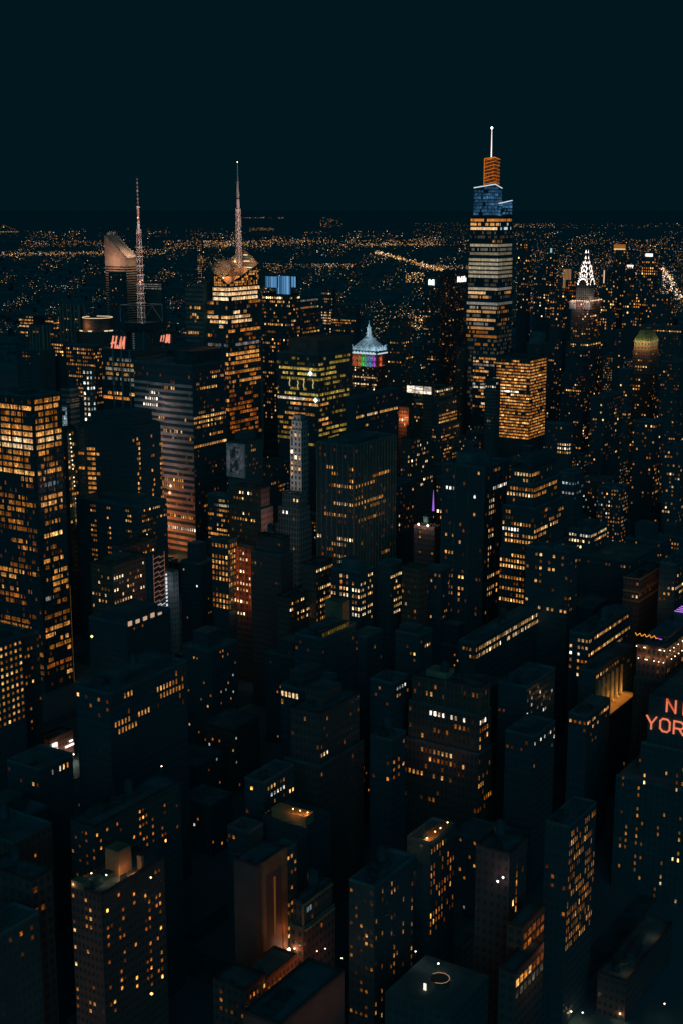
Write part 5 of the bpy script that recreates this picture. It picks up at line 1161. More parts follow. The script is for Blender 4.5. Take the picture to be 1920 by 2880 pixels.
# billboard tower
root, Ru, Lv, zt = T('billboard_tower', 'dark building carrying a tall grey billboard with a faint picture', 690, 1246, 1050, 640, 740, 1400, L=OFF, Rr=off(.05, .05, .1, .5), wall='dim', kit=.5)
b = MB(); b.box(-1.5, 0, zat(1050, 1345), -.05, Lv, zt - 1, bottom=True); bb_ = b.build('billboard', plain('billboard_grey', (.42, .42, .44), .6, var=.5, scale=.25), root)
m, t_, o_ = newmat('screen_picture'); e = N(t_, 'ShaderNodeEmission'); tc = N(t_, 'ShaderNodeTexCoord'); nz = N(t_, 'ShaderNodeTexNoise'); nz.inputs['Scale'].default_value = .3; nz.inputs['Detail'].default_value = 4; t_.links.new(tc.outputs['Object'], nz.inputs[0]); rp = N(t_, 'ShaderNodeValToRGB'); rp.color_ramp.elements[0].position = .42; rp.color_ramp.elements[0].color = (.004, .010, .014, 1); rp.color_ramp.elements[1].position = .7; rp.color_ramp.elements[1].color = (.08, .09, .10, 1); t_.links.new(nz.outputs[0], rp.inputs[0]); t_.links.new(rp.outputs[0], e.inputs[0]); t_.links.new(e.outputs[0], o_.inputs[0]); m.cycles.emission_sampling = 'NONE'
b = MB(); b.box(-1.8, Lv * .2, zat(1050, 1332), -1.55, Lv * .8, zt - 4, bottom=True); b.build('screen', m, bb_)
light((-10, Lv * .6, zt - 14), (.9, .92, 1), 550, 1, root)
root, Ru, Lv, zt = T('brown_tower', 'brown brick stepped tower lit orange on its lower corner', 735, 1378, 930, 656, 748, 1560, L=res(.07, .6, 'amber', wp=2.4, fh=4.2, rows=[(1395, .3, .8, 'warm', .7, .6), (1415, .6, 1, 'amber', .5, .8), (1445, .3, .7, 'warm', .9, .7), (1465, .1, .9, 'amber', .5, .6)]), Rr=OFF, wall='brick', ww=.5, fh=4.2, wp=2.4, tiers=((3, 2, 14),), kit=.5)
root, Ru, Lv, zt = T('brown_tower', 'rust lit masonry wing with glowing vertical edges and cream windows', 707, 1545, 900, 656, 712, 1740, L=res(.16, .75, 'warm', wp=2.4, fh=4.3, ww=.6, rows=[(1618, 0, .7, 'warm', 1, .9), (1640, 0, .8, 'warm', 1, .9), (1655, 0, .8, 'warm', 1.1, .9), (1698, .2, .8, 'warm', .9, .8)]), Rr=OFF, wall='brick', ww=.55, fh=4.3, wp=2.4, kit=.3, piers=(6, .7, .6, plain('pier_brick', (.55, .22, .10), .8)))
for y in (1560, 1600, 1645, 1690): light((-5, Lv * .85, zat(900, y)), (1, .25, .06), 420, .6, root); light((-5, Lv * .12, zat(900, y + 8)), (1, .30, .08), 240, .6, root)
T('apartment_tower', 'tower crowded with golden windows left of the rust lit wing', 642, 1524, 900, 595, 664, 1730, L=dict(res(.62, .55, 'amber', wp=2.6, fh=3.9, ww=.6, wh=.7), coh=1), Rr=res(.6, .5, 'amber', wp=2.2, fh=3.9, ww=.7, wh=.7), wall='dark', kit=.4)
T('masonry_building', 'dim stepped brick block with faint string courses left of the lit corner office', 790, 1518, 850, 720, 806, 1660, L=res(.03, .4), Rr=OFF, wall='brown', ww=.5, tiers=((3, 2, 10),), kit=.6, tank=True)
T('masonry_building', 'faint grey block hidden behind the billboard and stepped tower', 762, 1300, 1100, 742, 800, 1400, L=res(.08, .5, 'warm'), Rr=off(.02, 0, .1), wall='dim', kit=.3)
# lit corner offices in the centre
R3 = '1110'
T('office_building', 'office block of amber window triples on a south side rising to the right', 815, 1685, 815, 790, 892, 1770, L=OFF, Rr=res(.15, .5, 'amber', wp=2.0, fh=3.9, ww=.6, pat='110', rows=[(1695, .1, .6, 'amber', .6, .8), (1705, 0, .5, 'amber', .7, .9), (1712, .0, .2, 'warm', .8, .9), (1740, .3, .8, 'amber', .8, .9), (1755, .3, .7, 'amber', .7, .8)]), wall='brown', ww=.6, kit=.5)
T('office_building', 'taller block with amber windows left of the cream lit corner office', 889, 1592, 830, 880, 936, 1760, L=OFF, Rr=res(.18, .6, 'amber', wp=2.1, fh=4.0, ww=.6, rows=[(1603, 0, 1, 'amber', .9, .95), (1614, 0, .7, 'warm', .9, .9), (1662, .1, 1, 'warm', .9, .95), (1698, .2, .9, 'amber', .8, .9), (1710, .2, .9, 'warm', .9, .9), (1740, 0, 1, 'amber', .6, .8)]), wall='brown', ww=.6, kit=.4)
T('office_building', 'corner office with rows of cream and amber windows in threes at the centre', 1012, 1612, 800, 930, 1052, 1772,
    L=res(.25, .5, 'amber', wp=2.1, fh=3.9, ww=.62, wh=.6, pat=R3, rows=[(1616, .3, .7, 'amber', .5, .6), (1629, .4, .8, 'warm', .6, .9), (1640, .0, .9, 'amber', .3, .6), (1657, .4, 1, 'amber', .35, .9), (1663, 0, .5, 'warm', .9, .9), (1672, 0, .65, 'warm', 1.1, .9), (1684, 0, 1, 'warm', .8, .9), (1710, 0, 1, 'warm', .9, .95), (1722, .45, 1, 'white', 1.3, .98), (1735, 0, .3, 'white', 1.1, .98)]),
    Rr=res(.25, .6, 'warm', wp=2.1, fh=3.9, ww=.62, pat=R3, rows=[(1680, 0, .9, 'amber', .8, .9), (1720, 0, .9, 'warm', 1, .9), (1735, 0, .8, 'warm', 1, .95), (1764, 0, .7, 'warm', .8, .8)]), wall='dark', ww=.62, kit=.6, up=((.3, .3, .8, .8, 6),))
T('office_building', 'block whose south side rises right with clusters of cream windows', 1096, 1592, 850, 1085, 1130, 1745, L=OFF, Rr=res(.1, .6, 'warm', wp=2.1, fh=4.1, ww=.62, rows=[(1618, .1, .9, 'warm', 1, .9), (1632, 0, .95, 'warm', 1.1, .95), (1664, .3, .9, 'amber', .7, .9), (1698, .3, 1, 'warm', .9, .95), (1712, .3, 1, 'warm', .9, .8), (1735, .3, .8, 'warm', .7, .7)]), wall='dark', kit=.3)
T('masonry_building', 'brown brick block with dark window rows and amber lit middle floors', 1180, 1602, 840, 1128, 1184, 1765, L=res(.06, .6, 'amber', wp=2.2, fh=4.1, ww=.55, rows=[(1697, .1, .8, 'amber', .6, .6), (1710, .3, 1, 'warm', .8, .6), (1722, .2, .9, 'amber', .5, .5), (1742, .1, .9, 'amber', .4, .4)]), Rr=OFF, wall='brick', ww=.5, wh=.55, fh=4.1, wp=2.2, kit=.4)
T('apartment_tower', 'dark grid block of small amber and greenish windows right of the brown brick', 1240, 1605, 880, 1184, 1262, 1750, L=res(.22, .35, 'amber', wp=2.8, fh=4.2, ww=.45, wh=.5), Rr=res(.1, .3), wall='dark', kit=.4)
T('apartment_tower', 'dark tower behind the brown brick block with few cream windows', 1230, 1520, 960, 1170, 1260, 1620, L=res(.05, .6, 'warm'), Rr=res(.04, .5), wall='dark', kit=.5)

EX = [('office_block', 'lit floored block between the striped tower and the billboard tower', 640, 1398, 1060, 584, 646, 1530, dict(off(.08, .2, .5, .5, wp=2.2, fh=4, merge=4, rows=[(1412, .1, .5, 'green', .4, .7), (1424, .0, .6, 'beige', .5, .8), (1440, 0, .7, 'amber', .5, .8), (1452, .2, 1, 'amber', .6, .85), (1466, .1, .9, 'orange', .6, .7), (1475, .2, 1, 'amber', .6, .6)])), 'dark'),
 ('office_tower', 'dark tower of faint vertical piers with a bright lamp cluster below', 1600, 1196, 1230, 1534, 1606, 1290, dict(res(.02, .5, 'warm', wp=2.4, rows=[(1207, .3, .5, 'warm', .8, .4), (1250, .05, .5, 'warm', .8, .9), (1262, .05, .5, 'white', .9, .85), (1272, .05, .5, 'amber', .7, .9)])), 'dark'),
 ('apartment_tower', 'dark tower with amber rows rising right below the slim dotted tower', 1700, 1120, 1350, 1660, 1752, 1320, dict(res(.06, .5, 'amber')), 'dark'),
 ('apartment_tower', 'dark tower scattered with amber windows left of two tiny red roof lamps', 1842, 1190, 1250, 1782, 1862, 1430, dict(res(.1, .5, 'amber', wp=2.6)), 'dark'),
 ('apartment_tower', 'dark tower with sparse pale windows low down at the right edge', 1915, 1265, 1150, 1868, 1960, 1480, dict(res(.07, .5, 'warm')), 'dark'),
 ('office_block', 'dark block with four cool square windows right of the stepped office tower', 1616, 1335, 1000, 1570, 1640, 1420, dict(res(.02, .4, 'cool'), rows=[(1362, .1, .8, 'cool', .4, .6), (1385, .0, .9, 'grey', .35, .6)]), 'dark'),
 ('apartment_building', 'dark building with three amber windows near the lit brown cornice corner', 1900, 1590, 780, 1856, 1960, 1700, dict(res(.06, .6, 'amber'), rows=[(1660, .0, .6, 'warm', .9, .9), (1676, .2, .7, 'amber', .8, .8)]), 'dark'),
 ('apartment_tower', 'dark tower with small amber dots just left of the mansard tower', 1770, 1040, 1550, 1738, 1776, 1280, dict(res(.06, .5, 'amber')), 'dark'),
 ('office_tower', 'dark tower with dotted rows under the broad slab with the roof emblem', 1180, 1010, 1650, 1158, 1200, 1150, dict(res(.12, .55, 'warm', wp=2.6)), 'dim'),
 ('office_block', 'dark block with amber row ends between the pier tower and the brick tower', 1120, 1365, 1080, 1106, 1162, 1500, dict(res(.04, .5), rows=[]), 'dark')]
for (nm, lb, xC, yC, D, xL, xR, yb, sp_, wl_) in EX: T(nm, lb, xC, yC, D, xL, xR, yb, L=sp_, wall=wl_, kit=.4)
# right of centre towers
T('office_tower', 'big dark tower with one white lit floor under its flat top', 1360, 1318, 900, 1242, 1430, 1750, L=dict(off(.008, 0, .04, .5, fh=4.1, wp=2.7, ww=.6, wh=.6, pat='1110'), rows=[(1338, .1, .9, 'amber', .7, .14), (1341, .05, .5, 'warm', .8, .25), (1388, .5, .97, 'white', 1.3, .9), (1392, .05, .3, 'white', 1.3, .9), (1517, .4, .98, 'amber', .6, .5), (1535, .5, .7, 'warm', .5, .4), (1562, .3, .9, 'amber', .7, .3), (1633, .4, .97, 'amber', .8, .85), (1662, .45, .98, 'amber', .8, .8), (1676, .5, .8, 'amber', .7, .7), (1690, .5, .7, 'amber', .5, .7)]),
    Rr=dict(off(.02, 0, .05, .5, fh=4.1, wp=2.7, ww=.6, wh=.6), c0=0, rows=[(1338, .4, .7, 'amber', .5, .5), (1389, .35, .95, 'white', 1.1, .9), (1419, .2, .4, 'warm', 1, .9), (1434, .2, .4, 'amber', 1, .9), (1448, .2, .4, 'amber', .9, .9), (1495, .2, .4, 'amber', .6, .9), (1520, .2, .4, 'warm', .8, .7), (1545, .2, .35, 'warm', .9, .9), (1560, .2, .3, 'amber', .9, .9), (1578, .2, .3, 'warm', .8, .9), (1592, .2, .3, 'amber', .8, .9), (1605, .2, .3, 'amber', .8, .9), (1640, .2, .8, 'amber', .8, .8), (1665, .2, .9, 'amber', .8, .8), (1680, .1, .8, 'amber', .7, .8)]), wall='dark', kit=.5, up=((.2, .3, .7, .8, 8),), piers=(10.5, 1, .5, plain('pier_dim', (.12, .16, .17), .8)))
T('stepped_office_tower', 'stepped office tower with bright window rows wrapping its near corner', 1494, 1322, 850, 1436, 1562, 1700,
    L=dict(off(.06, .08, .2, .6, fh=3.75, wp=2.05, ww=.66, wh=.62), rows=[(1342, .0, .8, 'warm', .8, .95), (1356, .1, .4, 'warm', .7, .7), (1367, 0, .9, 'warm', .8, .85), (1380, 0, .9, 'amber', .4, .8), (1391, 0, 1, 'warm', .9, .95), (1418, .3, .95, 'amber', .5, .7), (1430, .5, .9, 'amber', .6, .6), (1440, .5, .9, 'amber', .5, .5), (1467, .1, 1, 'amber', .8, .9), (1493, 0, 1, 'white', 1.4, .97), (1506, .0, .9, 'warm', .7, .85), (1518, 0, .9, 'amber', .8, .85), (1546, .2, 1, 'amber', .7, .8), (1558, .2, 1, 'amber', .6, .7), (1569, .25, 1, 'white', 1.2, .9), (1582, .2, 1, 'amber', .8, .9), (1617, .2, 1, 'amber', .9, .95), (1628, .2, 1, 'amber', .4, .8), (1652, .2, 1, 'amber', .8, .9), (1689, .2, 1, 'amber', .9, .95)]),
    Rr=dict(off(.04, .05, .2, .5, fh=3.75, wp=2.05, ww=.66, wh=.62), rows=[(1342, .0, .3, 'amber', .6, .8), (1367, 0, .3, 'amber', .4, .8), (1391, 0, .9, 'amber', .6, .9), (1467, .5, .9, 'amber', .6, .8), (1493, 0, .8, 'amber', .9, .95), (1506, 0, .4, 'amber', .5, .8)]), wall='dim', ww=.66, tiers=((2.5, 3, 9), (5, 5, 24), (6, 8, 52)), kit=.4)
T('office_tower', 'dark tower right of the stepped office tower with two rows of amber pairs', 1600, 1555, 800, 1478, 1625, 1740, L=res(.02, .5, 'amber', wp=3, fh=4.2, ww=.6, pat='110', rows=[(1572, .1, 1, 'amber', .6, .7), (1610, .1, 1, 'amber', .7, .75), (1650, .2, 1, 'amber', .8, .5), (1700, .0, 1, 'amber', .6, .5), (1722, 0, .7, 'warm', .9, .9)]), Rr=res(.05, .4), wall='dark', kit=.6)
T('masonry_tower', 'dark wide tower with a crown of cream windows rising to the right', 1660, 1495, 900, 1598, 1704, 1590, L=dict(res(.02, .5, 'warm', wp=2.1, fh=4, ww=.62), rows=[(1507, .0, .95, 'white', 1.1, .93), (1518, 0, .95, 'warm', 1, .9), (1543, .4, .6, 'amber', .8, .9)]), Rr=dict(res(.03, .5, 'warm', wp=2.1, fh=4, ww=.62), rows=[(1507, 0, 1, 'warm', 1, .95), (1518, .3, 1, 'amber', .7, .85)]), wall='dark', tiers=((5, 30, 16), (10, 42, 60)), kit=.4)
root, Ru, Lv, zt = T('masonry_building', 'corner building outlined by a lit brown cornice and string courses', 1797, 1628, 800, 1762, 1857, 1710, L=res(.15, .6, 'warm', wp=2.6, fh=4, rows=[(1685, .0, .6, 'warm', .9, .8)]), Rr=res(.05, .4, rows=[(1630, .2, 1, 'amber', .3, .4)]), wall='brown', ww=.5, kit=.4)
CN = plain('cornice_tan', (.62, .34, .20), .8)
b = MB()
for y in (1627, 1664, 1690): z = zat(800, y); b.box(-.9, -.9, z - .8, Ru, -.02, z, bottom=True); b.box(-.9, 0, z - .8, -.02, Lv, z, bottom=True)
b.build('cornice', CN, root); light((-14, -10, zat(800, 1655)), (1, .46, .22), 600, 2, root); light((Ru * .5, -14, zat(800, 1650)), (1, .46, .22), 300, 2, root)
T('office_block', 'long dark slab with three lit floors rising to a bright cream bay', 1336, 1812, 740, 1288, 1520, 1870, L=res(.03, .5, 'amber', wp=2.2, fh=4.2, ww=.6, rows=[(1818, .05, .9, 'amber', .4, .9), (1834, 0, .9, 'warm', .6, .6), (1850, .1, .3, 'amber', .5, .8)]),
    Rr=dict(res(.03, .5, 'amber', wp=1.9, fh=4.2, ww=.5, wh=.6), rows=[(1820, .0, .92, 'amber', .75, .9), (1838, .02, .95, 'warm', .7, .75), (1854, 0, 1, 'warm', .9, .8), (1868, 0, .6, 'warm', .8, .6)]), wall='dark', kit=.7, tank=True)
T('office_block', 'broad dark block with amber window rows turning its corner above lit columns', 1655, 1788, 720, 1600, 1772, 1920, L=res(.03, .5, 'amber', wp=2.2, fh=4, ww=.64, pat=R3, rows=[(1797, 0, .8, 'warm', .7, .85), (1833, 0, 1, 'warm', .8, .95), (1848, .5, 1, 'white', 1, .9), (1866, 0, 1, 'amber', .5, .9), (1884, 0, 1, 'amber', .3, .9), (1900, 0, .9, 'warm', .6, .85)]),
    Rr=dict(res(.04, .5, 'amber', wp=1.9, fh=4, ww=.55), rows=[(1800, 0, .95, 'amber', .75, .9), (1838, 0, 1, 'amber', .75, .9), (1853, .1, .8, 'amber', .6, .6), (1868, 0, .9, 'warm', .6, .8)]), wall='dark', kit=.7, up=((.5, .2, .62, .5, 7),))
root, Ru, Lv, zt = T('columned_building', 'low front with tall floodlit columns glowing gold at their feet', 1675, 1893, 690, 1655, 1780, 2000, L=OFF, Rr=dict(res(.0, .5, 'amber', wp=1.9, fh=4, ww=.55, m=.4, c0=0), rows=[(1899, 0, .6, 'amber', .7, .85)]), wall='dark', kit=.3)
zc0, zc1 = zat(690, 1995), zat(690, 1915); n = 6; span = slen(wpt(root, (0, 0, zt)), U2, 1742)
for k in range(n):
    x = 1 + (span - 2) * k / (n - 1); b = MB(); b.tube((x, -1.6, zc0), (x, -1.6, zc1), .9, .75, n=8); b.box(x - 1.2, -2.8, zc0 - .8, x + 1.2, -.4, zc0, bottom=True); b.build('column', plain('column_stone', (.55, .42, .28), .8), root)
    light((x + .3, -4.2, zc0 + .8), (1, .46, .10), 330, .3, root)
    light((x - 1.6, -4.0, zc0 + 4), (1, .46, .10), 120, .3, root)
b = MB(); b.box(-1, -9, zc0 - 1.6, span + 4, -.1, zc0 - .85, bottom=True); b.build('terrace', plain('terrace_stone', (.5, .34, .18), .9), root)
for k in range(4): light((span * (.3 + .22 * k), -8, zc0 + 2), (1, .40, .06), 130, .4, root)
# uplit hotel
D_ = 660
root, Ru, Lv, zt = T('hotel', 'brown stone hotel with rows of warm uplights along its facade', 1872, 1831, D_, 1790, 1990, 1935, L=res(.04, .4, 'amber', fh=4, wp=2.4, ww=.5), Rr=res(.04, .4, 'amber', fh=4, wp=2.2, ww=.5), wall='brown', ww=.45, wh=.6, fh=4, wp=2.4, kit=.4, cat='hotel', tiers=((1, 1, 17),), piers=None)
UL = emit('uplight', (1, .72, .42), 5)
for face, ln, ts, yy in (('W', Lv, (.9, .66, .60, .36, .20, .04), 1862), ('S', Ru, (.06, .14, .22, .30, .38, .46, .6, .7), 1858), ('W', Lv, (.98, .72, .68, .2, .16, .03), 1829), ('S', Ru, (.02, .1, .2, .3, .36), 1830)):
    for t in ts:
        z = zat(D_, yy); p = (-1.6, ln * t, z) if face == 'W' else (ln * t, -1.6, z)
        b = MB(); b.octa(p, .32); b.build('uplight', UL, root); light((p[0] + .4, p[1] + (0 if face == 'W' else .4), p[2] + .6), (1, .5, .16), 42, .2, root)
b = MB(); pts = []
for k in range(15): pts.append((-.5 + k * 1.1 * 0 + 2, Lv * (1.12 - .055 * k), zt + 5.4 + 1.1 * (1 if k % 3 == 0 else -.3 if k % 3 == 1 else .2)))
for a, c in zip(pts, pts[1:]): b.tube(a, c, .16, n=4)
b.build('string_light', emit('string_amber', (1, .36, .05), 1.2), root)
b = MB()
for (t0, t1, y, dz) in ((.42, .26, 4, 4.5), (.40, .30, 6, 3.6)): b.tube((y, Lv * t0, zt + dz), (y, Lv * t1, zt + dz), .16, n=4)
b.build('purple_tube', emit('purple_tube', (.55, .08, .75), 1.0), root)
root, Ru, Lv, zt = T('rooftop_bar', 'dark rooftop with parallel purple light tubes at the right edge', 1990, 1740, 690, 1893, 2060, 1785, L=OFF, Rr=OFF, wall='dark', kit=.2)
b = MB()
for k in range(4): b.tube((-.6 + 3.4 * k, Lv * .97, zt + 1.5), (-.6 + 3.4 * k, Lv * .30, zt + 1.5), .22, n=4)
b.build('purple_tube', emit('purple_tube2', (.60, .22, .95), 1.1), root)
# ================================================================== lettered hotel at the right edge
D_ = 600
root, Ru, Lv, zt = T('lettered_hotel', 'stepped dark hotel with giant glowing red roof letters at the right edge', 2008, 1990, D_, 1824, 2180, 2760,
    L=OFF, Rr=OFF, wall='dim', ww=.45, wh=.5, fh=3.5, wp=2.7, kit=.3, cat='hotel', tiers=((3, 3, 24), (15, 6, 38)))
NR = [emit('neon_red', (1, .24, .13), .85), emit('neon_orange', (1, .15, .04), .7)]
for word, y, px0, ht, wd, gap in (('NEW', 2006, 1876, 6.0, 4.3, 8.2), ('YORKER', 2064, 1822, 6.2, 4.7, 6.7)):
    z = zat(D_, y + 20); a = Lv - slen(wpt(root, (0, 0, zt)), V2, px0)
    b = MB(); b.box(-.3, 0, z - .9, -.02, Lv - a + .5, z - .6, bottom=True)
    for k in range(int((Lv - a) / 3)): b.tube((-.25, 3 * k + 1, z - .6), (-.25, 3 * k + 1, z + ht), .08, n=4)
    lf = b.build('letter_frame', METAL, root)
    for k, ch in enumerate(word): letter(lf, ch, 'W', (0, Lv), a + k * gap, z, wd, ht, .74, .9, NR if ch in 'NE' else [NR[0]])
# windows of the lettered hotel
items = []; z = zat(D_, 2140); cw = 2.6
while z > zat(D_, 2760):
    for c in range(1, int((Lv + 20) / cw)):
        if c % 7 in (0, 3, 4): continue
        if rng.random() < .30: items.append(('W', -15, -6, cw, .38, c, 1, z - 1.9, z, pal('amber' if rng.random() < .85 else 'warm', math.exp(rng.gauss(-1.25, .85)))))
    z -= 3.5
put_windows(root, items, D_, 100)
# ================================================================== lower part of the picture
T('apartment_tower', 'dark tower at the left edge with columns of small amber windows', 64, 1795, 690, -80, 110, 2080, L=res(0.060, .4), Rr=dict(res(0.180, .4)), wall='dark', kit=.5)
T('apartment_building', 'left edge building whose amber windows step up to the right', -60, 1830, 640, -140, 62, 2090, L=OFF, Rr=dict(res(0.718, .45, 'amber', fh=3.6, wp=3.4, ww=.5, wh=.5), coh=.9), wall='dark', kit=.4)
b_, Ru, Lv, zt = T('theatre_building', 'small building fronted by a blazing white shop sign and bulb row', 140, 2085, 750, 118, 206, 2170, L=OFF, Rr=OFF, wall='brown', kit=.3)
SGN = emit('shop_white', (1, .78, .62), 1.9); SGR = emit('shop_red', (1, .30, .16), .9)
for (x0, x1, y0, y1, mt) in ((.08, .28, 2095, 2108, SGN), (.06, .30, 2112, 2130, SGN), (.1, .24, 2104, 2111, SGR), (.62, .98, 2118, 2123, SGN), (.80, .94, 2107, 2111, SGN), (.08, .5, 2134, 2137, SGN)):
    b = MB(); b.box(Ru * x0, -.9, zat(750, y1), Ru * x1, -.3, zat(750, y0), bottom=True); b.build('shop_sign', mt, b_)
BW_ = emit('bulb_hot', (1, .84, .7), 12)
for k in range(6):
    b = MB(); b.octa((Ru * (.12 + .15 * k), -2.2, zat(750, 2146)), .55); b.tube((Ru * (.12 + .15 * k), -.05, zat(750, 2144)), (Ru * (.12 + .15 * k), -2.2, zat(750, 2145)), .12, n=4, mat=1); b.build('bulb', [BW_, METAL], b_)
light((Ru * .3, -6, zat(750, 2130)), (1, .55, .3), 900, 1, b_); light((Ru * .7, -6, zat(750, 2145)), (1, .55, .3), 500, 1, b_); light((-5, Lv * .4, zat(750, 2120)), (1, .45, .2), 350, 1, b_)
T('office_building', 'dark building with tall amber windows rising right above a black void at lower left', 308, 1955, 575, 214, 525, 2085, L=res(0.060, .4), Rr=dict(res(0.060, .45, 'amber', fh=3.9, wp=2.3, ww=.5, wh=.7, sig=.3), rows=[(1990, .62, .98, 'orange', .5, .75), (2008, .6, .75, 'amber', .8, .95), (2015, .6, .98, 'amber', .45, .8), (2040, .05, .4, 'amber', .7, .85), (2048, .2, .6, 'amber', .6, .5), (2068, .02, .35, 'amber', .6, .8)]), wall='dark', kit=.7, tank=True)
T('masonry_building', 'brown block with amber windows beside the neon zigzag stair', 318, 1595, 830, 256, 420, 1730, L=res(0.120, .7, 'warm', wp=2.6, fh=4, ww=.5, rows=[(1620, .1, .3, 'warm', .9, .9), (1660, .1, .6, 'warm', .9, .8), (1690, 0, .8, 'warm', .9, .75)]), Rr=res(0.270, .6, 'warm', wp=2.4, fh=4, ww=.5, rows=[(1620, 0, .25, 'warm', 1, .9), (1634, 0, .3, 'warm', 1, .9), (1690, 0, .5, 'warm', 1, .8)]), wall='brick', ww=.5, kit=.5)
T('masonry_tower', 'brown masonry tower with roof plant at the foot of the dark many sided tower', 352, 1540, 870, 318, 440, 1650, L=res(0.150, .5, 'amber', wp=2.4, fh=4), Rr=res(0.210, .5, 'amber', wp=2.4, fh=4), wall='brown', kit=.9, tank=True)
# neon stair sign
D_ = 800
P = at(430, 1560, D_); root = empty('neon_sign_tower', (P[0], P[1], 0), 'slim vertical tower outlined by red and white zigzag neon', 'sign', None, ANG)
sw, zt = slen(P, U2, 461), P[2]; zb = zat(D_, 1745)
b = MB(); b.box(0, 0, 0, sw, 6, zt, 0, 1, 3, 3); b.build('core', facade('dark', .6, .5), root)
nr, nw = MB(), MB(); k = 0; z = zt - 2
while z > zb:
    m_ = nr if z > zb + (zt - zb) * .28 else nw
    zz = [(0, z - 1.2), (sw * .45, z - .3), (sw * .45, z - 1.6), (sw, z - .2)] if k % 2 else [(0, z - .9), (sw * .6, z), (sw * .6, z - 1.3), (sw, z - .6)]
    for a, c in zip(zz, zz[1:]): m_.tube((a[0], -.4, a[1]), (c[0], -.4, c[1]), .13, n=4)
    z -= 3.0; k += 1
for x in (0, sw): nr.tube((x, -.4, zb + (zt - zb) * .28), (x, -.4, zt), .10, n=4)
nr.build('neon_tube', emit('neon_rust', (1, .38, .24), .38), root); nw.build('neon_tube', emit('neon_pale', (1, .80, .66), 1.2), root)
b = MB(); z = zat(D_, 1625)
while z > zb - 4: b.box(sw + .6, -.7, z - rng.uniform(.8, 1.9), sw + 1.7, -.3, z, bottom=True); z -= 2.4
b.build('vertical_lettering', emit('letter_cool', (.8, .92, 1), .9), root)['kind'] = 'stuff'
b = MB(); b.tube((sw * .2, -.8, zb + 8), (sw, -.8, zb + 5.5), .7, n=5); b.tube((sw * .7, -.6, zb + 5), (sw * .7, -.6, zb - 6), .35, n=5); b.build('canopy_light', emit('canopy', (1, .86, .74), 1.6), root)
root, Ru, Lv, zt = T('masonry_building', 'pale grey lit flank wall right of the neon zigzag tower', 486, 1612, 845, 464, 502, 1690, L=OFF, Rr=res(0.075, .4, 'cool'), wall='pale', ww=.3, wh=.4, kit=.2, minw=5)
light((-8, Lv * .3, zt - 8), (.75, .88, 1), 380, 1, root); light((Ru * .5, -9, zt - 12), (.75, .88, 1), 260, 1, root)
root, Ru, Lv, zt = T('theatre_building', 'dark long roof with a ragged line of small lamps along its far edge', 358, 1760, 760, 250, 480, 1800, L=OFF, Rr=res(0.060, .5), wall='dark', kit=.4)
for k in range(5): b = MB(); b.box(Ru * (.02 + .17 * k), -.5, zt - .6, Ru * (.10 + .17 * k), -.1, zt + rng.uniform(.3, 2.6), bottom=True); b.build('sign_light', emit('sign_dimwarm', (1, .62, .40), .55), root)
# residential towers lower left
RW = dict(fh=3.1, wp=1.9, wh=.44, ww=.55)
root, Ru, Lv, zt = T('apartment_tower', 'tall slab apartment block rising behind a lamp lit roof terrace', 268, 2330, 480, 198, 508, 2560, L=dict(res(0.105, .4, 'orange'), **RW), Rr=dict(res(0.38, .34, 'orange', sig=.8, pat='11010011000101'), **RW), wall='dim', ww=.55, wh=.44, fh=3.1, wp=1.9, kit=.8, tank=True)
root, Ru, Lv, zt = T('apartment_tower', 'near apartment tower with amber windows and a lamp lit terrace roof', 284, 2522, 405, 200, 462, 2890, L=dict(res(.46, .6, 'amber', sig=.6, pat='00110010110'), **RW), Rr=dict(res(.50, .42, 'orange', sig=.85, pat='0110110010011'), **RW), wall='brown', ww=.55, wh=.44, fh=3.1, wp=1.9, kit=.6)
for q in ((Ru * .42, Lv * .3, zt, Ru * .62, Lv * .75, zt + 9), (Ru * .66, Lv * .05, zt, Ru * .70, Lv * .2, zt + 5), (Ru * .34, Lv * .04, zt, Ru * .42, Lv * .1, zt + 2.2), (-.3, Lv * .55, zt, Ru * .1, Lv * .95, zt + 2.6)):
    b = MB(); b.box(*q); b.build('stair_house', plain('render_brown', (.42, .26, .17), .9), root)
for (px, y, D, pw) in ((209, 2482, 412, 40), (241, 2472, 414, 25), (258, 2456, 416, 25), (300, 2461, 414, 30), (394, 2398, 452, 60), (435, 2413, 450, 90), (425, 2468, 405, 20)):
    lamp('white globe lamp on the terrace roof of the near apartment tower', px, y, D, (1, .66, .36), pw, .33, 1.8, 'terrace globe lamps of the near apartment tower', 'terrace_lamp', 14)
p = wpt(root, (Ru * .5, Lv * .02, zt + 2)); light(p, (1, .42, .14), 170, .3); p = wpt(root, (Ru * .40, Lv * .2, zt + 2)); light(p, (1, .42, .14), 130, .3)
for k in range(5): p = wpt(root, (-10, Lv * (.1 + .2 * k), zt - 8 - 14 * k)); light(p, (1, .45, .18), 110, 2)
T('masonry_building', 'faint brown framed building cut off by the left edge', 88, 2482, 430, -40, 130, 2660, L=res(0.060, .3, 'red'), Rr=dict(res(0.105, .3, 'orange')), wall='brown', ww=.6, wh=.6, fh=4, wp=3.4, kit=.4, tank=True)
T('apartment_building', 'unlit low block with three small amber windows in the lower left corner', -10, 2640, 400, -80, 110, 2760, L=OFF, Rr=dict(res(0.150, .3, 'orange')), wall='dark', kit=.4)
T('apartment_building', 'dark block with a lone cluster of cream windows near the bottom left', 110, 2168, 560, 20, 205, 2230, L=res(0.060, .3), Rr=dict(res(0.060, .5, 'warm', wp=2.4, fh=4, ww=.4, wh=.7), rows=[(2182, .3, .95, 'beige', .5, .6), (2198, .3, .95, 'amber', .5, .6)]), wall='dark', kit=.2)
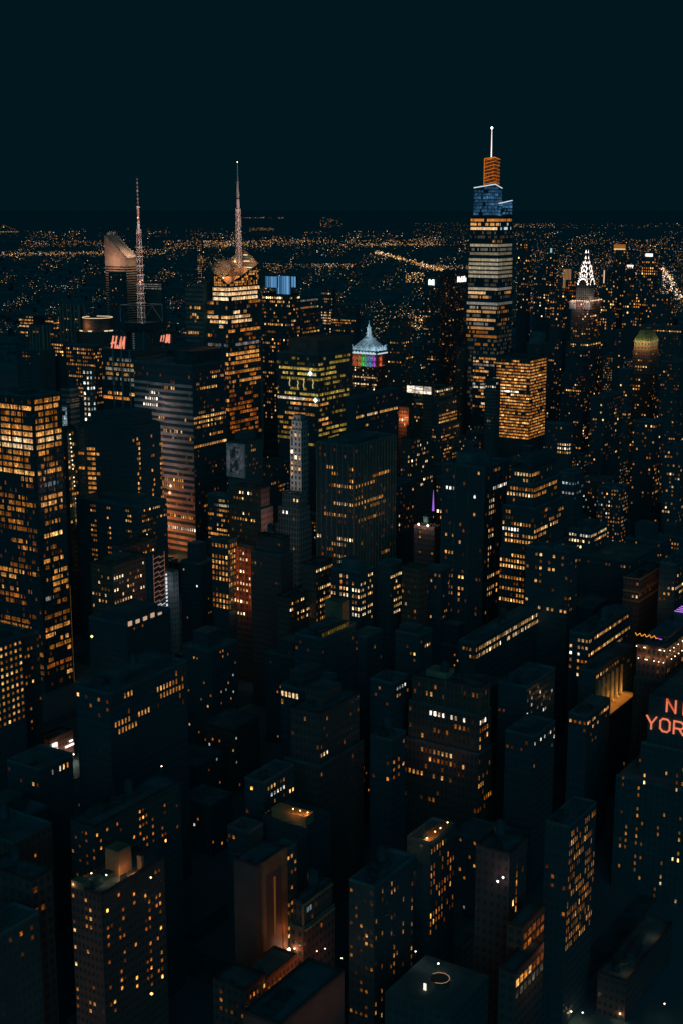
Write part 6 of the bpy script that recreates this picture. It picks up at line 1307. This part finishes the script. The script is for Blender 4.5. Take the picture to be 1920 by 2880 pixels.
# centre bottom
root, Ru, Lv, zt = T('apartment_tower', 'slab tower with blank brown end walls and a flood lamp at its foot', 722, 2440, 440, 660, 803, 2662, L=OFF, Rr=dict(res(0.105, .35, 'orange', fh=3.1, wp=2.4, ww=.4)), wall='brown', ww=.01, wh=.01, kit=.25)
b = MB(); b.box(Ru * .14, -.9, 0, Ru * .26, -.02, zt + .8); b.box(Ru * .86, -.9, 0, Ru, -.02, zt + .8); b.box(Ru * .26, -.6, zt - 5, Ru * .86, -.02, zt + .7); b.build('frame_wall', plain('frame_brick', (.5, .22, .13), .9), root)
b = MB(); b.box(Ru * .58, -.5, zat(440, 2665), Ru * .61, -.03, zt - 8); b.build('stair_strip', emit('stair_amber', (1, .36, .08), .10), root)
lx = slen(wpt(root, (0, 0, zt - 20)), U2, 790); lz = zat(440 + lx * .842, 2664)
for t, pw, dz in ((lx, 900, 0), (lx - .5, 160, 7), (lx * .6, 60, 0)): light((t, -3.0, lz + dz), (1, .42, .12), pw, .3, root)
b = MB(); b.octa((lx, -3.6, lz), 1.0); b.build('flood_lamp', emit('flood_hot', (1, .80, .52), 16), root)
for k in range(4): light((Ru * .5, -12, zat(440, 2630 - 55 * k)), (1, .42, .2), 60, 2, root)
light((-12, Lv * .4, zt - 18), (1, .62, .45), 90, 2, root)
T('apartment_building', 'small dark tower with one column of amber windows beside the slab tower', 806, 2395, 455, 798, 835, 2660, L=OFF, Rr=dict(res(0.480, .45, 'amber', fh=3.1, wp=2.4), rows=[(2402, 0, 1, 'white', .8, .8), (2413, 0, .6, 'amber', .9, .8)]), wall='dark', kit=.3, minw=6)
root, Ru, Lv, zt = T('masonry_building', 'brown edged stepped block with two cool lit upper windows', 852, 2543, 425, 833, 935, 2690, L=OFF, Rr=dict(res(0.053, .3)), wall='brown', ww=.5, wh=.5, kit=.4, tank=True, minw=4, tiers=((1, .8, 9),))
put_windows(root, [('S', 2, 0, 1.8, .8, c, 1, zt - 4.4, zt - 2.2, pal('cool', .22)) for c in (0, 1)] + [('S', 2, -.8, 1.8, .8, 14, 1, zt - 8, zt - 5, pal('cool', .4))], 425)
b = MB(); b.box(-.5, -.5, zt - 60, .3, -.02, zt - .5); b.box(0, -.5, zt - .9, Ru, -.02, zt - .1, bottom=True); b.box(0, -1.3, zt - 10, Ru, -.82, zt - 9.2, bottom=True); b.build('trim', plain('trim_tan', (.62, .34, .20), .8), root)
light((-6, -4, zt - 14), (1, .45, .18), 190, 1, root); light((-5, -3, zt - 30), (1, .42, .15), 160, 1, root); light((Ru * .5, -8, zt - 22), (1, .42, .2), 90, 1, root)
root, Ru, Lv, zt = T('low_building', 'low row building with an orange lit windowed wall and dark flat roof', 750, 2760, 405, 724, 838, 2800, L=OFF, Rr=dict(res(0.480, .3, 'orange', fh=3.6, wp=3, ww=.3, wh=.5)), wall='brick', ww=.4, wh=.5, kit=.2)
for t in (.2, .5, .85): light((Ru * t, -6, zt - 3), (1, .36, .10), 150, 1, root)
lamp('hot amber lamp burning on the dark roof edge beside the slab tower', 829, 2668, 425, (1, .5, .2), 160, .35, 1.5, None, 'wall_lamp', 20)
T('low_building', 'low terrace building with a scatter of orange street level windows', 690, 2790, 395, 600, 748, 2880, L=dict(res(0.330, .4, 'orange', wp=2, fh=3)), Rr=dict(res(0.555, .5, 'orange', wp=2.0, fh=3.2, ww=.5)), wall='brown', kit=.3)
root, Ru, Lv, zt = T('low_building', 'large flat roofed block with a dim brown south wall at the bottom centre', 788, 2890, 352, 684, 968, 2900, L=OFF, Rr=OFF, wall='brown', ww=.01, wh=.01, kit=.5)
for t in (.25, .6, .9): light((Ru * t, -9, zt - 5), (1, .5, .25), 120, 2, root)
light((-8, Lv * .5, zt - 3), (1, .6, .4), 70, 2, root)
T('apartment_tower', 'dark tower speckled with small amber windows at the bottom centre right', 1052, 2500, 430, 980, 1162, 2890, L=dict(res(0.105, .35, 'amber', **{}), **RW), Rr=dict(res(0.330, .42, 'amber', sig=.6, fh=3.2, wp=2.1, ww=.38, wh=.55, pat='1010011')), wall='dark', kit=.8, tank=True)
root, Ru, Lv, zt = T('apartment_tower', 'tower with narrow amber windows below a lamp lit brown roof terrace', 1208, 2376, 470, 1186, 1278, 2640, L=OFF, Rr=dict(res(0.420, .42, 'orange', fh=3.3, wp=2.3, ww=.36, wh=.7)), wall='dark', kit=.2)
b = MB(); b.box(.5, .3, zt + .01, Ru * .95, 6, zt + .4); b.build('terrace_deck', plain('terrace_tile', (.5, .24, .13), .9), root)
for (px, y) in ((1199, 2357), (1222, 2339), (1237, 2329), (1257, 2313)): lamp('hot amber terrace lamp in the row on the brown lit roof', px, y, 474, (1, .48, .16), 130, .34, 1.6, 'lamps in a row on the brown roof terrace', 'terrace_lamp', 16)
T('apartment_tower', 'dark tower with dotted amber windows left of the lamp row tower', 1120, 2440, 465, 1090, 1160, 2560, L=OFF, Rr=dict(res(0.330, .4, 'orange', wp=2.2)), wall='dark', kit=.4)
for (px, y, D) in ((1125, 2417, 468), (1010, 2505, 440), (1059, 2491, 436)): lamp('single amber roof lamp glowing on a dark rooftop plant box', px, y, D, (1, .45, .12), 190, .34, 1.6, 'single amber lamps on dark roofs', 'roof_lamp', 14)
T('office_building', 'dark tower with tall lit stair windows in columns above roof lamps', 742, 2205, 540, 690, 828, 2315, L=dict(res(0.120, .5, 'orange')), Rr=dict(res(0.150, .4, 'orange', wp=2.2, fh=3.6, ww=.5), rows=[(2222, .1, .7, 'amber', .4, .7), (2240, .25, .7, 'cool', .55, .9), (2246, .25, .7, 'white', .8, .9), (2258, .2, .8, 'white', .5, .8), (2272, .3, 1, 'amber', .5, .7), (2290, 0, .3, 'amber', .5, .9)]), wall='dark', kit=.5)
for k, (px, y) in enumerate(((825, 2275), (845, 2280), (866, 2285))): lamp('amber lamp of the short row lighting a brown roof box', px, y, 520, (1, .45, .12), 200, .34, 1.6, 'row of lamps over the brown roof box', 'roof_lamp', 14)
b = MB(); P = at(862, 2302, 516); rt = empty('roof_box_building', (P[0], P[1], 0), 'dark building with a brown lit roof box under three amber lamps', 'building', None, ANG)
b.box(0, 0, 0, 18, 22, P[2] - 4); b.build('wall', [facade('dark', .5, .5)], rt); b = MB(); b.box(1, 1, P[2] - 4, 7, 18, P[2]); b.build('roof_box', plain('render_tan', (.5, .3, .16), .9), rt); SCREEN.append((810, 880, 2330, 516)); FOOT.append((P[0], P[1], 20))
for (px, y) in ((654, 2362), (671, 2354), (675, 2328), (704, 2334)): lamp('amber flare lamp in the cluster left of the stair window tower', px, y, 520, (1, .5, .18), 110, .36, 2.4, 'amber flare lamps in a cluster', 'roof_lamp', 14)
T('apartment_tower', 'dark narrow block under the cluster of amber flare lamps', 700, 2345, 512, 640, 722, 2440, L=res(0.075, .4), Rr=res(0.180, .4, 'orange'), wall='dark', kit=.4)
# deco block with roof lamps
root, Ru, Lv, zt = T('deco_building', 'deco block with bright roof lamps and one white lit window floor', 1348, 1938, 620, 1160, 1374, 2300,
    L=dict(res(0.068, .4, 'amber', wp=2.3, fh=4.2, ww=.55, wh=.6), rows=[(2027, .05, .72, 'white', 1.2, .75), (2012, .2, .4, 'amber', .6, .5), (2055, .15, .5, 'amber', .4, .6), (2125, .3, .75, 'warm', .9, .45), (2150, .15, .75, 'amber', .6, .6), (2160, .3, .6, 'orange', .4, .4)]),
    Rr=dict(res(0.090, .4, 'amber', wp=2.3, fh=4.2, ww=.55, wh=.6), rows=[(2027, 0, .6, 'white', 1, .9), (2055, 0, .7, 'amber', .4, .8), (2120, .1, .6, 'amber', .6, .5)]), wall='brown', ww=.45, wh=.55, fh=4.2, wp=2.3, kit=.4, tiers=((2, 1, 13), (4, 2, 32)), tank=True, piers=(9.2, .9, .4, plain('pier_faint', (.30, .17, .11), .8)))
for (px, y) in ((1214, 1916), (1222, 1917), (1237, 1920)): lamp('hot white lamp in the tight trio above the deco block roof', px, y, 640, (1, .72, .46), 160, .5, 3, 'trio of hot lamps over the deco block', 'roof_lamp', 14)
P = at(1225, 1935, 645); rt = wpt(root, (0, Lv * .8, zt)); b = MB(); b.box(3, Lv * .55, zt, 12, Lv * .85, zt + 3.2); b.build('roof_shed', plain('shed_tan', (.55, .36, .25), .9), root)
for k in range(5): light((-9, Lv * (.15 + .18 * k), zt - 30 - 8 * (k % 2)), (1, .5, .3), 40, 2, root)
T('office_building', 'dark block with one row of seven cream windows in the middle', 862, 1945, 630, 790, 950, 2010, L=dict(res(0.039, .4), rows=[(1957, .08, .99, 'warm', 1.1, .88)], fh=4.2, wp=2.1, ww=.66, wh=.7, sig=.15), Rr=dict(res(0.060, .6), rows=[(1990, .0, .3, 'amber', .8, .7)]), wall='dark', kit=.6, tank=True)
T('masonry_building', 'faint outlined masonry block below the row of seven cream windows', 900, 2010, 580, 818, 1010, 2200, L=dict(res(0.060, .35, 'warm'), rows=[(2125, .3, .6, 'warm', .7, .6)]), Rr=dict(res(0.060, .5, 'amber'), rows=[(2130, .0, .2, 'warm', .9, .8)]), wall='brown', ww=.5, fh=4.1, kit=.7, tiers=((3, 2, 24),))
root, Ru, Lv, zt = T('skylight_building', 'dark building with a greenish glowing glass strip on its roof', 905, 1800, 700, 830, 1000, 1860, L=res(0.045, .4), Rr=dict(res(0.045, .6), rows=[(1850, .2, .35, 'amber', .9, .9)]), wall='dark', kit=.4)
b = MB(); x1_ = slen(wpt(root, (0, 0, zt)), U2, 980); b.box(.5, .2, zt + .05, x1_, 3, zt + 4.2); b.build('skylight_frame', METAL, root)
put_windows(root, [('S', 0.8, .2, (x1_ - 1) / 14, .85, c, 1, zt + .7, zt + 3.4, pal('green', rng.uniform(.10, .3))) for c in range(14)], 700)
b = MB(); b.box(x1_ + 1, 5, zt, x1_ + 8, 16, zt + 13); b.build('roof_box', plain('render_brown', (.42, .26, .17), .9), root); light((x1_ + 4, -6, zt + 8), (1, .45, .2), 330, 1, root)
T('office_building', 'dark tower with three pale windows on the far side of a central void', 1105, 1925, 640, 1040, 1148, 2000, L=res(0.045, .4), Rr=dict(res(0.060, .5), rows=[(1938, .5, .9, 'white', .8, .9), (1950, 0, .9, 'grey', .25, .7)]), wall='dark', kit=.6)
T('apartment_tower', 'dark tower with two dotted columns of orange windows in the central void', 1100, 2085, 580, 1040, 1140, 2220, L=dict(res(0.150, .5, 'orange', wp=4, fh=3.8, ww=.4)), Rr=dict(res(0.210, .5, 'orange', wp=4, ww=.4)), wall='dark', kit=.7, tank=True)
T('apartment_tower', 'slim dark building with one dotted white window column at the centre', 1030, 1795, 730, 985, 1075, 1895, L=dict(res(0.030, .4)), Rr=dict(res(0.060, .3, 'warm', wp=3.2, fh=3.9, ww=.4)), wall='dark', kit=.4)
T('low_building', 'dark roof with a few cream windows right of the centre dotted column', 1180, 1790, 720, 1110, 1215, 1880, L=res(0.060, .4), Rr=dict(res(0.075, .4, 'amber'), rows=[(1825, .3, .9, 'amber', .5, .8)]), wall='dark', kit=.6)
T('office_building', 'dark broad block under the deco block trio with cream windows far right', 1480, 1935, 650, 1400, 1560, 2080, L=dict(res(0.048, .6)), Rr=dict(res(0.060, .6, 'white')), wall='dark', kit=.7)
T('office_building', 'dark corner building with a short amber row below the gold columns', 1650, 2018, 640, 1600, 1715, 2120, L=dict(res(0.045, .5), rows=[(2030, .0, .9, 'amber', .4, .6)]), Rr=dict(res(0.075, .5, 'amber', wp=2.2), rows=[(2027, 0, .9, 'amber', .6, .7), (2065, .1, .5, 'warm', .8, .6)]), wall='dark', kit=.5)
T('apartment_building', 'dark block with a rising row of small cream windows left of the red letters', 1500, 2075, 600, 1420, 1560, 2170, L=dict(res(0.045, .5)), Rr=dict(res(0.060, .5, 'white', wp=2.2), rows=[(2090, .0, .9, 'beige', .5, .5)]), wall='dark', kit=.6)
T('office_tower', 'dark tower with a close grid of narrow amber windows at lower right', 1600, 2330, 490, 1540, 1676, 2690, L=res(0.039, .5), Rr=dict(res(0.660, .34, 'amber', fh=3.7, wp=1.7, ww=.42, wh=.7, sig=.55)), wall='dark', kit=.6)
root, Ru, Lv, zt = T('apartment_tower', 'dark tower with a pair of wall floodlights and one lit window column', 1432, 2405, 435, 1338, 1482, 2700, L=OFF, Rr=dict(res(0.090, .4, 'amber', fh=3.3, wp=2.3, ww=.35, wh=.8), rows=[(2488, .3, .5, 'amber', .7, .9), (2505, .3, .5, 'amber', .8, .9), (2560, .2, .5, 'amber', .7, .9), (2574, .3, .5, 'amber', .7, .9), (2610, .2, .5, 'amber', .8, .9), (2622, .3, .5, 'amber', .8, .9), (2640, .3, .5, 'amber', .8, .9), (2675, .3, .5, 'amber', .7, .9)]), wall='brown', ww=.4, kit=.6, tank=True)
for (px, y) in ((1398, 2479), (1413, 2468)):
    P = loc(root, at(px, y, 431)); b = MB(); b.octa((P[0], P[1], P[2]), .5); b.tube((0, P[1], P[2]), (P[0], P[1], P[2]), .1, n=4, mat=1); b.build('flood_lamp', [emit('bulb_hot', (1, .84, .7), 12), METAL], root); light((P[0] - .6, P[1], P[2] - .5), (1, .55, .3), 14, .3, root)
root, Ru, Lv, zt = T('glass_office', 'rusty glowing glazed block stepping down at the foot of the floodlit tower', 1470, 2612, 420, 1462, 1530, 2690, L=OFF, Rr=dict(off(.5, .8, .2, .13, 'orange', fh=3.8, wp=3.4, ww=.86, wh=.7, sig=.5)), wall='brick', kit=.3, minw=6)
light((Ru * .4, -8, zt - 8), (1, .4, .14), 260, 2, root)
root, Ru, Lv, zt = T('glass_office', 'lower glazed wing with four amber windows under the rusty glazed block', 1448, 2742, 405, 1440, 1528, 2830, L=OFF, Rr=dict(off(.3, .5, .3, .10, 'beige', fh=4.2, wp=3.2, ww=.84, wh=.72, sig=.5), rows=[(2755, .0, .5, 'amber', .6, .95), (2745, .5, 1, 'beige', .18, .95), (2765, .5, 1, 'orange', .16, .9)]), wall='brown', kit=.3, minw=6)
light((Ru * .5, -8, zt - 6), (1, .42, .16), 160, 2, root)
# roundabout terrace with a ring of light
D_ = 405
P = at(1235, 2748, D_); rt = empty('ring_terrace', (P[0], P[1], 0), 'round rooftop terrace edged by a curved glowing light strip', 'terrace', None, ANG)
FOOT.append((P[0], P[1], 20)); SCREEN.append((1180, 1290, 2790, D_))
b = MB(); b.box(-13, -11, 0, 14, 13, P[2] - 3, 0, 1); b.build('wall', [facade('dark', .5, .5), ROOF], rt)
n = 10; b = MB(); b.prism([(3.2 * cos(2 * pi * i / n), 3.2 * sin(2 * pi * i / n)) for i in range(n)], P[2] - 3, P[2] - .5); b.build('round_deck', plain('deck', (.08, .10, .10), .9), rt)
b = MB()
pp_ = [(3.3 * cos(2 * pi * (i + 5) / n), 3.3 * sin(2 * pi * (i + 5) / n)) for i in range(8)]
for a, c in zip(pp_, pp_[1:]): b.tube((*a, P[2] - .3), (*c, P[2] - .3), .075, n=4)
b.build('light_strip', emit('strip_ring', (1, .55, .28), .55), rt)
b = MB(); b.box(-5.2, 2.2, P[2] - 3, -5.0, 3.2, P[2] - .6); b.build('lit_door', emit('door_white', (1, .84, .66), 1.2), rt)
lamp('white lamp standing above the round light strip terrace', 1231, 2710, 412, (1, .7, .45), 12, .4, 2, None, 'roof_lamp', 14)
lamp('lone white lamp on a dark roof right of the speckled tower', 1167, 2676, 420, (1, .85, .7), 40, .3, 2, None, 'roof_lamp', 12)
lamp('lone amber lamp above dark roofs right of the near apartment tower', 427, 2795, 395, (1, .5, .14), 30, .55, 2, None, 'roof_lamp', 6)
lamp('bright white lamp on the low roof beside the left edge windows', 27, 1780, 700, (1, .84, .74), 300, .9, 2, None, 'roof_lamp', 10)
lamp('amber globe lamp burning alone on a wall right of the glass tower', 259, 1790, 700, (1, .40, .08), 520, .8, 2, None, 'wall_lamp', 5)
for (px, y) in ((322, 1980), (336, 1964), (349, 1959)): lamp('white lamp in the trio above the dark lower left roof', px, y, 600, (1, .74, .5), 120, .36, 2, 'trio of white lamps at lower left', 'roof_lamp', 12)
lamp('small white lamp beside the rising cream windows', 455, 2155, 500, (1, .85, .7), 40, .35, 2, None, 'roof_lamp', 12)
for (px, y, lb) in ((960, 2695, 'small reddish roof lamp on the dark roof right of the brown edged block'), (892, 2675, 'small rosy roof lamp above the large flat roof'), (915, 2668, 'tiny pale roof lamp beside the rosy one'), (765, 2852, 'dim red roof lamp on the large flat roof at the bottom')): lamp(lb, px, y, 400, (1, .45, .28), 8, .26, 1, None, 'roof_lamp', 6)
# street level lamps at the bottom right
for (px, y, c, pw, lb) in ((1555, 2772, (1, .82, .62), 120, 'white street lamp above an amber doorway at the bottom right'), (1605, 2845, (1, .8, .6), 200, 'bright street lamp beside a slanted amber strip at the bottom'), (1637, 2848, (1, .76, .55), 200, 'street lamp lighting brown paving at the bottom'), (1742, 2851, (1, .8, .6), 220, 'street lamp with a soft pool of light near the bottom edge'), (1867, 2823, (1, .86, .72), 160, 'white street lamp near the bottom right corner'), (1830, 2877, (1, .6, .3), 120, 'amber street lamp cut by the bottom edge')):
    d_ = 505 if y < 2800 else 497
    lamp(lb, px, y, d_, (c[0], c[1] * .8, c[2] * .6), pw * .22, .4, 7, None, 'street_lamp', 14)
T('low_building', 'low corner house with one amber doorway near the bottom right', 1560, 2768, 500, 1500, 1600, 2800, L=OFF, Rr=dict(res(0.030, .4), rows=[(2781, .1, .5, 'amber', .5, .95)]), wall='brown', kit=.2)
root, Ru, Lv, zt = T('low_building', 'low roof with faint brown lit huts at the bottom right corner', 1760, 2762, 496, 1680, 1890, 2830, L=OFF, Rr=OFF, wall='brown', kit=.7)
for t in (.1, .7): light((Ru * t, 2, zt + 4), (1, .5, .2), 90, 1, root)
b = MB(); P = at(1590, 2836, 500); b.tube((P[0] - 2, P[1], P[2]), (P[0] + 1, P[1] + 1, P[2] + 3), .35, n=5); o = b.build('neon_strip', emit('strip_amb', (1, .42, .10), .8)); tag(o, 'slanted amber neon strip at the bottom right street corner', 'sign')

# ================================================================== small dark buildings between the towers
def add_filler():
    r = random.Random(7); made = 0
    B0 = [('low_building', 'dark low building with at most a few lit windows, lost among the towers', 'dark low buildings between the towers')]
    protos = []
    for u in range(300, 2500, 34):
        for v in range(-1000, 1000, 40):
            if made > 290: return
            uu, vv = u + r.uniform(-5, 5), v + r.uniform(-3, 3)
            du = min(abs(uu - a) for a in AVES); dv = min(abs(vv - s) for s in STS)
            if du < 26: continue
            X, Y = gpt(uu, vv)
            if Y < 400 or Y > 2100: continue
            if any((X - f[0]) ** 2 + (Y - f[1]) ** 2 < (f[2] + 14) ** 2 for f in FOOT): continue
            wu, wv = r.uniform(16, 26), r.uniform(18, 28)
            h = r.choice([18, 24, 32, 45, 60, 75, 95]) * r.uniform(.8, 1.2)
            cor = [(X + U2[0] * a * wu + V2[0] * c * wv, Y + U2[1] * a * wu + V2[1] * c * wv) for a in (0, 1) for c in (0, 1)]
            ok = False
            while h > 9:
                ps = [proj((x, y, h)) for x, y in cor]; x0, x1, t = min(p[0] for p in ps), max(p[0] for p in ps), min(p[1] for p in ps)
                if not any(a < x1 and b > x0 and D > Y and t < yb - 6 for (a, b, yb, D) in SCREEN): ok = True; break
                h *= .8
            if not ok or x1 < -30 or x0 > 1950 or t > 2900: continue
            nm, lb, gp = B0[0]
            root = empty(nm, (X, Y, 0), lb, 'building', gp, ANG)
            b = MB(); b.box(0, 0, 0, wu, wv, h, 0, 1, 3, 3.6)
            if r.random() < .4: b.box(wu * .2, wv * .3, h, wu * .7, wv * .8, h + r.uniform(5, 14), 0, 1, 3, 3.6)
            b.build('wall', [facade(r.choice(['dark', 'dark', 'dark', 'brown']), .5, .5), ROOF], root)
            rf = MB(); roof_kit(rf, 0, 0, wu, wv, h, Y, .5, made); rf.build('roof', ROOF, root)
            its = []
            p = r.choice([.01, .02, .04, .07, .12]) * (2.2 if Y > 1000 else .8)
            for face, ln in (('W', wv), ('S', wu)):
                for k in range(int(min(h, 60) / 3.6)):
                    for c in range(int(ln / 2.4)):
                        if r.random() < p * 1.6: its.append((face, 0, 0, 2.4, .48, c, 1, h - 3.6 * (k + 1) + 1.0, h - 3.6 * k - 1, pal(r.choice(['amber', 'amber', 'orange', 'warm', 'grey']), math.exp(r.gauss(-1.0, .6)))))
            put_windows(root, its, Y, 12)
            if r.random() < .3: water_tank(root, wu * .5, wv * .55, h if r.random() < 2 else h)
            FOOT.append(((cor[0][0] + cor[3][0]) / 2, (cor[0][1] + cor[3][1]) / 2, 11)); made += 1
add_filler()

# ================================================================== far boroughs: lights and low roofs reading as one mass
r = random.Random(5); dl = MB()
def far_light(px, py, b, p, s):
    # ground point seen at this pixel (lights stand on streets and roofs of the far boroughs)
    P = at(px, py, 1000); zl = r.uniform(14, 40); t = (H - zl) / (H - P[2]) if P[2] < H else 0
    if t <= 0: return
    D = 1000 * t
    if D > 42000 or D < 2300: return
    rad = s * D / F
    dl.octa((P[0] * t, D, zl), rad, tuple(c / WGAIN for c in pal(p, b)))
def pick():
    u = r.random(); return 'amber' if u < .42 else 'orange' if u < .66 else 'warm' if u < .84 else 'pinkw' if u < .93 else 'white' if u < .97 else 'cool'
def cluster(n, x0, x1, y0, y1, bmu=-.5, s=(.45, .85), along=None):
    for _ in range(int(n * 1.5)):
        x, y = r.uniform(x0, x1), r.uniform(y0, y1)
        if along: y = along(x) + r.gauss(0, (y1 - y0) / 4)
        far_light(x, y, math.exp(r.gauss(bmu, .6)), pick(), r.uniform(*s))
nz_ = lambda x, y: sin(x * .021 + 1.3) * sin(y * .09 + x * .008) + .6 * sin(x * .057 + y * .05)
for _ in range(20000):       # broad scatter, gathered into streets and neighbourhoods
    y = 650 + (960 - 650) * r.random() ** 1.1; x = r.uniform(-20, 1940)
    if nz_(x, y) < .30 + r.gauss(0, .32): continue
    if r.random() > .8: continue
    far_light(x, y, math.exp(r.gauss(-.5, 1.0)), pick(), r.uniform(.4, .8))
cluster(230, -10, 300, 707, 719, -.1, along=lambda x: 715 - x * .012); cluster(130, 60, 300, 676, 694, -.5); cluster(90, 300, 470, 700, 716, -.1)
cluster(140, 460, 650, 676, 700, -.2); cluster(120, 560, 700, 676, 694, -.1); cluster(420, 640, 1240, 668, 694, -.15, along=lambda x: 682 + 2.5 * sin(x * .02))
cluster(200, 1055, 1245, 702, 714, .1, (.7, 1.2), along=lambda x: 708 + (x - 1055) * .27); cluster(60, 1140, 1192, 766, 795, .1, (.7, 1.2)); cluster(120, 1180, 1320, 745, 758, -.2)
cluster(70, 740, 1000, 740, 758, -.2); cluster(60, 880, 1000, 742, 752, 0); cluster(90, 1000, 1240, 685, 690, 0); cluster(70, 1050, 1190, 870, 925, -.2, (.8, 1.3)); cluster(60, 1150, 1200, 890, 930, 0, (.8, 1.3))
cluster(46, 1500, 1920, 628, 642, -.7); cluster(24, 680, 800, 611, 614, -.7); cluster(40, 700, 770, 640, 650, -.8); cluster(40, 900, 960, 612, 640, -1); cluster(60, 1440, 1560, 628, 640, -.6)
cluster(1100, 1450, 1920, 672, 880, -.75, (.55, 1.0)); cluster(300, 1450, 1690, 760, 880, -.5, (.6, 1.1)); cluster(120, 1160, 1320, 625, 690, -1.0); cluster(60, -10, 640, 640, 668, -1.2)
cluster(50, 1150, 1260, 1030, 1060, -.4)
for k in range(130):        # avenue of lamps and traffic at the right edge
    t = r.random(); x = 1862 + 52 * t + r.gauss(0, 3 + 6 * t); y = 752 + 92 * t
    far_light(x, y, math.exp(r.gauss(.35, .5)), r.choice(['pinkw', 'white', 'warm', 'orange']), r.uniform(.8, 1.7))
for k in range(40): far_light(1866 + r.uniform(-4, 14), 752 + 80 * r.random(), math.exp(r.gauss(.3, .5)), r.choice(['pinkw', 'warm']), r.uniform(.8, 1.6))
o = dl.build('distant_city_lights', emit_attr(), attr=True); o['kind'] = 'stuff'; tag(o, 'countless tiny amber and white lights of the far boroughs under the horizon', 'city lights')
fb = MB()
for _ in range(1500):
    D = 2900 + 9000 * r.random() ** 1.5; X = D * r.uniform(-.27, .27); a, c, h = r.uniform(15, 60), r.uniform(15, 60), r.choice([6, 8, 10, 14, 20]) * r.uniform(.7, 1.2)
    fb.box(X, D, 0, X + a, D + c, h)
o = fb.build('distant_low_buildings', plain('far_roofs', (.04, .14, .17), .95)); o['kind'] = 'stuff'; tag(o, 'dark mass of far low rooftops among the borough lights', 'rooftops')
# suspension bridge far left
D_ = 14000
pa, pb, pt = at(-60, 652, D_), at(54, 647, D_), at(11, 632, D_)
rt = empty('suspension_bridge', (pt[0], D_, 0), 'tiny lit suspension bridge on the horizon at the far left', 'bridge')
b = MB(); b.box(pa[0] - pt[0], 0, pa[2] - 8, pb[0] - pt[0], 24, pa[2] - 2, bottom=True); b.build('deck', METAL, rt)
for dx in (0, -230):
    b = MB(); b.box(dx - 6, 0, 0, dx + 6, 20, pt[2]); b.build('pylon', METAL, rt)
lt_ = MB(); cb = MB(); wt = F / D_
pv_ = None
for k in range(27):
    x = -260 + k * 16.0
    if x > pb[0] - pt[0]: break
    lt_.octa((x, -2, pa[2]), 3.4, tuple(c / WGAIN for c in pal('warm', .8)))
    t = abs(x) / (pb[0] - pt[0]) if x > 0 else abs(abs(x) - 115) / 115 if x > -230 else 1
    z = pt[2] + (pa[2] - pt[2]) * (t if x > 0 else (1 - t ** 2))
    lt_.octa((x, -2, z), 2.6, tuple(c / WGAIN for c in pal('amber', .5)))
    if pv_: cb.tube(pv_, (x, 0, z), 1, n=4)
    pv_ = (x, 0, z)
lt_.octa((0, -3, pt[2] - 22), 7, tuple(c / WGAIN for c in pal('orange', 1.2)))
o = lt_.build('bridge_light', emit_attr(), rt, attr=True); o['kind'] = 'stuff'; cb.build('cable', METAL, rt)
dup = {k: v for k, v in LABELS.items() if len(v) > 1 and any(g is None for g in v)}
if dup: print('DUP LABELS', list(dup)[:10])
print('windows', NWIN, 'objects', len(bpy.data.objects), 'screen', len(SCREEN))
